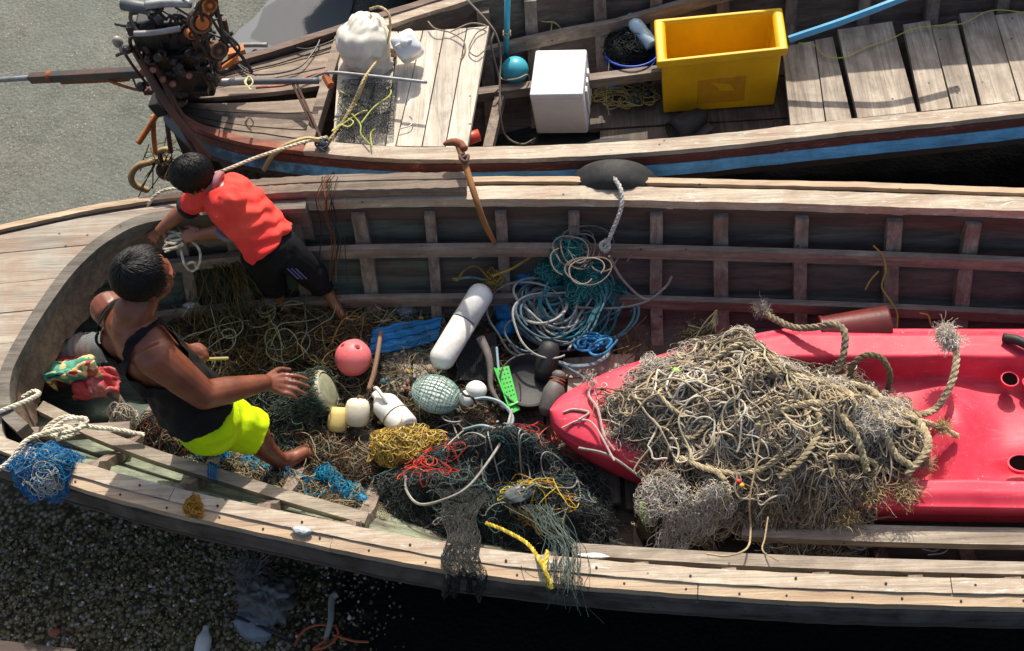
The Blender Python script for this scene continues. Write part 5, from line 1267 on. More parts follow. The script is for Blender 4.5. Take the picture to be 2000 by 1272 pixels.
# net and cords trailing over the near gunwale
t = thing('trailing_net', 'black net strip draped over the near gunwale', 'net', P(895, 1100, 1.0))
def drape(u, v):
    py = 955 + 205 * v + 10 * np.sin(9 * u) * v + 8 * np.sin(23 * u) * v; px = 850 + (96 - 34 * v) * u + 26 * v + 10 * np.sin(v * 5 + 3 * u) + 5 * np.sin(17 * v)
    z = np.interp(v, [0, .2, .44, .52, .80, .86, 1], [.66, .72, .96, 1.025, 1.02, .97, .87])
    out = np.stack([P(a, b, c) for a, b, c in zip(px.ravel(), py.ravel(), (z + .01 * np.sin(8 * u + 6 * v)).ravel())]).reshape(*px.shape, 3)
    return out
mb = MB(); r = np.random.default_rng(54); netgrid(mb, drape, 30, 46, .0013, r, .7); netgrid(mb, drape, 24, 40, .0013, r, .9); mb.build('netting', strandmat('black_drape', [(34, 36, 36), (54, 56, 54), (70, 72, 68)]), t)
t = thing('trailing_net', 'green grey net strands hanging over the near gunwale beside a yellow rope', 'net', P(1110, 1110, 1.0))
mb = MB(); r = np.random.default_rng(55); A = []
for i in range(46):
    x0 = 1105 + r.normal(0, 14); x1 = x0 + r.normal(8, 16)
    A.append(spline(PS([(x0 - 60 + r.normal(0, 24), 985), (x0 - 26 + r.normal(0, 12), 1030), (x0 + r.normal(0, 5), 1068), (x0 + r.normal(0, 6), 1110), ((x0 + x1) / 2, 1150 + r.uniform(-25, 10)), (x1, 1170 + r.uniform(-50, 22))], [.64, .78, .96, 1.03, 1.01, .92]), 18))
A = np.array(A); A += np.cumsum(r.normal(0, .0035, A.shape), axis=1) * np.array([1, 1, .2]); mb.tubes(A, .0014, 3, False); mb.tubes(spline(PS([(1120, 1160), (1140, 1180), (1180, 1218)], [1.0, .94, .84]), 14), .0018, 4); mb.tubes(spline(PS([(1000, 1080), (1030, 1120), (1060, 1128), (1085, 1100)], [.95, 1.03, 1.03, 1.0]), 14), .0016, 4)
mb.build('strand', strandmat('grey_green_strand', [(70, 84, 78), (54, 70, 68), (96, 104, 96)]), t)
cordthing('frayed yellow rope hanging over the near gunwale from the black net', [[(950, 1022), (985, 1036), (1030, 1062), (1056, 1098), (1068, 1124), (1078, 1150)], [(1062, 1104), (1070, 1076), (1064, 1110), (1074, 1148)]], [[.78, .84, .95, 1.03, 1.03, 1.0], [1.03, 1.04, 1.03, 1.0]], .0085, strandmat('yellow_rope', [(206, 186, 70), (220, 200, 90), (180, 156, 50)]), 'rope', 'rope', True)
# E: blue rope scraps by the man's foot
t = thing('blue_rags', 'turquoise blue net rags along the near side by the man foot', 'rag', P(560, 940, .45))
mb = MB(); r = np.random.default_rng(56)
for k_, (px, py, z, rx, ry) in enumerate([(415, 884, .5, .1, .05), (505, 912, .46, .08, .045), (575, 940, .46, .08, .03), (640, 930, .46, .06, .03), (680, 960, .48, .08, .035), (705, 975, .5, .05, .03), (500, 945, .46, .05, .03)]):
    c = P(px, py, z); mb.ellipsoid(c, (rx * .9, ry, .025), rotm(0, 0, -.4), 22, 12, lambda v: crumple(v, .35, 6, k_))
mb.build('rag_cloth', plain('turquoise_rag', (22, 128, 166), .6, (14, 70, 96), .6, 20, .5), t, True)
mb = MB()
for k_, (px, py, z, rx, ry) in enumerate([(415, 884, .52, .1, .05), (505, 912, .48, .08, .045), (575, 940, .48, .08, .03), (640, 930, .48, .06, .03), (680, 960, .5, .08, .035)]):
    c = P(px, py, z); mb.tubes(walk(60, 26, .009, 30, r, c[0], c[1], rx, ry, -.4, lambda x, y, q: z + 0 * x, .015, .02, .02), .0022, 4, False)
mb.build('rag_strand', strandmat('turquoise_strand', [(30, 140, 180), (60, 160, 190), (150, 140, 110), (20, 100, 140)]), t)
C = P(600, 880, FZ)
t = thing('cord_litter', 'brown and tan cord scraps on the boards round the man foot', 'cord', C)
r = np.random.default_rng(57)
mound('litter_body', M['murk'], C, .42, .16, -.35, .035, t, 57)
MB().tubes(walk(1100, 34, .009, 30, r, C[0], C[1], .46, .18, -.35, hfun(FZ - .02, .06, .3, 57), .02, .03, .02), .0013, 3, False).build('mesh', strandmat('tan_mesh', [(120, 104, 78), (90, 78, 60), (150, 134, 104), (60, 54, 46), (70, 84, 80), (104, 60, 44)]), t)
MB().tubes(walk(44, 40, .012, 14, r, C[0], C[1], .46, .18, -.35, hfun(FZ - .02, .06, .3, 57), .03, .03, .02), .0023, 5, False).build('cord', strandmat('tan_cord_b', [(170, 156, 124), (150, 134, 100), (130, 124, 108)]), t)
C = P(335, 850, .5)
t = thing('cord_litter', 'dark cord scraps heaped behind the man shorts', 'cord', C)
MB().tubes(walk(420, 36, .010, 26, np.random.default_rng(58), C[0], C[1], .2, .14, -.3, hfun(.46, .1, .3, 58), .02, .05, .02), .002, 3, False).build('mesh', strandmat('dark_mix_mesh', [(90, 72, 52), (44, 46, 52), (120, 100, 72), (36, 32, 30), (110, 70, 48), (140, 126, 100)]), t)
mound('litter_body', M['murk'], C - np.array([0, 0, .06]), .18, .12, -.3, .08, t, 59)
C = P(560, 800, .45)
t = thing('net_heap', 'dark teal and black netting under the man outstretched arm', 'net', C)
MB().tubes(walk(700, 36, .010, 30, np.random.default_rng(60), C[0], C[1], .26, .2, -.2, hfun(.45, .08, .3, 60), .02, .05, .02), .0017, 3, False).build('mesh', strandmat('dark_teal_mesh', [(52, 68, 68), (76, 98, 94), (36, 40, 40), (112, 120, 108), (124, 112, 80), (30, 32, 32)]), t)
mound('net_core', M['murk'], C - np.array([0, 0, .05]), .24, .18, -.2, .09, t, 61)
C = P(560, 945, .5)
t = thing('cord_litter', 'tan and black cord shreds along the pale strip beside the near bar', 'cord', C)
def lf(x, y, q):
    """height of the near inner planking under a point"""
    dd = np.linspace(.05, .66, 30); W = np.stack([near.wall(x, d, -1) for d in dd]); k = (W < y).sum(0)
    return np.clip(1.0 - dd[np.clip(k, 0, 29)], .38, .97) + .004
MB().tubes(walk(900, 30, .010, 28, np.random.default_rng(141), C[0], C[1], .52, .11, -.33, lf, .02, .02, .015), .0013, 3, False).build('shred', strandmat('strip_shred', [(120, 106, 80), (50, 46, 40), (150, 134, 100), (40, 60, 66), (84, 66, 50), (170, 158, 130)]), t)
MB().tubes(walk(34, 34, .012, 14, np.random.default_rng(142), C[0], C[1], .5, .11, -.33, lf, .03, .02, .02), .0026, 5, False).build('cord', strandmat('strip_cord', [(176, 160, 126), (140, 124, 92), (40, 120, 150), (120, 110, 92)]), t)
# blue net bundle on the near gunwale
C = P(88, 918, 1.02)
t = thing('net_bundle', 'bright blue net bundle tied on the near gunwale end', 'net', C)
mb = MB(); r = np.random.default_rng(62); A = walk(2200, 24, .008, 44, r, C[0], C[1], .13, .085, .3, hfun(1.02, .05, .5, 62), .02, .1, .03)
A[..., 2] -= .35 * np.maximum(0, (C[1] - .03) - A[..., 1]); mb.tubes(A, .0012, 3, False)
mb.build('netting', strandmat('blue_netting', [(24, 110, 180), (40, 136, 200), (16, 76, 136), (70, 150, 190), (110, 150, 160)]), t)
mound('net_core', plain('blue_core', (20, 80, 140), .8, (14, 50, 90), .5, 30, .5), C - np.array([0, 0, .05]), .11, .085, .3, .07, t, 63)
mb = MB(); mb.tubes(walk(34, 34, .011, 18, r, C[0] + .01, C[1] - .03, .1, .08, .3, hfun(1.0, .05, .3, 62), .04, .03, .03), .0017, 4, False); mb.build('pale_strand', strandmat('pale_strands', [(190, 184, 168), (160, 176, 186)]), t)
t = tag(MB().tubes(walk(120, 20, .007, 40, np.random.default_rng(64), *P(378, 988, 1.01)[:2], .035, .05, .5, hfun(1.008, .012, .3, 4), .005, .008, .006), .0018, 3, False).build('weed_tuft', strandmat('ochre_weed', [(170, 124, 50), (150, 104, 40), (190, 146, 70)])), 'ochre weed tuft stuck to the near gunwale', 'weed')
t = tag(MB().ellipsoid(P(588, 1036, 1.012), (.045, .02, .008), rotm(0, 0, -.25), 20, 10, lambda v: crumple(v, .3, 5, 4)).build('film_scrap', plain('grey_scrap', (176, 178, 178), .4), None, True), 'pale grey plastic scrap lying on the near gunwale', 'scrap')
t = tag(MB().ellipsoid(P(1160, 1086, .93), (.06, .012, .006), rotm(0, 0, -.1), 20, 10, lambda v: crumple(v, .3, 5, 6)).build('film_scrap', plain('white_scrap', (236, 236, 230), .5), None, True), 'thin white scrap caught in the gap of the near gunwale', 'scrap')
t = thing('blue_tie', 'blue cord tied round the pale bar by the near side', 'cord', P(418, 925, .82))
mb = MB()
for q in range(4): 
    c = P(410 + 5 * q, 920 + 2 * q, .785); mb.tubes(np.array([c + np.array([.004 * math.sin(a), .036 * math.cos(a), .036 * math.sin(a)]) for a in np.linspace(0, 6.28, 18)]), .004, 5)
mb.build('tie', strandmat('blue_tie_cord', [(40, 130, 180)]), t)
# left end clutter: bottle, cloths
t = thing('water_bottle', 'large clear ribbed water bottle lying on red cloth', 'bottle', P(155, 690, .62))
ax = np.array([1., -.03, .03]); ax /= np.linalg.norm(ax)
pr = [(.001, -.12), (.05, -.12), (.072, -.1), (.075, -.07)]
for i in range(6): pr += [(.075, -.06 + .03 * i), (.07, -.05 + .03 * i), (.07, -.045 + .03 * i), (.075, -.035 + .03 * i)]
pr += [(.07, .13), (.03, .17), (.02, .19), (.02, .21), (.001, .21)]
MB().lathe(pr, P(160, 680, .7), ax, 30).build('bottle_body', M['clearb'] if 'clearb' in M else M.setdefault('clearb', glassy('clear_bottle', (226, 234, 230), .08, .8)), t, True)
def rag(name, label, cat, mat, pix, z, amp, seed, n=40, extra=None):
    """crumpled cloth over a four-cornered patch"""
    t = thing(name, label, cat, P(*pix[0], z)); q = np.random.default_rng(seed)
    a, b, c, d = [P(*p, z) for p in pix]; ph = q.uniform(0, 6, 8)
    U, V = np.meshgrid(np.linspace(0, 1, n), np.linspace(0, 1, n), indexing='ij')
    p = ((1 - U) * (1 - V))[..., None] * a + (U * (1 - V))[..., None] * b + (U * V)[..., None] * c + ((1 - U) * V)[..., None] * d
    for k in range(7):
        fx, fy = q.normal(0, 5 + k, 2)
        p[..., 2] += amp / (1 + .35 * k) * np.abs(np.sin(fx * U + fy * V + ph[k])); p[..., 0] += amp * .3 * np.sin(fy * U + ph[k] * 2); p[..., 1] += amp * .3 * np.sin(fx * V + ph[k])
    p[..., 2] -= amp * 1.6 * (np.maximum(np.abs(U - .5), np.abs(V - .5)) * 2) ** 4
    o = MB().grid(p).build('cloth', mat, t, True); md = o.modifiers.new('s', 'SOLIDIFY'); md.thickness = .006; return t
rag('jacket', 'crumpled maroon cloth under the clear water bottle', 'cloth', plain('maroon_cloth', (128, 48, 54), .9, (70, 26, 32), .5, 14, .3), [(52, 690), (185, 676), (240, 770), (60, 768)], .6, .05, 71)
def patterned():
    m = Mat('patterned_cloth'); n = m.noise(11, 3, .5, None, 1.2)
    c = m.ramp(n, [(0., lin((80, 150, 128))), (.44, lin((90, 160, 136))), (.46, lin((226, 190, 128))), (.54, lin((232, 206, 160))), (.56, lin((178, 92, 62))), (.62, lin((150, 60, 52)))], 'CONSTANT'); m.col(c); m.rough(.9); m.bump(m.noise(120, 3), .2, .003); return m.m
rag('patterned_bag', 'green and cream patterned cloth bag beside the maroon cloth', 'cloth', patterned(), [(112, 724), (200, 708), (226, 756), (104, 770)], .68, .05, 72)
rag('cloth', 'red cloth with pale edge folded below the patterned bag', 'cloth', plain('red_cloth', (170, 56, 60), .9, (226, 206, 190), .6, 9, .3), [(150, 748), (228, 738), (236, 768), (158, 778)], .68, .03, 73)
mb = MB(); mb.tubes(walk(60, 24, .009, 30, np.random.default_rng(5), *P(238, 812, .62)[:2], .06, .05, 0, hfun(.62, .05, .3, 9), .01, .03, .02), .003, 4, False); mb.ellipsoid(P(238, 812, .63), (.04, .035, .03), None, 20, 12, lambda v: crumple(v, .3, 5, 1))
tag(mb.build('rag', plain('dirty_white_rag', (176, 166, 150), .9, (100, 90, 80), .5, 16, .5), None, True), 'dirty white rag on the timber behind the man', 'rag')
# rusty flat plates in the shade
t = thing('rusty_plate', 'flat rusty brown plate lying on the floor behind the man hand', 'plate', P(370, 650, .42))
MB().lathe([(.001, 0), (.13, 0), (.14, .006), (.14, .012), (.125, .01), (.001, .006)], P(368, 645, .46), (.1, -.05, 1), 30).build('plate_sheet', plain('maroon_rust', (92, 58, 48), .7, (54, 36, 32), .6, 9, .4), t, True)
mb = MB(); mb.beam(P(420, 640, .47), P(396, 716, .45), .04, .03)
tag(mb.build('batten', M['wood_dark'], None, bevel=.004), 'dark batten lying beside the rusty plate', 'batten')
tag(MB().box(P(585, 868, .43), (.085, .16, .015), rotm(.05, 0, -.2)).build('sole', plain('maroon_sole', (92, 62, 62), .7, (60, 44, 44), .5), None, bevel=.006), 'flat maroon slab beside the man toes', 'slab')
tag(MB().ellipsoid(P(375, 597, .56), (.045, .02, .02), rotm(0, .1, .1), 18, 12, lambda v: crumple(v, .3, 4, 3)).build('film_scrap', plain('pale_film', (170, 176, 176), .3), None, True), 'pale plastic film caught on the floor timbers behind the man head', 'scrap')
mb = MB(); mb.beam(P(392, 702, 1.06), P(446, 700, 1.0), .012, .012); tag(mb.build('bamboo_stick', plain('dry_bamboo', (150, 130, 84), .6), None, bevel=.003), 'short bamboo stick held in the man left hand', 'stick')

# ------------------------------------------------------------------ kayak and the heap on it
def kayak():
    t = thing('kayak', 'faded red plastic sit-on kayak lying in the boat under a rope heap', 'kayak', (1., 2.8, FZ))
    nose = np.array([-.20, 2.915]); dirx = np.array([1., -.055]); dirx /= np.linalg.norm(dirx); side = np.array([-dirx[1], dirx[0]])
    ss = np.concatenate([np.linspace(0, .3, 24) ** 1.5 / .3 ** .5, np.linspace(.32, 3.1, 150)])
    vs = np.linspace(-1, 1, 121)
    sm = lambda x, a, b: np.clip((x - a) / (b - a), 0, 1) ** 2 * (3 - 2 * np.clip((x - a) / (b - a), 0, 1))
    def W(s): return .445 * np.minimum(s / 1.05, 1) ** .5
    def top(s, v):
        rim = .665 - .05 * (1 - min(s / .7, 1)) ** 2
        well = sm(s, .55, .8) * (1 - sm(np.abs(v + .06), .56, .70)) if True else 0
        z = rim - .13 * well
        z = z + .035 * (1 - v * v) * (1 - sm(s, .3, .7))                      # crowned nose
        for (sc, vc, a, sx, sy) in [(1.75, -.05, .10, .12, .45), (2.18, -.25, .05, .18, .25), (2.25, .25, -.03, .14, .16), (1.98, -.5, -.03, .1, .12)]:
            z = z + a * np.exp(-((s - sc) / sx) ** 2 - ((v - vc) / sy) ** 2)
        z = z - .025 * sm(np.abs(v), .86, .99)
        return z
    rows = []
    for s in ss:
        w = max(W(s), .004); c = nose + dirx * s
        zt = top(s, vs)
        r = [np.array([*(c + side * w * v), z]) for v, z in zip(vs, zt)]
        zl = .42 + .14 * (1 - min(s / .5, 1)) ** 2; e = zt[-1]
        for f in np.linspace(0, 1, 7)[1:]: r.append(np.array([*(c + side * w * (1.0 + .02 * math.sin(3 * f) - .10 * f)), e * (1 - f) + zl * f]))
        for v in np.linspace(.85, -.85, 9): r.append(np.array([*(c + side * w * v), zl - .03 * (1 - v * v)]))
        e = zt[0]
        for f in np.linspace(1, 0, 7)[:-1]: r.append(np.array([*(c - side * w * (1.0 + .02 * math.sin(3 * f) - .10 * f)), e * (1 - f) + zl * f]))
        rows.append(r)
    m = Mat('faded_red_plastic'); n = m.noise(7, 8, .7)
    c_ = m.ramp(n, [(.3, lin((196, 44, 64))), (.7, lin((218, 68, 88)))])
    fl = m.ramp(m.noise(70, 4, .6), [(.66, 0.), (.70, 1.)]); fl2 = m.ramp(m.noise(5, 4), [(.45, 0.), (.6, 1.)])
    c_ = m.mix(m.math('MULTIPLY', m.math('MULTIPLY', fl, fl2), .75), c_, lin((226, 200, 196)))
    sc = m.ramp(m.noise(1., 5, .7, m.coord((6, 50, 50))), [(.56, 0.), (.68, .35)]); c_ = m.mix(sc, c_, lin((226, 120, 132)))
    m.col(c_); m.rough(m.ramp(n, [(.3, .45), (.7, .62)])); m.b.inputs['Specular IOR Level'].default_value = .35; m.bump(m.noise(40, 5), .12, .004)
    o = MB().loft(rows).build('kayak_hull', m.m, t, True)
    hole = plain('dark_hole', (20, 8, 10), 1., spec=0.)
    def onk(px, py, z, r, name, sq=1., dz=0.):
        p = P(px, py, z); A = np.arange(24) * 2 * math.pi / 24
        ring = lambda q, h: np.stack([p[0] + r * q * np.cos(A), p[1] + r * sq * q * np.sin(A), np.full(24, p[2] + h)], 1)
        o = MB().loft([ring(1.15, .004), ring(1.0, .009), ring(.92, -.03)], False).build(name + '_rim', m.m, t, True)
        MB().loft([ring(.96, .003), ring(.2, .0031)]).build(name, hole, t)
    onk(1972, 742, .62, .034, 'scupper_hole'); onk(2012, 748, .60, .03, 'scupper_hole'); onk(1994, 906, .60, .05, 'carry_hole', .75)
    MB().tubes(spline(PS([(1960, 660), (1985, 664), (2010, 676), (2030, 690)], [.68, .70, .70, .69]), 16), .022, 8).build('toggle', M['rubber'], t, True)
    mb = MB(); mb.tubes(spline(PS([(1165, 742), (1150, 770), (1168, 800), (1180, 850), (1200, 880)], [.69, .69, .70, .69, .67]), 24), .006, 6); mb.tubes(spline(PS([(1100, 806), (1120, 800), (1150, 806), (1130, 820)], [.66, .67, .68, .68]), 20), .006, 6)
    mb.tubes(spline(PS([(1098, 836), (1130, 822), (1160, 830), (1200, 900)], [.65, .67, .69, .68]), 20), .005, 6)
    mb.build('nose_cord', strandmat('pink_grey_cord', [(196, 170, 160)]), t)
    return t
kayak()
def heap():
    bumps = [((1440, 770), .30, .20, .20), ((1600, 830), .30, .22, .17), ((1300, 800), .22, .20, .10), ((1500, 900), .40, .20, .10), ((1720, 860), .18, .18, .09), ((1440, 690), .12, .10, .14), ((1560, 960), .3, .1, .06), ((1215, 800), .12, .14, .05), ((1800, 880), .1, .1, .05)]
    bb = [(P(a, b, .72), sx, sy, h) for (a, b), sx, sy, h in bumps]
    rg = np.random.default_rng(80); dd = rg.normal(0, 16, (6, 2)); pp = rg.uniform(0, 6, 6)
    def hz(x, y, q=None):
        base = .62 - .2 / (1 + np.exp((y - 2.36) / .03))
        z = 0
        for c, sx, sy, h in bb: z = z + h * np.exp(-((x - c[0]) / sx) ** 2 - ((y - c[1]) / sy) ** 2)
        w = sum(np.sin(x * a + y * b + c) for (a, b), c in zip(dd, pp)) / 6
        return base + z * (1 + .25 * w) + .02 * w
    C = P(1480, 850, .75)
    t = thing('rope_heap', 'heap of tangled beige ropes and frayed net piled on the red kayak', 'rope', C)
    # core, following the same relief, with an uneven outline
    outl = [(1150, 790), (1190, 730), (1240, 705), (1330, 680), (1420, 650), (1500, 665), (1600, 700), (1700, 740), (1790, 790), (1820, 850), (1780, 910), (1700, 940), (1640, 1010), (1560, 1010), (1480, 990), (1400, 1000), (1290, 1030), (1240, 990), (1290, 930), (1230, 880), (1180, 830)]
    O = spline(PS(outl, .66), 140, True); cc = O.mean(0); rows = []
    for f in np.linspace(1, .02, 34):
        X = cc[:2] + (O[:, :2] - cc[:2]) * f
        z = hz(X[:, 0], X[:, 1]) - .035 + rg.normal(0, .007, len(X)); z = np.where(f > .97, z - .06, z)
        rows.append(np.concatenate([X, z[:, None]], 1))
    MB().loft(rows).build('core', plain('brown_gap_shade_core', (60, 51, 41), .95, (110, 98, 78), .6, 60, 1.0, .1, bscale=140), t, True)  # core colour darkened to paint the shade between the ropes
    def w(n, K, px, rx, ry, cv, seed, rot=0., lift=.02, depth=.04, step=.010, zw=.02, ac=.93):
        c = P(*px, .7); return walk(n, K, step, cv, np.random.default_rng(seed), c[0], c[1], rx, ry, rot, hz, lift, depth, zw, ac)
    BE = [(176, 160, 136), (148, 134, 114), (200, 190, 172), (118, 106, 90), (214, 208, 196), (92, 80, 66), (166, 146, 118), (140, 132, 122), (186, 170, 142), (74, 64, 54)]
    mb = MB()
    for n_, px_, a_, b_, q_ in [(1300, (1470, 800), .62, .32, 1), (900, (1490, 880), .6, .3, 2), (500, (1680, 830), .3, .26, 3), (300, (1400, 690), .2, .12, 4), (420, (1560, 980), .42, .12, 14), (320, (1230, 800), .16, .18, 15)]:
        mb.tubes(w(n_, 28, px_, a_, b_, 34, q_, -.1, .02, .045, .010, .02), .0016, 3, False)
    mb.build('net_fibre', strandmat('beige_fibre', BE), t)
    mb = MB()
    for k_, cs in enumerate([[(1230, 740), (1420, 700), (1440, 860), (1240, 880)], [(1420, 740), (1620, 760), (1620, 880), (1440, 880)], [(1600, 790), (1790, 810), (1780, 920), (1620, 930)], [(1380, 880), (1600, 880), (1600, 1000), (1400, 1000)]]): net_patch(mb, hz, cs, .75, 30, 26, .0014, 540 + k_, .016)
    mb.build('mesh_fold', strandmat('beige_mesh_fold', [(150, 138, 118), (126, 114, 96), (176, 164, 144)]), t)
    mb = MB(); mb.tubes(w(190, 44, (1400, 790), .48, .3, 14, 5, -.1, .035, .04, .012), .0030, 5, False); mb.tubes(w(170, 44, (1540, 870), .52, .3, 13, 6, -.1, .035, .04, .012), .0032, 5, False); mb.tubes(w(60, 40, (1700, 840), .22, .22, 13, 16, -.1, .035, .04, .012), .0034, 5, False)
    mb.build('cord', strandmat('beige_cord', [(190, 176, 150), (166, 150, 124), (210, 202, 186), (136, 122, 102), (180, 160, 126), (110, 98, 82)]), t)
    mb = MB(); mb.tubes(w(54, 64, (1430, 800), .48, .3, 9, 7, -.1, .05, .03, .013), .0044, 6, False); mb.build('thin_rope', strandmat('pale_thin_rope', [(196, 182, 152), (176, 160, 128), (212, 204, 186), (150, 138, 118)]), t)
    mb = MB(); mb.tubes(w(40, 50, (1320, 740), .22, .14, 10, 8, 0, .05), .0022, 5, False); mb.build('grey_line', strandmat('grey_line', [(170, 160, 150), (150, 142, 134), (190, 184, 174)]), t)
    # thick laid ropes
    mb = MB()
    def thick(pix, dz, r): 
        q = PS(pix, .72); q[:, 2] = hz(q[:, 0], q[:, 1]) + np.array(dz); 
        for _ in range(3):
            pass
        rope3(mb, spline(q, 60), r, 13)
    thick([(1490, 780), (1560, 776), (1640, 800), (1700, 850), (1740, 900), (1780, 920)], [.04] * 6, .017)
    thick([(1470, 870), (1530, 840), (1600, 836), (1660, 880), (1690, 930)], [.04] * 5, .016)
    thick([(1540, 800), (1580, 830), (1590, 880), (1560, 930), (1520, 950)], [.05] * 5, .014)
    thick([(1700, 780), (1760, 800), (1800, 840), (1806, 890), (1770, 930)], [.04] * 5, .017)
    thick([(1380, 740), (1440, 720), (1500, 736), (1530, 770)], [.05] * 4, .013)
    thick([(1330, 900), (1400, 930), (1480, 930), (1560, 900)], [.04] * 4, .013)
    thick([(1640, 760), (1700, 770), (1750, 820), (1830, 826), (1878, 834)], [.05, .05, .05, .04, .02], .014)
    for i_, (cx_, cy_) in enumerate([(1300, 820), (1380, 860), (1450, 740), (1500, 920), (1600, 900), (1620, 760), (1680, 900), (1740, 850), (1560, 860), (1420, 960), (1350, 780), (1660, 820)]):
        g_ = np.random.default_rng(300 + i_); an_ = g_.uniform(0, 6.28); q_ = [(cx_ + 70 * f * math.cos(an_ + .9 * f) + g_.normal(0, 12), cy_ + 52 * f * math.sin(an_ + .9 * f) + g_.normal(0, 9)) for f in np.linspace(-1, 1, 5)]
        thick(q_, [.0, .035, .045, .035, .0], g_.uniform(.009, .014))
    mb.build('thick_rope', strandmat('olive_thick_rope', [(178, 162, 128), (156, 142, 112), (196, 180, 146)]), t)
    # frayed ends and fluffy tufts
    mb = MB(); r = np.random.default_rng(81)
    for (px, py), a_, b_, n_, q_ in [((1290, 960), .12, .09, 260, 41), ((1330, 1005), .12, .06, 200, 42), ((1450, 650), .06, .05, 160, 43), ((1275, 712), .06, .05, 120, 44), ((1540, 748), .09, .05, 240, 45), ((1745, 810), .08, .06, 240, 46), ((1700, 860), .10, .08, 280, 47), ((1620, 770), .10, .05, 200, 48), ((1390, 985), .1, .06, 200, 49)]:
        mb.tubes(w(n_, 16, (px, py), a_, b_, 50, q_, .3, .05, .03, .007, .02, .8), .0011, 3, False)
    frizz(mb, P(1152, 740, .71), (-.3, .3, .5), 120, .05, .9, .0013, 3, r)
    mb.build('white_fray', strandmat('white_fray', [(216, 208, 194), (196, 186, 170), (228, 222, 212), (176, 162, 140)]), t)
    mb = MB()
    for (px, py), z, d, n, L, sp in [((1700, 960), .66, (.5, -.3, .3), 300, .11, .6), ((1760, 960), .66, (.7, -.1, .3), 300, .12, .6), ((1640, 1000), .6, (.5, -.7, .1), 260, .11, .6), ((1570, 1000), .58, (-.1, -.7, .4), 220, .09, .7), ((1650, 1010), .56, (.9, -.2, .2), 200, .13, .4), ((1840, 836), .7, (.8, .2, .3), 160, .07, .5), ((1800, 900), .68, (.6, -.2, .3), 180, .08, .7), ((1440, 1010), .52, (.2, -.8, .3), 200, .09, .8), ((1370, 1030), .5, (-.2, -.6, .4), 260, .1, .8)]:
        frizz(mb, P(px, py, z), d, n, L, sp, .0014, 3, r)
    mb.build('tan_fray', strandmat('tan_fray', [(196, 170, 130), (172, 146, 108), (212, 192, 156), (184, 158, 100)]), t)
    # lower grey clump and hanging lengths
    mb = MB(); c = P(1310, 985, .5); mb.tubes(walk(420, 24, .009, 40, r, c[0], c[1], .15, .13, .5, hfun(.44, .12, .6, 82), .02, .06, .03), .0013, 3, False); mb.tubes(walk(40, 40, .011, 14, r, c[0], c[1], .15, .13, .5, hfun(.45, .12, .6, 82), .03, .06, .03), .003, 5, False)
    c = P(1420, 1000, .5); mb.tubes(walk(300, 30, .009, 36, r, c[0], c[1], .2, .08, 0, hfun(.46, .1, .6, 83), .02, .05, .02), .0014, 3, False); mb.tubes(walk(40, 40, .011, 14, r, c[0], c[1], .2, .08, 0, hfun(.47, .1, .6, 83), .03, .05, .03), .003, 5, False)
    mb.build('grey_net', strandmat('grey_beige_net', [(178, 158, 126), (150, 132, 104), (196, 180, 150), (116, 100, 78), (92, 80, 62)]), t)
    hc = strandmat('hanging_cord_tan', [(176, 154, 116)])
    MB().tubes(spline(PS([(1490, 830), (1482, 870), (1474, 920), (1464, 980), (1466, 1040), (1458, 1072), (1420, 1086), (1380, 1082)], [.95, .9, .86, .8, .7, .9, .94, .93]), 60), .0042, 6).build('hanging_cord', hc, t)
    MB().tubes(spline(PS([(1500, 1010), (1494, 1050), (1490, 1076), (1520, 1096)], [.7, .74, .85, .92]), 30), .003, 5).build('hanging_cord', hc, t)
    MB().tubes(spline(PS([(1660, 1000), (1640, 1020), (1646, 1040)], [.6, .58, .5]), 12), .004, 5).build('hanging_cord', hc, t)
    for (px, py), c in [((1444, 932), (206, 50, 40)), ((1450, 938), (230, 170, 40))]:
        p = P(px, py, .8); p[2] = hz(p[0], p[1]) + .05; MB().ellipsoid(p, (.012, .01, .008)).build('coloured_scrap', plain('scrap_%d' % c[1], c, .4), t, True)
    p = P(1320, 742, .76); p[2] = hz(p[0], p[1]) + .05
    tag(MB().ellipsoid(p, (.03, .012, .004), rotm(.1, .1, -.5), 14, 8).build('leaf', plain('yellow_green_leaf', (140, 180, 60), .5), None, True), 'small yellow green leaf on top of the beige rope heap', 'leaf')
    return hz
hz = heap()
t = tag(MB().ellipsoid(P(1258, 1000, .58), (.024, .05, .006), rotm(.3, .1, .15), 18, 10).build('leaf', plain('fresh_green_leaf', (110, 150, 50), .45, (170, 180, 90), .4, 30), None, True), 'green leaf stuck at the lower left foot of the beige rope heap', 'leaf')
# separate thick ropes
t = thing('thick_rope', 'thick grey rope with frayed end running behind the heap to the kayak rim', 'rope', P(1560, 640, .6))
mb = MB(); rope3(mb, spline(PS([(1492, 610), (1510, 622), (1550, 640), (1590, 640), (1630, 634), (1650, 650), (1648, 690), (1636, 726)], [.64, .66, .7, .74, .78, .8, .76, .7]), 70), .017, 12); mb.build('laid_rope', strandmat('grey_laid_rope', [(150, 136, 110), (130, 118, 98), (166, 152, 124)]), t)
mb = MB(); frizz(mb, P(1490, 606, .65), (-.4, .7, .3), 260, .075, .35, .0013); mb.build('frayed_end', strandmat('grey_fray', [(170, 164, 156), (140, 132, 120)]), t)
t = thing('thick_rope', 'stiff loop of olive rope standing beside the kayak far rim', 'rope', P(1700, 720, .7))
mb = MB(); rope3(mb, spline(PS([(1662, 750), (1664, 716), (1690, 694), (1722, 700), (1738, 730), (1734, 762)], [.66, .74, .8, .8, .74, .64]), 60), .014, 13); mb.build('laid_rope', strandmat('olive_laid_rope', [(140, 124, 94), (120, 108, 84)]), t)
t = thing('thick_rope', 'thick beige rope with white frayed tip draped over the kayak rim', 'rope', P(1850, 740, .7))
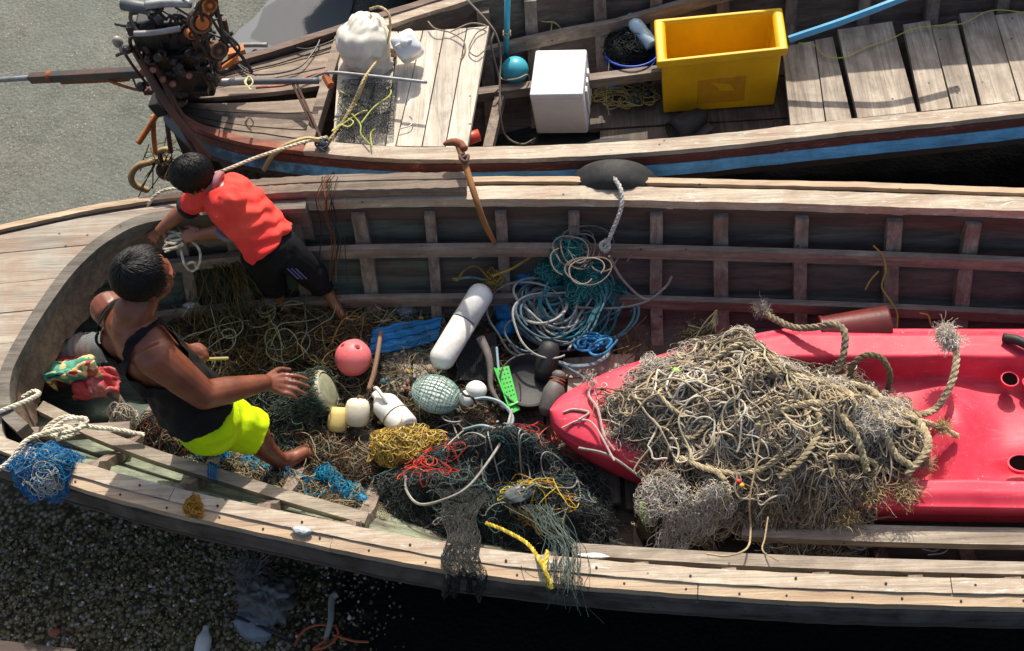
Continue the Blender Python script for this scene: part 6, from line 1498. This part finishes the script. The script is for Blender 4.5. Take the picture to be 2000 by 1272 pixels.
mb = MB(); rope3(mb, spline(PS([(1858, 664), (1868, 690), (1864, 730), (1850, 766), (1826, 800), (1790, 812), (1740, 820)], [.78, .78, .76, .72, .66, .68, .74]), 70), .0165, 12); mb.build('laid_rope', strandmat('beige_laid_rope', [(196, 178, 146), (180, 162, 130), (206, 190, 160)]), t)
mb = MB(); frizz(mb, P(1860, 672, .78), (-.25, .45, .5), 700, .075, .4, .0015); frizz(mb, P(1852, 652, .8), (-.9, -.1, .2), 500, .085, .3, .0013); frizz(mb, P(1846, 650, .8), (.3, .4, .3), 300, .05, .5, .0013); mb.build('frayed_end', strandmat('cream_fray', [(234, 224, 208), (222, 206, 184), (240, 232, 220)]), t)
mb = MB(); r = np.random.default_rng(84)
for i in range(20):
    a = np.array([1390 + r.normal(0, 8), 640 + r.normal(0, 6)]); mb.tubes(spline(PS([(1400, 606), a, a + r.normal(0, 30, 2) + (-30, 36)], [.66, .66, .6]), 14), r.choice([.002, .004]), 4)
frizz(mb, P(1350, 660, .6), (-.5, .3, .5), 160, .12, .6, .0013)
tag(mb.build('rope_end', strandmat('black_olive_rope', [(70, 64, 50), (96, 88, 68), (50, 46, 40)])), 'dark frayed rope end sticking up behind the beige heap', 'rope')
mb = MB(); r = np.random.default_rng(85)
for k in range(40):
    a = np.array([1215 + r.normal(0, 22), 690 + r.normal(0, 8)]); b = a + np.array([r.normal(6, 22), -r.uniform(10, 60)]); mb.tubes(spline(PS([a, (a + b) / 2 + r.normal(0, 5, 2), b], [.46, .5, .56]), 10), .0018, 3, False)
tag(mb.build('dry_weed', strandmat('dry_weed', [(100, 84, 60), (76, 66, 50), (120, 104, 74)])), 'dry weed stalks standing between rope pile and kayak', 'weed')
# red bucket
t = thing('bucket', 'dark red plastic bucket lying on its side against the far stringer', 'bucket', P(1660, 645, .55))
ax = P(1722, 634, .62) - P(1590, 648, .6); ax /= np.linalg.norm(ax)
MB().lathe([(.001, .17), (.085, .17), (.09, .16), (.07, -.12), (.074, -.13), (.074, -.14), (.064, -.14), (.066, -.12), (.08, .14), (.001, .15)], P(1662, 642, .6), ax, 30).build('bucket_shell', plain('dark_red_plastic', (110, 40, 36), .4, (60, 28, 24), .5, 9, .2, .5), t, True)
cordthing('dull yellow cord hanging down the far inner planking', [[(1706, 480), (1724, 500), (1730, 530), (1722, 560), (1740, 590), (1752, 612), (1752, 640)], [(1716, 530), (1700, 548), (1690, 566)], [(1796, 612), (1812, 616), (1818, 634)]], [[.86, .8, .76, .7, .66, .62, .58], [.78, .74, .7], [.62, .61, .58]], .004, plain('ochre_cord', (150, 126, 52), .7), 'cord', 'cord')
cordthing('thin pale line lying in the dark gap by the near gunwale', [[(1800, 1072), (1826, 1076), (1850, 1060), (1862, 1050), (1846, 1078), (1812, 1084)], [(1650, 1060), (1680, 1074), (1700, 1064)]], [.5, .5], .003, strandmat('pale_gap_line', [(130, 136, 140)]), 'line', 'line')

# ------------------------------------------------------------------ people
def fuse(name, mb, mat, parent, voxel=.006, smooth=5, keep=None, thick=0., disp=None):
    """merge the closed shapes in mb into one continuous skin"""
    me = mb.mesh(name + '_src'); o = bpy.data.objects.new(name + '_src', me); COL.objects.link(o)
    md = o.modifiers.new('r', 'REMESH'); md.mode = 'VOXEL'; md.voxel_size = voxel
    if smooth:
        sm = o.modifiers.new('s', 'SMOOTH'); sm.factor = .5; sm.iterations = smooth
    bpy.context.view_layer.update()
    dg = bpy.context.evaluated_depsgraph_get()
    res = bpy.data.meshes.new_from_object(o.evaluated_get(dg))
    bpy.data.objects.remove(o); res.name = name
    n = len(res.vertices); co = np.zeros(n * 3); res.vertices.foreach_get('co', co); co = co.reshape(-1, 3)
    if disp is not None: co = disp(co); res.vertices.foreach_set('co', co.ravel())
    if keep is not None:
        k = keep(co); bm = bmesh.new(); bm.from_mesh(res); bm.verts.ensure_lookup_table()
        bmesh.ops.delete(bm, geom=[v for v in bm.verts if not k[v.index]], context='VERTS'); 
        for _ in range(3): bmesh.ops.smooth_vert(bm, verts=[v for v in bm.verts if v.is_boundary], factor=.5, use_axis_x=True, use_axis_y=True, use_axis_z=True)
        bm.to_mesh(res); bm.free()
    ob = link(res, name, mat, parent, True)
    if thick:
        s = ob.modifiers.new('t', 'SOLIDIFY'); s.thickness = thick; s.offset = 1
    return ob
def limb(mb, pts, rad, k=16, n=None):
    pts = np.asarray(pts, float); rad = np.asarray(rad, float)
    n = n or 6 * len(pts); c = spline(pts, n) if len(pts) > 2 else np.linspace(pts[0], pts[1], n)
    r = np.interp(np.linspace(0, 1, n), np.linspace(0, 1, len(rad)), rad)
    mb.tubes(c, r, k)
    mb.ellipsoid(c[0], [r[0]] * 3, None, 14, 10); mb.ellipsoid(c[-1], [r[-1]] * 3, None, 14, 10)
def skinmat(name, c, dark):
    m = Mat(name); n = m.noise(9, 5, .6)
    m.col(m.ramp(n, [(.35, lin(dark)), (.65, lin(c))])); m.rough(m.ramp(m.noise(16, 5, .6), [(.35, .3), (.65, .5)])); m.b.inputs['Subsurface Weight'].default_value = .12
    m.b.inputs['Subsurface Radius'].default_value = (.01, .004, .002); m.bump(m.noise(140, 4), .12, .002); return m.m
M['hair'] = plain('black_hair', (11, 10, 10), .5, None, .4, 30, .4, .3, bscale=120)
def clothmat(name, c, c2=None, wr=8):
    m = Mat(name); n = m.noise(5, 5, .6)
    m.col(m.ramp(n, [(.35, lin(c2 or tuple(v * .85 for v in c))), (.65, lin(c))])); m.rough(.85); m.b.inputs['Specular IOR Level'].default_value = .2
    h = m.math('ADD', m.noise(wr, 3, .5, None, .8), m.math('MULTIPLY', m.noise(260, 2), .15)); m.bump(h, .5, .012); return m.m
nrm = lambda v: np.asarray(v, float) / np.linalg.norm(v)

def head(mb, c, fd, up, s=1.):
    """skull, jaw, nose, brow, lips and ears added to the body shapes"""
    fd = nrm(fd); up = nrm(np.asarray(up, float) - fd * np.dot(up, fd)); rt = np.cross(fd, up); R = np.array([fd, rt, up]).T
    E = lambda p, r, rot=None: mb.ellipsoid(np.array(c) + R @ (np.array(p) * s), np.array(r) * s, R if rot is None else R @ rot, 22, 16)
    E((-.008, 0, .022), (.094, .074, .088)); E((.022, 0, -.045), (.062, .056, .062)); E((.052, 0, -.09), (.022, .024, .018))
    E((.086, 0, -.03), (.016, .011, .014)); E((.088, 0, -.016), (.009, .0075, .024)); E((.082, .0, .012), (.012, .05, .009))
    E((.076, 0, -.062), (.010, .024, .005)); E((.075, 0, -.071), (.010, .021, .006))
    for q in (-1, 1):
        E((-.004, q * .078, -.018), (.017, .006, .029)); E((.05, q * .048, -.03), (.02, .016, .02)); E((.078, q * .03, -.004), (.007, .013, .007))
    return R
def eyes(parent, c, R, s=1.):
    for q in (-1, 1):
        e = MB().ellipsoid(np.array(c) + R @ (np.array((.079, q * .03, -.004)) * s), np.array([.008] * 3) * s, None, 12, 8).build('eye', M['eyewhite'], parent, True)
        MB().ellipsoid(np.array(c) + R @ (np.array((.0845, q * .03, -.005)) * s), np.array([.004] * 3) * s, None, 10, 8).build('iris', M['hair'], e, True)
M['eyewhite'] = plain('eye_white', (214, 206, 196), .2)
def hair(parent, c, R, s, fringe, seed, n=1500, nape=-.75):
    rng = np.random.default_rng(seed)
    cap = lambda v: ((v[:, 0] < fringe - .35 * np.maximum(-v[:, 2] + .25, 0) * 2.2) & (v[:, 2] > nape))
    mb = MB(); loc = np.array((-.008, 0, .022)) * s; rad = np.array((.106, .086, .102)) * s
    mb.ellipsoid((0, 0, 0), (1, 1, 1), None, 60, 44)
    me = mb.mesh('hair'); bm = bmesh.new(); bm.from_mesh(me)
    vs = np.array([v.co[:] for v in bm.verts]); k = cap(vs); bm.verts.ensure_lookup_table()
    ns = crumple(vs, .012, 7, seed)
    for v, f, q in zip(list(bm.verts), k, ns):
        v.co = Vector(tuple(np.array(c) + R @ (loc + np.array(v.co) * rad * q)))
    bmesh.ops.delete(bm, geom=[v for v, f in zip(list(bm.verts), k) if not f], context='VERTS'); bm.to_mesh(me); bm.free()
    o = link(me, 'hair', M['hair'], parent, True)
    d = rng.normal(0, 1, (n * 3, 3)); d /= np.linalg.norm(d, axis=1, keepdims=True); d = d[cap(d)][:n]
    whorl = nrm((-.5, .15, .85)); tang = d - whorl; tang -= (tang * d).sum(1, keepdims=True) * d; tang /= np.linalg.norm(tang, axis=1, keepdims=True) + 1e-6
    tang += rng.normal(0, .16, tang.shape); t = np.linspace(0, 1, 6)[None, :, None]; L = rng.uniform(.5, 1.0, (len(d), 1, 1))
    A = d[:, None] * (1 + .02 * np.sin(t * 2.6)) + tang[:, None] * t * L * .6
    A /= np.linalg.norm(A, axis=2, keepdims=True); A *= 1 + .02 * np.sin(t * 2.9) + rng.uniform(-.006, .012, (len(d), 1, 1))
    A = np.array(c) + (loc + A * rad) @ R.T
    MB().tubes(A, np.array([.0016, .0024, .0024, .002, .0014, .0005]) * s, 4, False).build('hair_lock', M['hair'], o, True)
    return o
def hand(mb, wrist, knuckles, tips, thumb, r=.0095, bend=.012):
    k = np.array(knuckles); w = np.array(wrist)
    palm_n = nrm(np.cross(k[-1] - k[0], k[1] - w))
    if palm_n[2] < 0: palm_n = -palm_n
    for q in k: limb(mb, [w, (w + q) / 2, q], [r * 1.7, r * 1.55, r * 1.25], 10)
    for q, tp in zip(k, tips):
        m_ = q + (tp - q) * .5 + palm_n * bend; limb(mb, [q, m_, tp], [r * 1.12, r, r * .8], 10)
    limb(mb, thumb, [r * 1.35, r * 1.15, r * .85], 10)

# ---- man
MN = thing('person', 'man in black tank top and neon yellow shorts reaching out one arm', 'person', P(470, 900, FZ))
sk = skinmat('brown_skin', (130, 74, 50), (100, 54, 36))
fm = nrm((.73, .69, 0)); rm = nrm((.69, -.73, 0)); upm = np.array([0, 0, 1.])
def torso_rings(S, rt, fw, k=28, inf=0.):
    rings = []
    for c, a, b in S:
        th = np.arange(k) * 2 * math.pi / k
        x = np.sign(np.cos(th)) * np.abs(np.cos(th)) ** .85; y = np.sign(np.sin(th)) * np.abs(np.sin(th)) ** .9
        rings.append(np.array(c) + (x * (a + inf))[:, None] * rt + (y * (b + inf))[:, None] * fw)
    return rings
pel = P(396, 812, 1.06)
S = [(pel + (0, 0, -.05), .12, .10), (pel, .168, .125), (P(370, 776, 1.17), .162, .112), (P(340, 740, 1.28), .165, .106), (P(303, 702, 1.42), .178, .108), (P(273, 664, 1.54), .178, .102), (P(258, 634, 1.63), .145, .09), (P(258, 616, 1.68), .085, .07)]
rs, el, wr = P(300, 694, 1.57), P(398, 772, 1.35), P(514, 748, 1.18)
ls, el2, wr2 = P(212, 602, 1.60), P(306, 668, 1.30), P(362, 684, 1.13)
HC_ = P(284, 541, 1.80); hfd = (.86, .42, -.12)
rh, rk, ra = P(410, 808, 1.03), P(500, 848, .84), P(545, 900, .53)
lh, lk, la = pel - rm * .09 + (0, 0, -.03), P(412, 812, .78), P(400, 812, .47)
b = MB(); b.loft(torso_rings(S, rm, fm))
limb(b, [S[5][0] + rm * .1 + (0, 0, .05), S[-2][0], S[-1][0] + (0, 0, .03)], [.06, .06, .06]); limb(b, [S[5][0] - rm * .1 + (0, 0, .05), S[-2][0], S[-1][0] + (0, 0, .03)], [.06, .06, .06])
limb(b, [S[-2][0], P(268, 603, 1.70), HC_ + np.array([-.02, -.01, -.06])], [.085, .07, .066])
limb(b, [S[5][0] + rm * .12 + (0, 0, .02), rs, rs * .6 + el * .4, el], [.075, .082, .074, .058]); limb(b, [el, el * .6 + wr * .4, wr], [.058, .056, .036])
limb(b, [S[5][0] - rm * .12 + (0, 0, .02), ls, ls * .6 + el2 * .4, el2], [.07, .072, .062, .05]); limb(b, [el2, el2 * .6 + wr2 * .4, wr2], [.05, .046, .03])
limb(b, [S[5][0] + rm * .08 - fm * .06, S[4][0] + rm * .06 - fm * .075], [.06, .05]); limb(b, [S[5][0] - rm * .08 - fm * .06, S[4][0] - rm * .06 - fm * .075], [.06, .05])
limb(b, [rh, rh * .5 + rk * .5, rk], [.1, .082, .062]); limb(b, [rk, rk * .65 + ra * .35 + np.array([-.01, -.01, 0]), ra], [.06, .056, .036])
limb(b, [lh, lk, la], [.1, .07, .036]); 
heel, ball = P(550, 918, .475), P(596, 884, .475)
limb(b, [ra, heel + (0, 0, .01)], [.036, .03]); limb(b, [heel, heel * .5 + ball * .5 + np.array([0, 0, .022]), ball], [.03, .034, .03]); limb(b, [ra, ball], [.034, .026])
dft = nrm(ball - heel); sdf = np.cross(dft, (0, 0, 1.))
for i, (o_, L_, r_2) in enumerate([(-.032, .056, .0125), (-.014, .056, .0095), (.002, .05, .009), (.017, .042, .0085), (.031, .032, .008)]):
    a0 = ball + sdf * o_ * .8 + (0, 0, -.006); limb(b, [a0, a0 + dft * L_ * .6 + (0, 0, .008), a0 + dft * L_ + (0, 0, -.004) + sdf * o_ * .2], [.014, r_2, r_2], 10)
limb(b, [la, la + fm * .16 + (0, 0, -.05)], [.036, .028])
Rh = head(b, HC_, hfd, upm, 1.1)
hand(b, wr, [P(552, 733, 1.135), P(558, 745, 1.13), P(556, 757, 1.125), P(548, 767, 1.125)], [P(600, 741, 1.085), P(603, 756, 1.075), P(596, 770, 1.07), P(580, 778, 1.08)], [P(520, 738, 1.17), P(544, 722, 1.13), P(566, 722, 1.1)], .0105)
hand(b, wr2, [P(388, 680, 1.11), P(392, 688, 1.1), P(390, 696, 1.09), P(384, 702, 1.09)], [P(406, 692, 1.07), P(407, 700, 1.06), P(401, 706, 1.06), P(392, 708, 1.06)], [P(370, 678, 1.13), P(388, 674, 1.11), P(402, 682, 1.09)], .0095)
fuse('body', b, sk, MN, .0055, 4)
eyes(MN, HC_, Rh, 1.1); hair(MN, HC_, Rh, 1.1, .42, 5, 2800, -.66)
# tank top
b = MB(); b.loft(torso_rings([(c_2, a_2 + (.022, .022, .016, .006)[min(i_2, 3)], b_2 + (.026, .026, .018, .006)[min(i_2, 3)]) for i_2, (c_2, a_2, b_2) in enumerate(S)], rm, fm, inf=.012)); limb(b, [S[5][0] + rm * .12 + (0, 0, .02), rs], [.082, .084]); limb(b, [S[5][0] - rm * .12 + (0, 0, .02), ls], [.082, .084])
limb(b, [S[5][0] + rm * .08 - fm * .06, S[4][0] + rm * .06 - fm * .075], [.071, .062]); limb(b, [S[5][0] - rm * .08 - fm * .06, S[4][0] - rm * .06 - fm * .075], [.071, .062])
limb(b, [S[6][0], S[6][0] + np.array([.0, 0, .03])], [.086, .08])
spn = np.array([s_[0] for s_ in S[1:7]]); axs = nrm(spn[-1] - spn[0]); LT = np.linalg.norm(spn[-1] - spn[0])
def vest_keep(co):
    w = (co - spn[0]) @ axs; cen = np.stack([np.interp(w, np.linspace(0, LT, len(spn)), spn[:, i]) for i in range(3)], 1)
    u = (co - cen) @ rm; f_ = (co - cen) @ fm
    q = w / LT
    arm = np.interp(q, [.0, .56, .68, .82, 1.3], [.5, .5, .135, .115, .118])
    neck = np.where(np.abs(u) < .078, np.where(f_ < 0, .93 - .10 * (1 - (u / .078) ** 2), .80 - .10 * (1 - (u / .078) ** 2)), 3)
    return (np.abs(u) < arm) & (q < neck) & (w > .055)
def wrinkle(amp, f, seed):
    g = np.random.default_rng(seed); d = g.normal(0, 1, (5, 3)); d /= np.linalg.norm(d, axis=1, keepdims=True); p = g.uniform(0, 6, 5)
    def fn(co):
        o = co.copy(); 
        for i in range(5): o[:, :] += amp * d[i] * np.sin(f * (1 + .3 * i) * (co @ d[(i + 2) % 5]) + p[i])[:, None]
        return o
    return fn
fuse('tank_top', b, clothmat('black_jersey', (26, 25, 25), (18, 17, 17), 9), MN, .006, 4, vest_keep, .003, wrinkle(.0045, 44, 2))
# shorts
b = MB(); b.loft(torso_rings([(pel + (0, 0, -.1), .14, .12), (pel + (0, 0, -.03), .174, .13), (pel + (0, 0, .04), .174, .128), (P(370, 776, 1.17) + (0, 0, .0), .164, .116), (P(356, 758, 1.22), .15, .10)], rm, fm))
limb(b, [rh, rh * .45 + rk * .55, rk], [.112, .104, .094]); limb(b, [lh, lh * .5 + lk * .5, lk], [.112, .104, .1])
hd = nrm(rk - rh)
def sh_keep(co): return ~((((co - rk) @ hd) > .0) & (np.linalg.norm(co - rk, axis=1) < .17))
fuse('shorts', b, clothmat('neon_yellow_cloth', (196, 226, 8), (176, 206, 6), 7), MN, .0065, 3, sh_keep, .003, wrinkle(.0055, 40, 4))

# ---- boy
BO = thing('person', 'boy in coral red shirt and black shorts bending over a rope', 'person', P(600, 590, FZ))
skb = skinmat('boy_skin', (150, 92, 64), (124, 74, 52))
hipb = P(528, 478, .96); shb = P(432, 376, 1.20)
axb = nrm(shb - hipb); fb = nrm(np.array([-.25, -.15, -1.]) - axb * np.dot(np.array([-.25, -.15, -1.]), axb)); rb = nrm(np.cross(fb, axb))
if rb[1] > 0: rb = -rb                                   # towards the camera: his left side
Lb = np.linalg.norm(shb - hipb)
pt = lambda f, o=0.: hipb + axb * Lb * f - fb * o
SB = [(pt(-.12), .08, .07), (pt(.0), .12, .1), (pt(.3, .012), .108, .09), (pt(.6, .018), .112, .094), (pt(.85, .01), .115, .085), (pt(1.0, .0), .09, .066), (pt(1.1), .05, .045)]
lsb, leb, lwb = P(454, 392, 1.24), P(448, 450, 1.08), P(388, 460, 1.0)
rsb, reb, rwb = P(408, 376, 1.19), P(362, 408, 1.06), P(312, 450, .98)
HB = P(380, 346, 1.28); hbd = (-.72, -.28, -.62)
k1h, k1k, k1a = P(548, 482, .94), P(600, 528, .77), P(640, 570, .59)
k2h, k2k, k2a = P(508, 496, .93), P(528, 538, .74), P(546, 586, .55)
b = MB(); b.loft(torso_rings(SB, rb, fb))
limb(b, [SB[-2][0], P(408, 362, 1.235), HB + np.array([.03, .01, -.02])], [.055, .045, .045])
limb(b, [lsb, leb], [.048, .036]); limb(b, [leb, leb * .6 + lwb * .4, lwb], [.036, .034, .023])
limb(b, [rsb, reb], [.048, .036]); limb(b, [reb, reb * .6 + rwb * .4, rwb], [.037, .036, .024])
for h_, k_, a_ in ((k1h, k1k, k1a), (k2h, k2k, k2a)):
    limb(b, [h_, k_], [.072, .05]); limb(b, [k_, k_ * .6 + a_ * .4, a_], [.047, .043, .027])
    ft = a_ + np.array([.03, -.04, -.05]); limb(b, [a_, ft, ft + np.array([.03, -.05, -.02])], [.027, .026, .02])
Rb = head(b, HB, hbd, (-.5, -.05, .8), .9)
hand(b, rwb, [P(300, 452, .96), P(299, 458, .955), P(302, 464, .95), P(308, 468, .945)], [P(288, 462, .93), P(290, 470, .925), P(298, 476, .92), P(308, 478, .92)], [P(318, 456, .97), P(326, 464, .95), P(322, 474, .93)], .0085)
hand(b, lwb, [P(370, 452, 1.0), P(367, 458, .995), P(366, 464, .99), P(370, 470, .985)], [P(358, 456, .97), P(355, 464, .965), P(358, 472, .96), P(364, 476, .96)], [P(384, 450, 1.01), P(374, 444, 1.01), P(362, 443, .99)], .0085)
fuse('body', b, skb, BO, .005, 4)
eyes(BO, HB, Rb, .9); hair(BO, HB, Rb, .94, .5, 8, 2400, -.55)
b = MB(); b.loft(torso_rings(SB[1:], rb, fb, inf=.016))
limb(b, [SB[4][0] + rb * .06, lsb * .5 + SB[4][0] * .5], [.064, .06]); limb(b, [SB[4][0] - rb * .08, rsb], [.066, .064]); limb(b, [rsb, rsb * .35 + reb * .65], [.06, .055])
nb = HB + np.array([.03, .01, -.02])
def sh_k(co): 
    q = (co - hipb) @ axb / Lb; return (q > -.02) & (np.linalg.norm(co - nb, axis=1) > .062)
fuse('shirt', b, clothmat('coral_red_cloth', (240, 82, 68), (226, 58, 56), 9), BO, .006, 3, sh_k, .003, wrinkle(.0055, 46, 6))
b = MB(); limb(b, [SB[4][0] + rb * .05, lsb], [.06, .064]); limb(b, [lsb, lsb * .22 + leb * .78], [.063, .06])
fuse('sleeve', b, bpy.data.materials['coral_red_cloth'], BO, .005, 3, None, 0, wrinkle(.0045, 52, 12))
def cuff(c, ax, r, h, mat, parent, name='cuff'):
    ax = nrm(ax); MB().lathe([(r - .004, -h), (r + .004, -h), (r + .003, h), (r - .004, h)], c, ax, 24).build(name, mat, parent, True)
gc = clothmat('grey_cuff', (120, 116, 122)); dc = clothmat('dark_cuff', (54, 44, 48))
cuff(lsb * .22 + leb * .78 + nrm(leb - lsb) * .05, leb - lsb, .056, .011, gc, BO); cuff(rsb * .35 + reb * .65 + nrm(reb - rsb) * .045, reb - rsb, .054, .010, dc, BO)
cuff(P(424, 358, 1.235), P(408, 354, 1.24) - P(436, 364, 1.22), .052, .014, clothmat('pink_grey_collar', (176, 120, 124)), BO, 'collar')
b = MB(); b.loft(torso_rings([(pt(-.3), .1, .08), (pt(-.1), .118, .1), (pt(.1, .012), .105, .088)], rb, fb))
limb(b, [k1h, k1k, k1k * .35 + k1a * .65], [.088, .074, .06]); limb(b, [k2h, k2k, k2k * .6 + k2a * .4], [.09, .078, .066])
fuse('shorts', b, clothmat('black_sport_cloth', (20, 20, 24), (13, 13, 16), 8), BO, .006, 3, None, 0, wrinkle(.003, 40, 9))
# grey side panel and stripes on the near leg
side_n = nrm(np.cross(k1a - k1h, (0, 0, 1.))); side_n = side_n if side_n[0] > 0 else -side_n
def strip_on(a, b_, off, wdt, up_, mat, name):
    d = nrm(b_ - a); V = []
    nn = nrm(side_n * .75 + np.array([0, 0, 1.]) * up_); tt = np.cross(d, nn)
    for f in np.linspace(0, 1, 10):
        c = a * (1 - f) + b_ * f; V.append([c + nn * off + tt * wdt * q - nn * (q * q) * wdt * .5 for q in np.linspace(-1, 1, 7)])
    o = MB().grid(np.array(V)).build(name, mat, BO, True); s_ = o.modifiers.new('t', 'SOLIDIFY'); s_.thickness = .003; s_.offset = 1
strip_on(k1h * .9 + k1k * .1, k1k * .5 + k1a * .5, .083, .022, .75, clothmat('grey_panel', (78, 80, 88)), 'side_panel')
ps = clothmat('violet_stripe', (96, 92, 150))
for i in range(3):
    q0 = k1h * .35 + k1k * .65; d = nrm(k1a - k1h); vv = nrm(np.cross(d, (-.5, -.5, .7)))
    nn = nrm(np.array([-.25, -.62, .75])); nn = nrm(nn - d * np.dot(nn, d)); tt = np.cross(d, nn)
    V = [[q0 + d * (.05 * f - .01 * i) + nn * .083 + tt * (.016 * i - .02 + .004 * g) for g in (-1, 1)] for f in np.linspace(-.9, .9, 6)]
    MB().grid(np.array(V)).build('stripe', ps, BO)
# coil of rope in the boy's hands
t = thing('rope_coil', 'coil of cream rope held between the boy hands', 'rope', P(345, 470, .93))
mb = MB(); g = np.random.default_rng(90)
for pix in [[(300, 458), (326, 452), (350, 458), (362, 470), (345, 482), (320, 486), (330, 474), (360, 466)], [(336, 440), (350, 446), (356, 462), (340, 476), (322, 470), (345, 460), (372, 470), (390, 490), (388, 518), (374, 530), (360, 516), (352, 480)], [(318, 462), (340, 470), (362, 464), (352, 456), (326, 462)], [(322, 492), (340, 486), (358, 478), (346, 470), (326, 478)], [(366, 516), (378, 512), (384, 526)]]:
    z = [.955 + g.uniform(-.02, .02) - .002 * max(0, q[1] - 490) for q in pix]
    rope3(mb, spline(PS(pix, z), 60), .0062, 24, 4)
mb.build('coiled_line', strandmat('ivory_rope', [(220, 210, 186), (206, 194, 166), (228, 220, 200)]), t)

# ------------------------------------------------------------------ rubbish on the gravel in front
t = thing('plastic_sack', 'torn grey plastic sack on the dark gravel below the boat', 'sack', P(520, 1160, 0))
MB().ellipsoid(P(520, 1165, .04), (.15, .13, .07), rotm(0, 0, -.5), 40, 26, lambda v: crumple(v, .28, 5, 12)).build('sack_body', plain('dirty_grey_film', (104, 101, 97), .5, (70, 66, 62), .6, 9, .5), t, True)
mb = MB(); frizz(mb, P(490, 1130, .08), (-.3, .6, .4), 240, .16, .5, .0016); mb.build('torn_fibre', strandmat('grey_torn', [(140, 136, 130), (110, 104, 98)]), t)
t = thing('plastic_jug', 'half buried pale blue jug beside the grey sack', 'jug', P(500, 1225, 0))
MB().ellipsoid(P(496, 1222, .03), (.1, .07, .05), rotm(0, .2, -.4), 30, 18, lambda v: crumple(v, .1, 4, 13)).build('jug_body', plain('pale_blue_grey', (118, 126, 134), .35, (80, 84, 88), .6, 9), t, True)
t = thing('bottle', 'small white bottle on the gravel at the bottom edge', 'bottle', P(396, 1258, 0))
MB().lathe([(.001, -.07), (.032, -.07), (.036, -.05), (.036, .03), (.02, .06), (.014, .07), (.014, .09), (.001, .092)], P(396, 1262, .035), (.1, 1, .15), 18).build('bottle_body', plain('dirty_white_bottle', (206, 206, 202), .4, (120, 116, 108), .5, 12), t, True)
cordthing('looped orange wire lying on the dark gravel', [[(575, 1262), (590, 1235), (615, 1222), (640, 1224), (636, 1250), (612, 1268), (640, 1262), (660, 1240), (655, 1220)], [(650, 1240), (690, 1252), (720, 1254)]], [.03, .03], .006, plain('orange_wire', (176, 84, 44), .6, (100, 60, 40), .5), 'wire', 'wire')
tag(MB().tubes(spline(PS([(636, 1250), (646, 1210), (648, 1170), (658, 1160)], [.02, .05, .05, .05]), 14), np.linspace(.012, .018, 14), 8).build('stick', plain('bleached_stick', (140, 134, 126), .8), None, True), 'bleached stick lying by the orange wire', 'stick')
tag(MB().beam(P(440, 1196, .1), P(560, 1246, .03), .014, .014).build('rod', M['rubber'], None, bevel=.003), 'black rod lying across the pale jug', 'rod')
tag(MB().ellipsoid(P(106, 1236, .02), (.03, .02, .008), rotm(0, 0, .3), 14, 8).build('shell_scrap', plain('terracotta', (150, 76, 50), .7), None, True), 'small terracotta shard on the gravel', 'shard')
mb = MB(); g = np.random.default_rng(91); n = 12000
xy = np.stack([g.uniform(-2.95, -.4, n), g.uniform(1.55, 2.75, n)], 1)
xy = xy[g.uniform(0, 1, n) < np.clip((-.85 - xy[:, 0]) / 1.2, .0, 1)]
for x, y in xy:
    r0 = g.uniform(.005, .013) * (1.5 if g.random() < .06 else 1); q = rotm(g.normal(0, .5), g.normal(0, .5), g.uniform(0, 6))
    v = np.array([(1, 0, 0), (0, .8, 0), (-1, 0, 0), (0, -.8, 0), (.1, .1, .6), (0, 0, -.5)]) * r0
    mb.add(v @ q.T + np.array([x, y, .004]), None, [[0, 1, 4], [1, 2, 4], [2, 3, 4], [3, 0, 4], [1, 0, 5], [2, 1, 5], [3, 2, 5], [0, 3, 5]])
m = Mat('shell_pebbles'); m.col(m.ramp(m.island(), [(0., lin((78, 66, 44))), (.3, lin((112, 97, 64))), (.6, lin((134, 118, 82))), (.86, lin((150, 138, 112))), (.97, lin((196, 188, 172)))], 'CONSTANT')); m.rough(.6)
o = mb.build('gravel', m.m); o['kind'] = 'stuff'
mb = MB(); mb.beam(P(-40, 1262, .5), P(150, 1285, .5), .05, .06)
tag(mb.build('pole', M['wood_dark']), 'dark brown pole at the bottom left edge', 'pole')
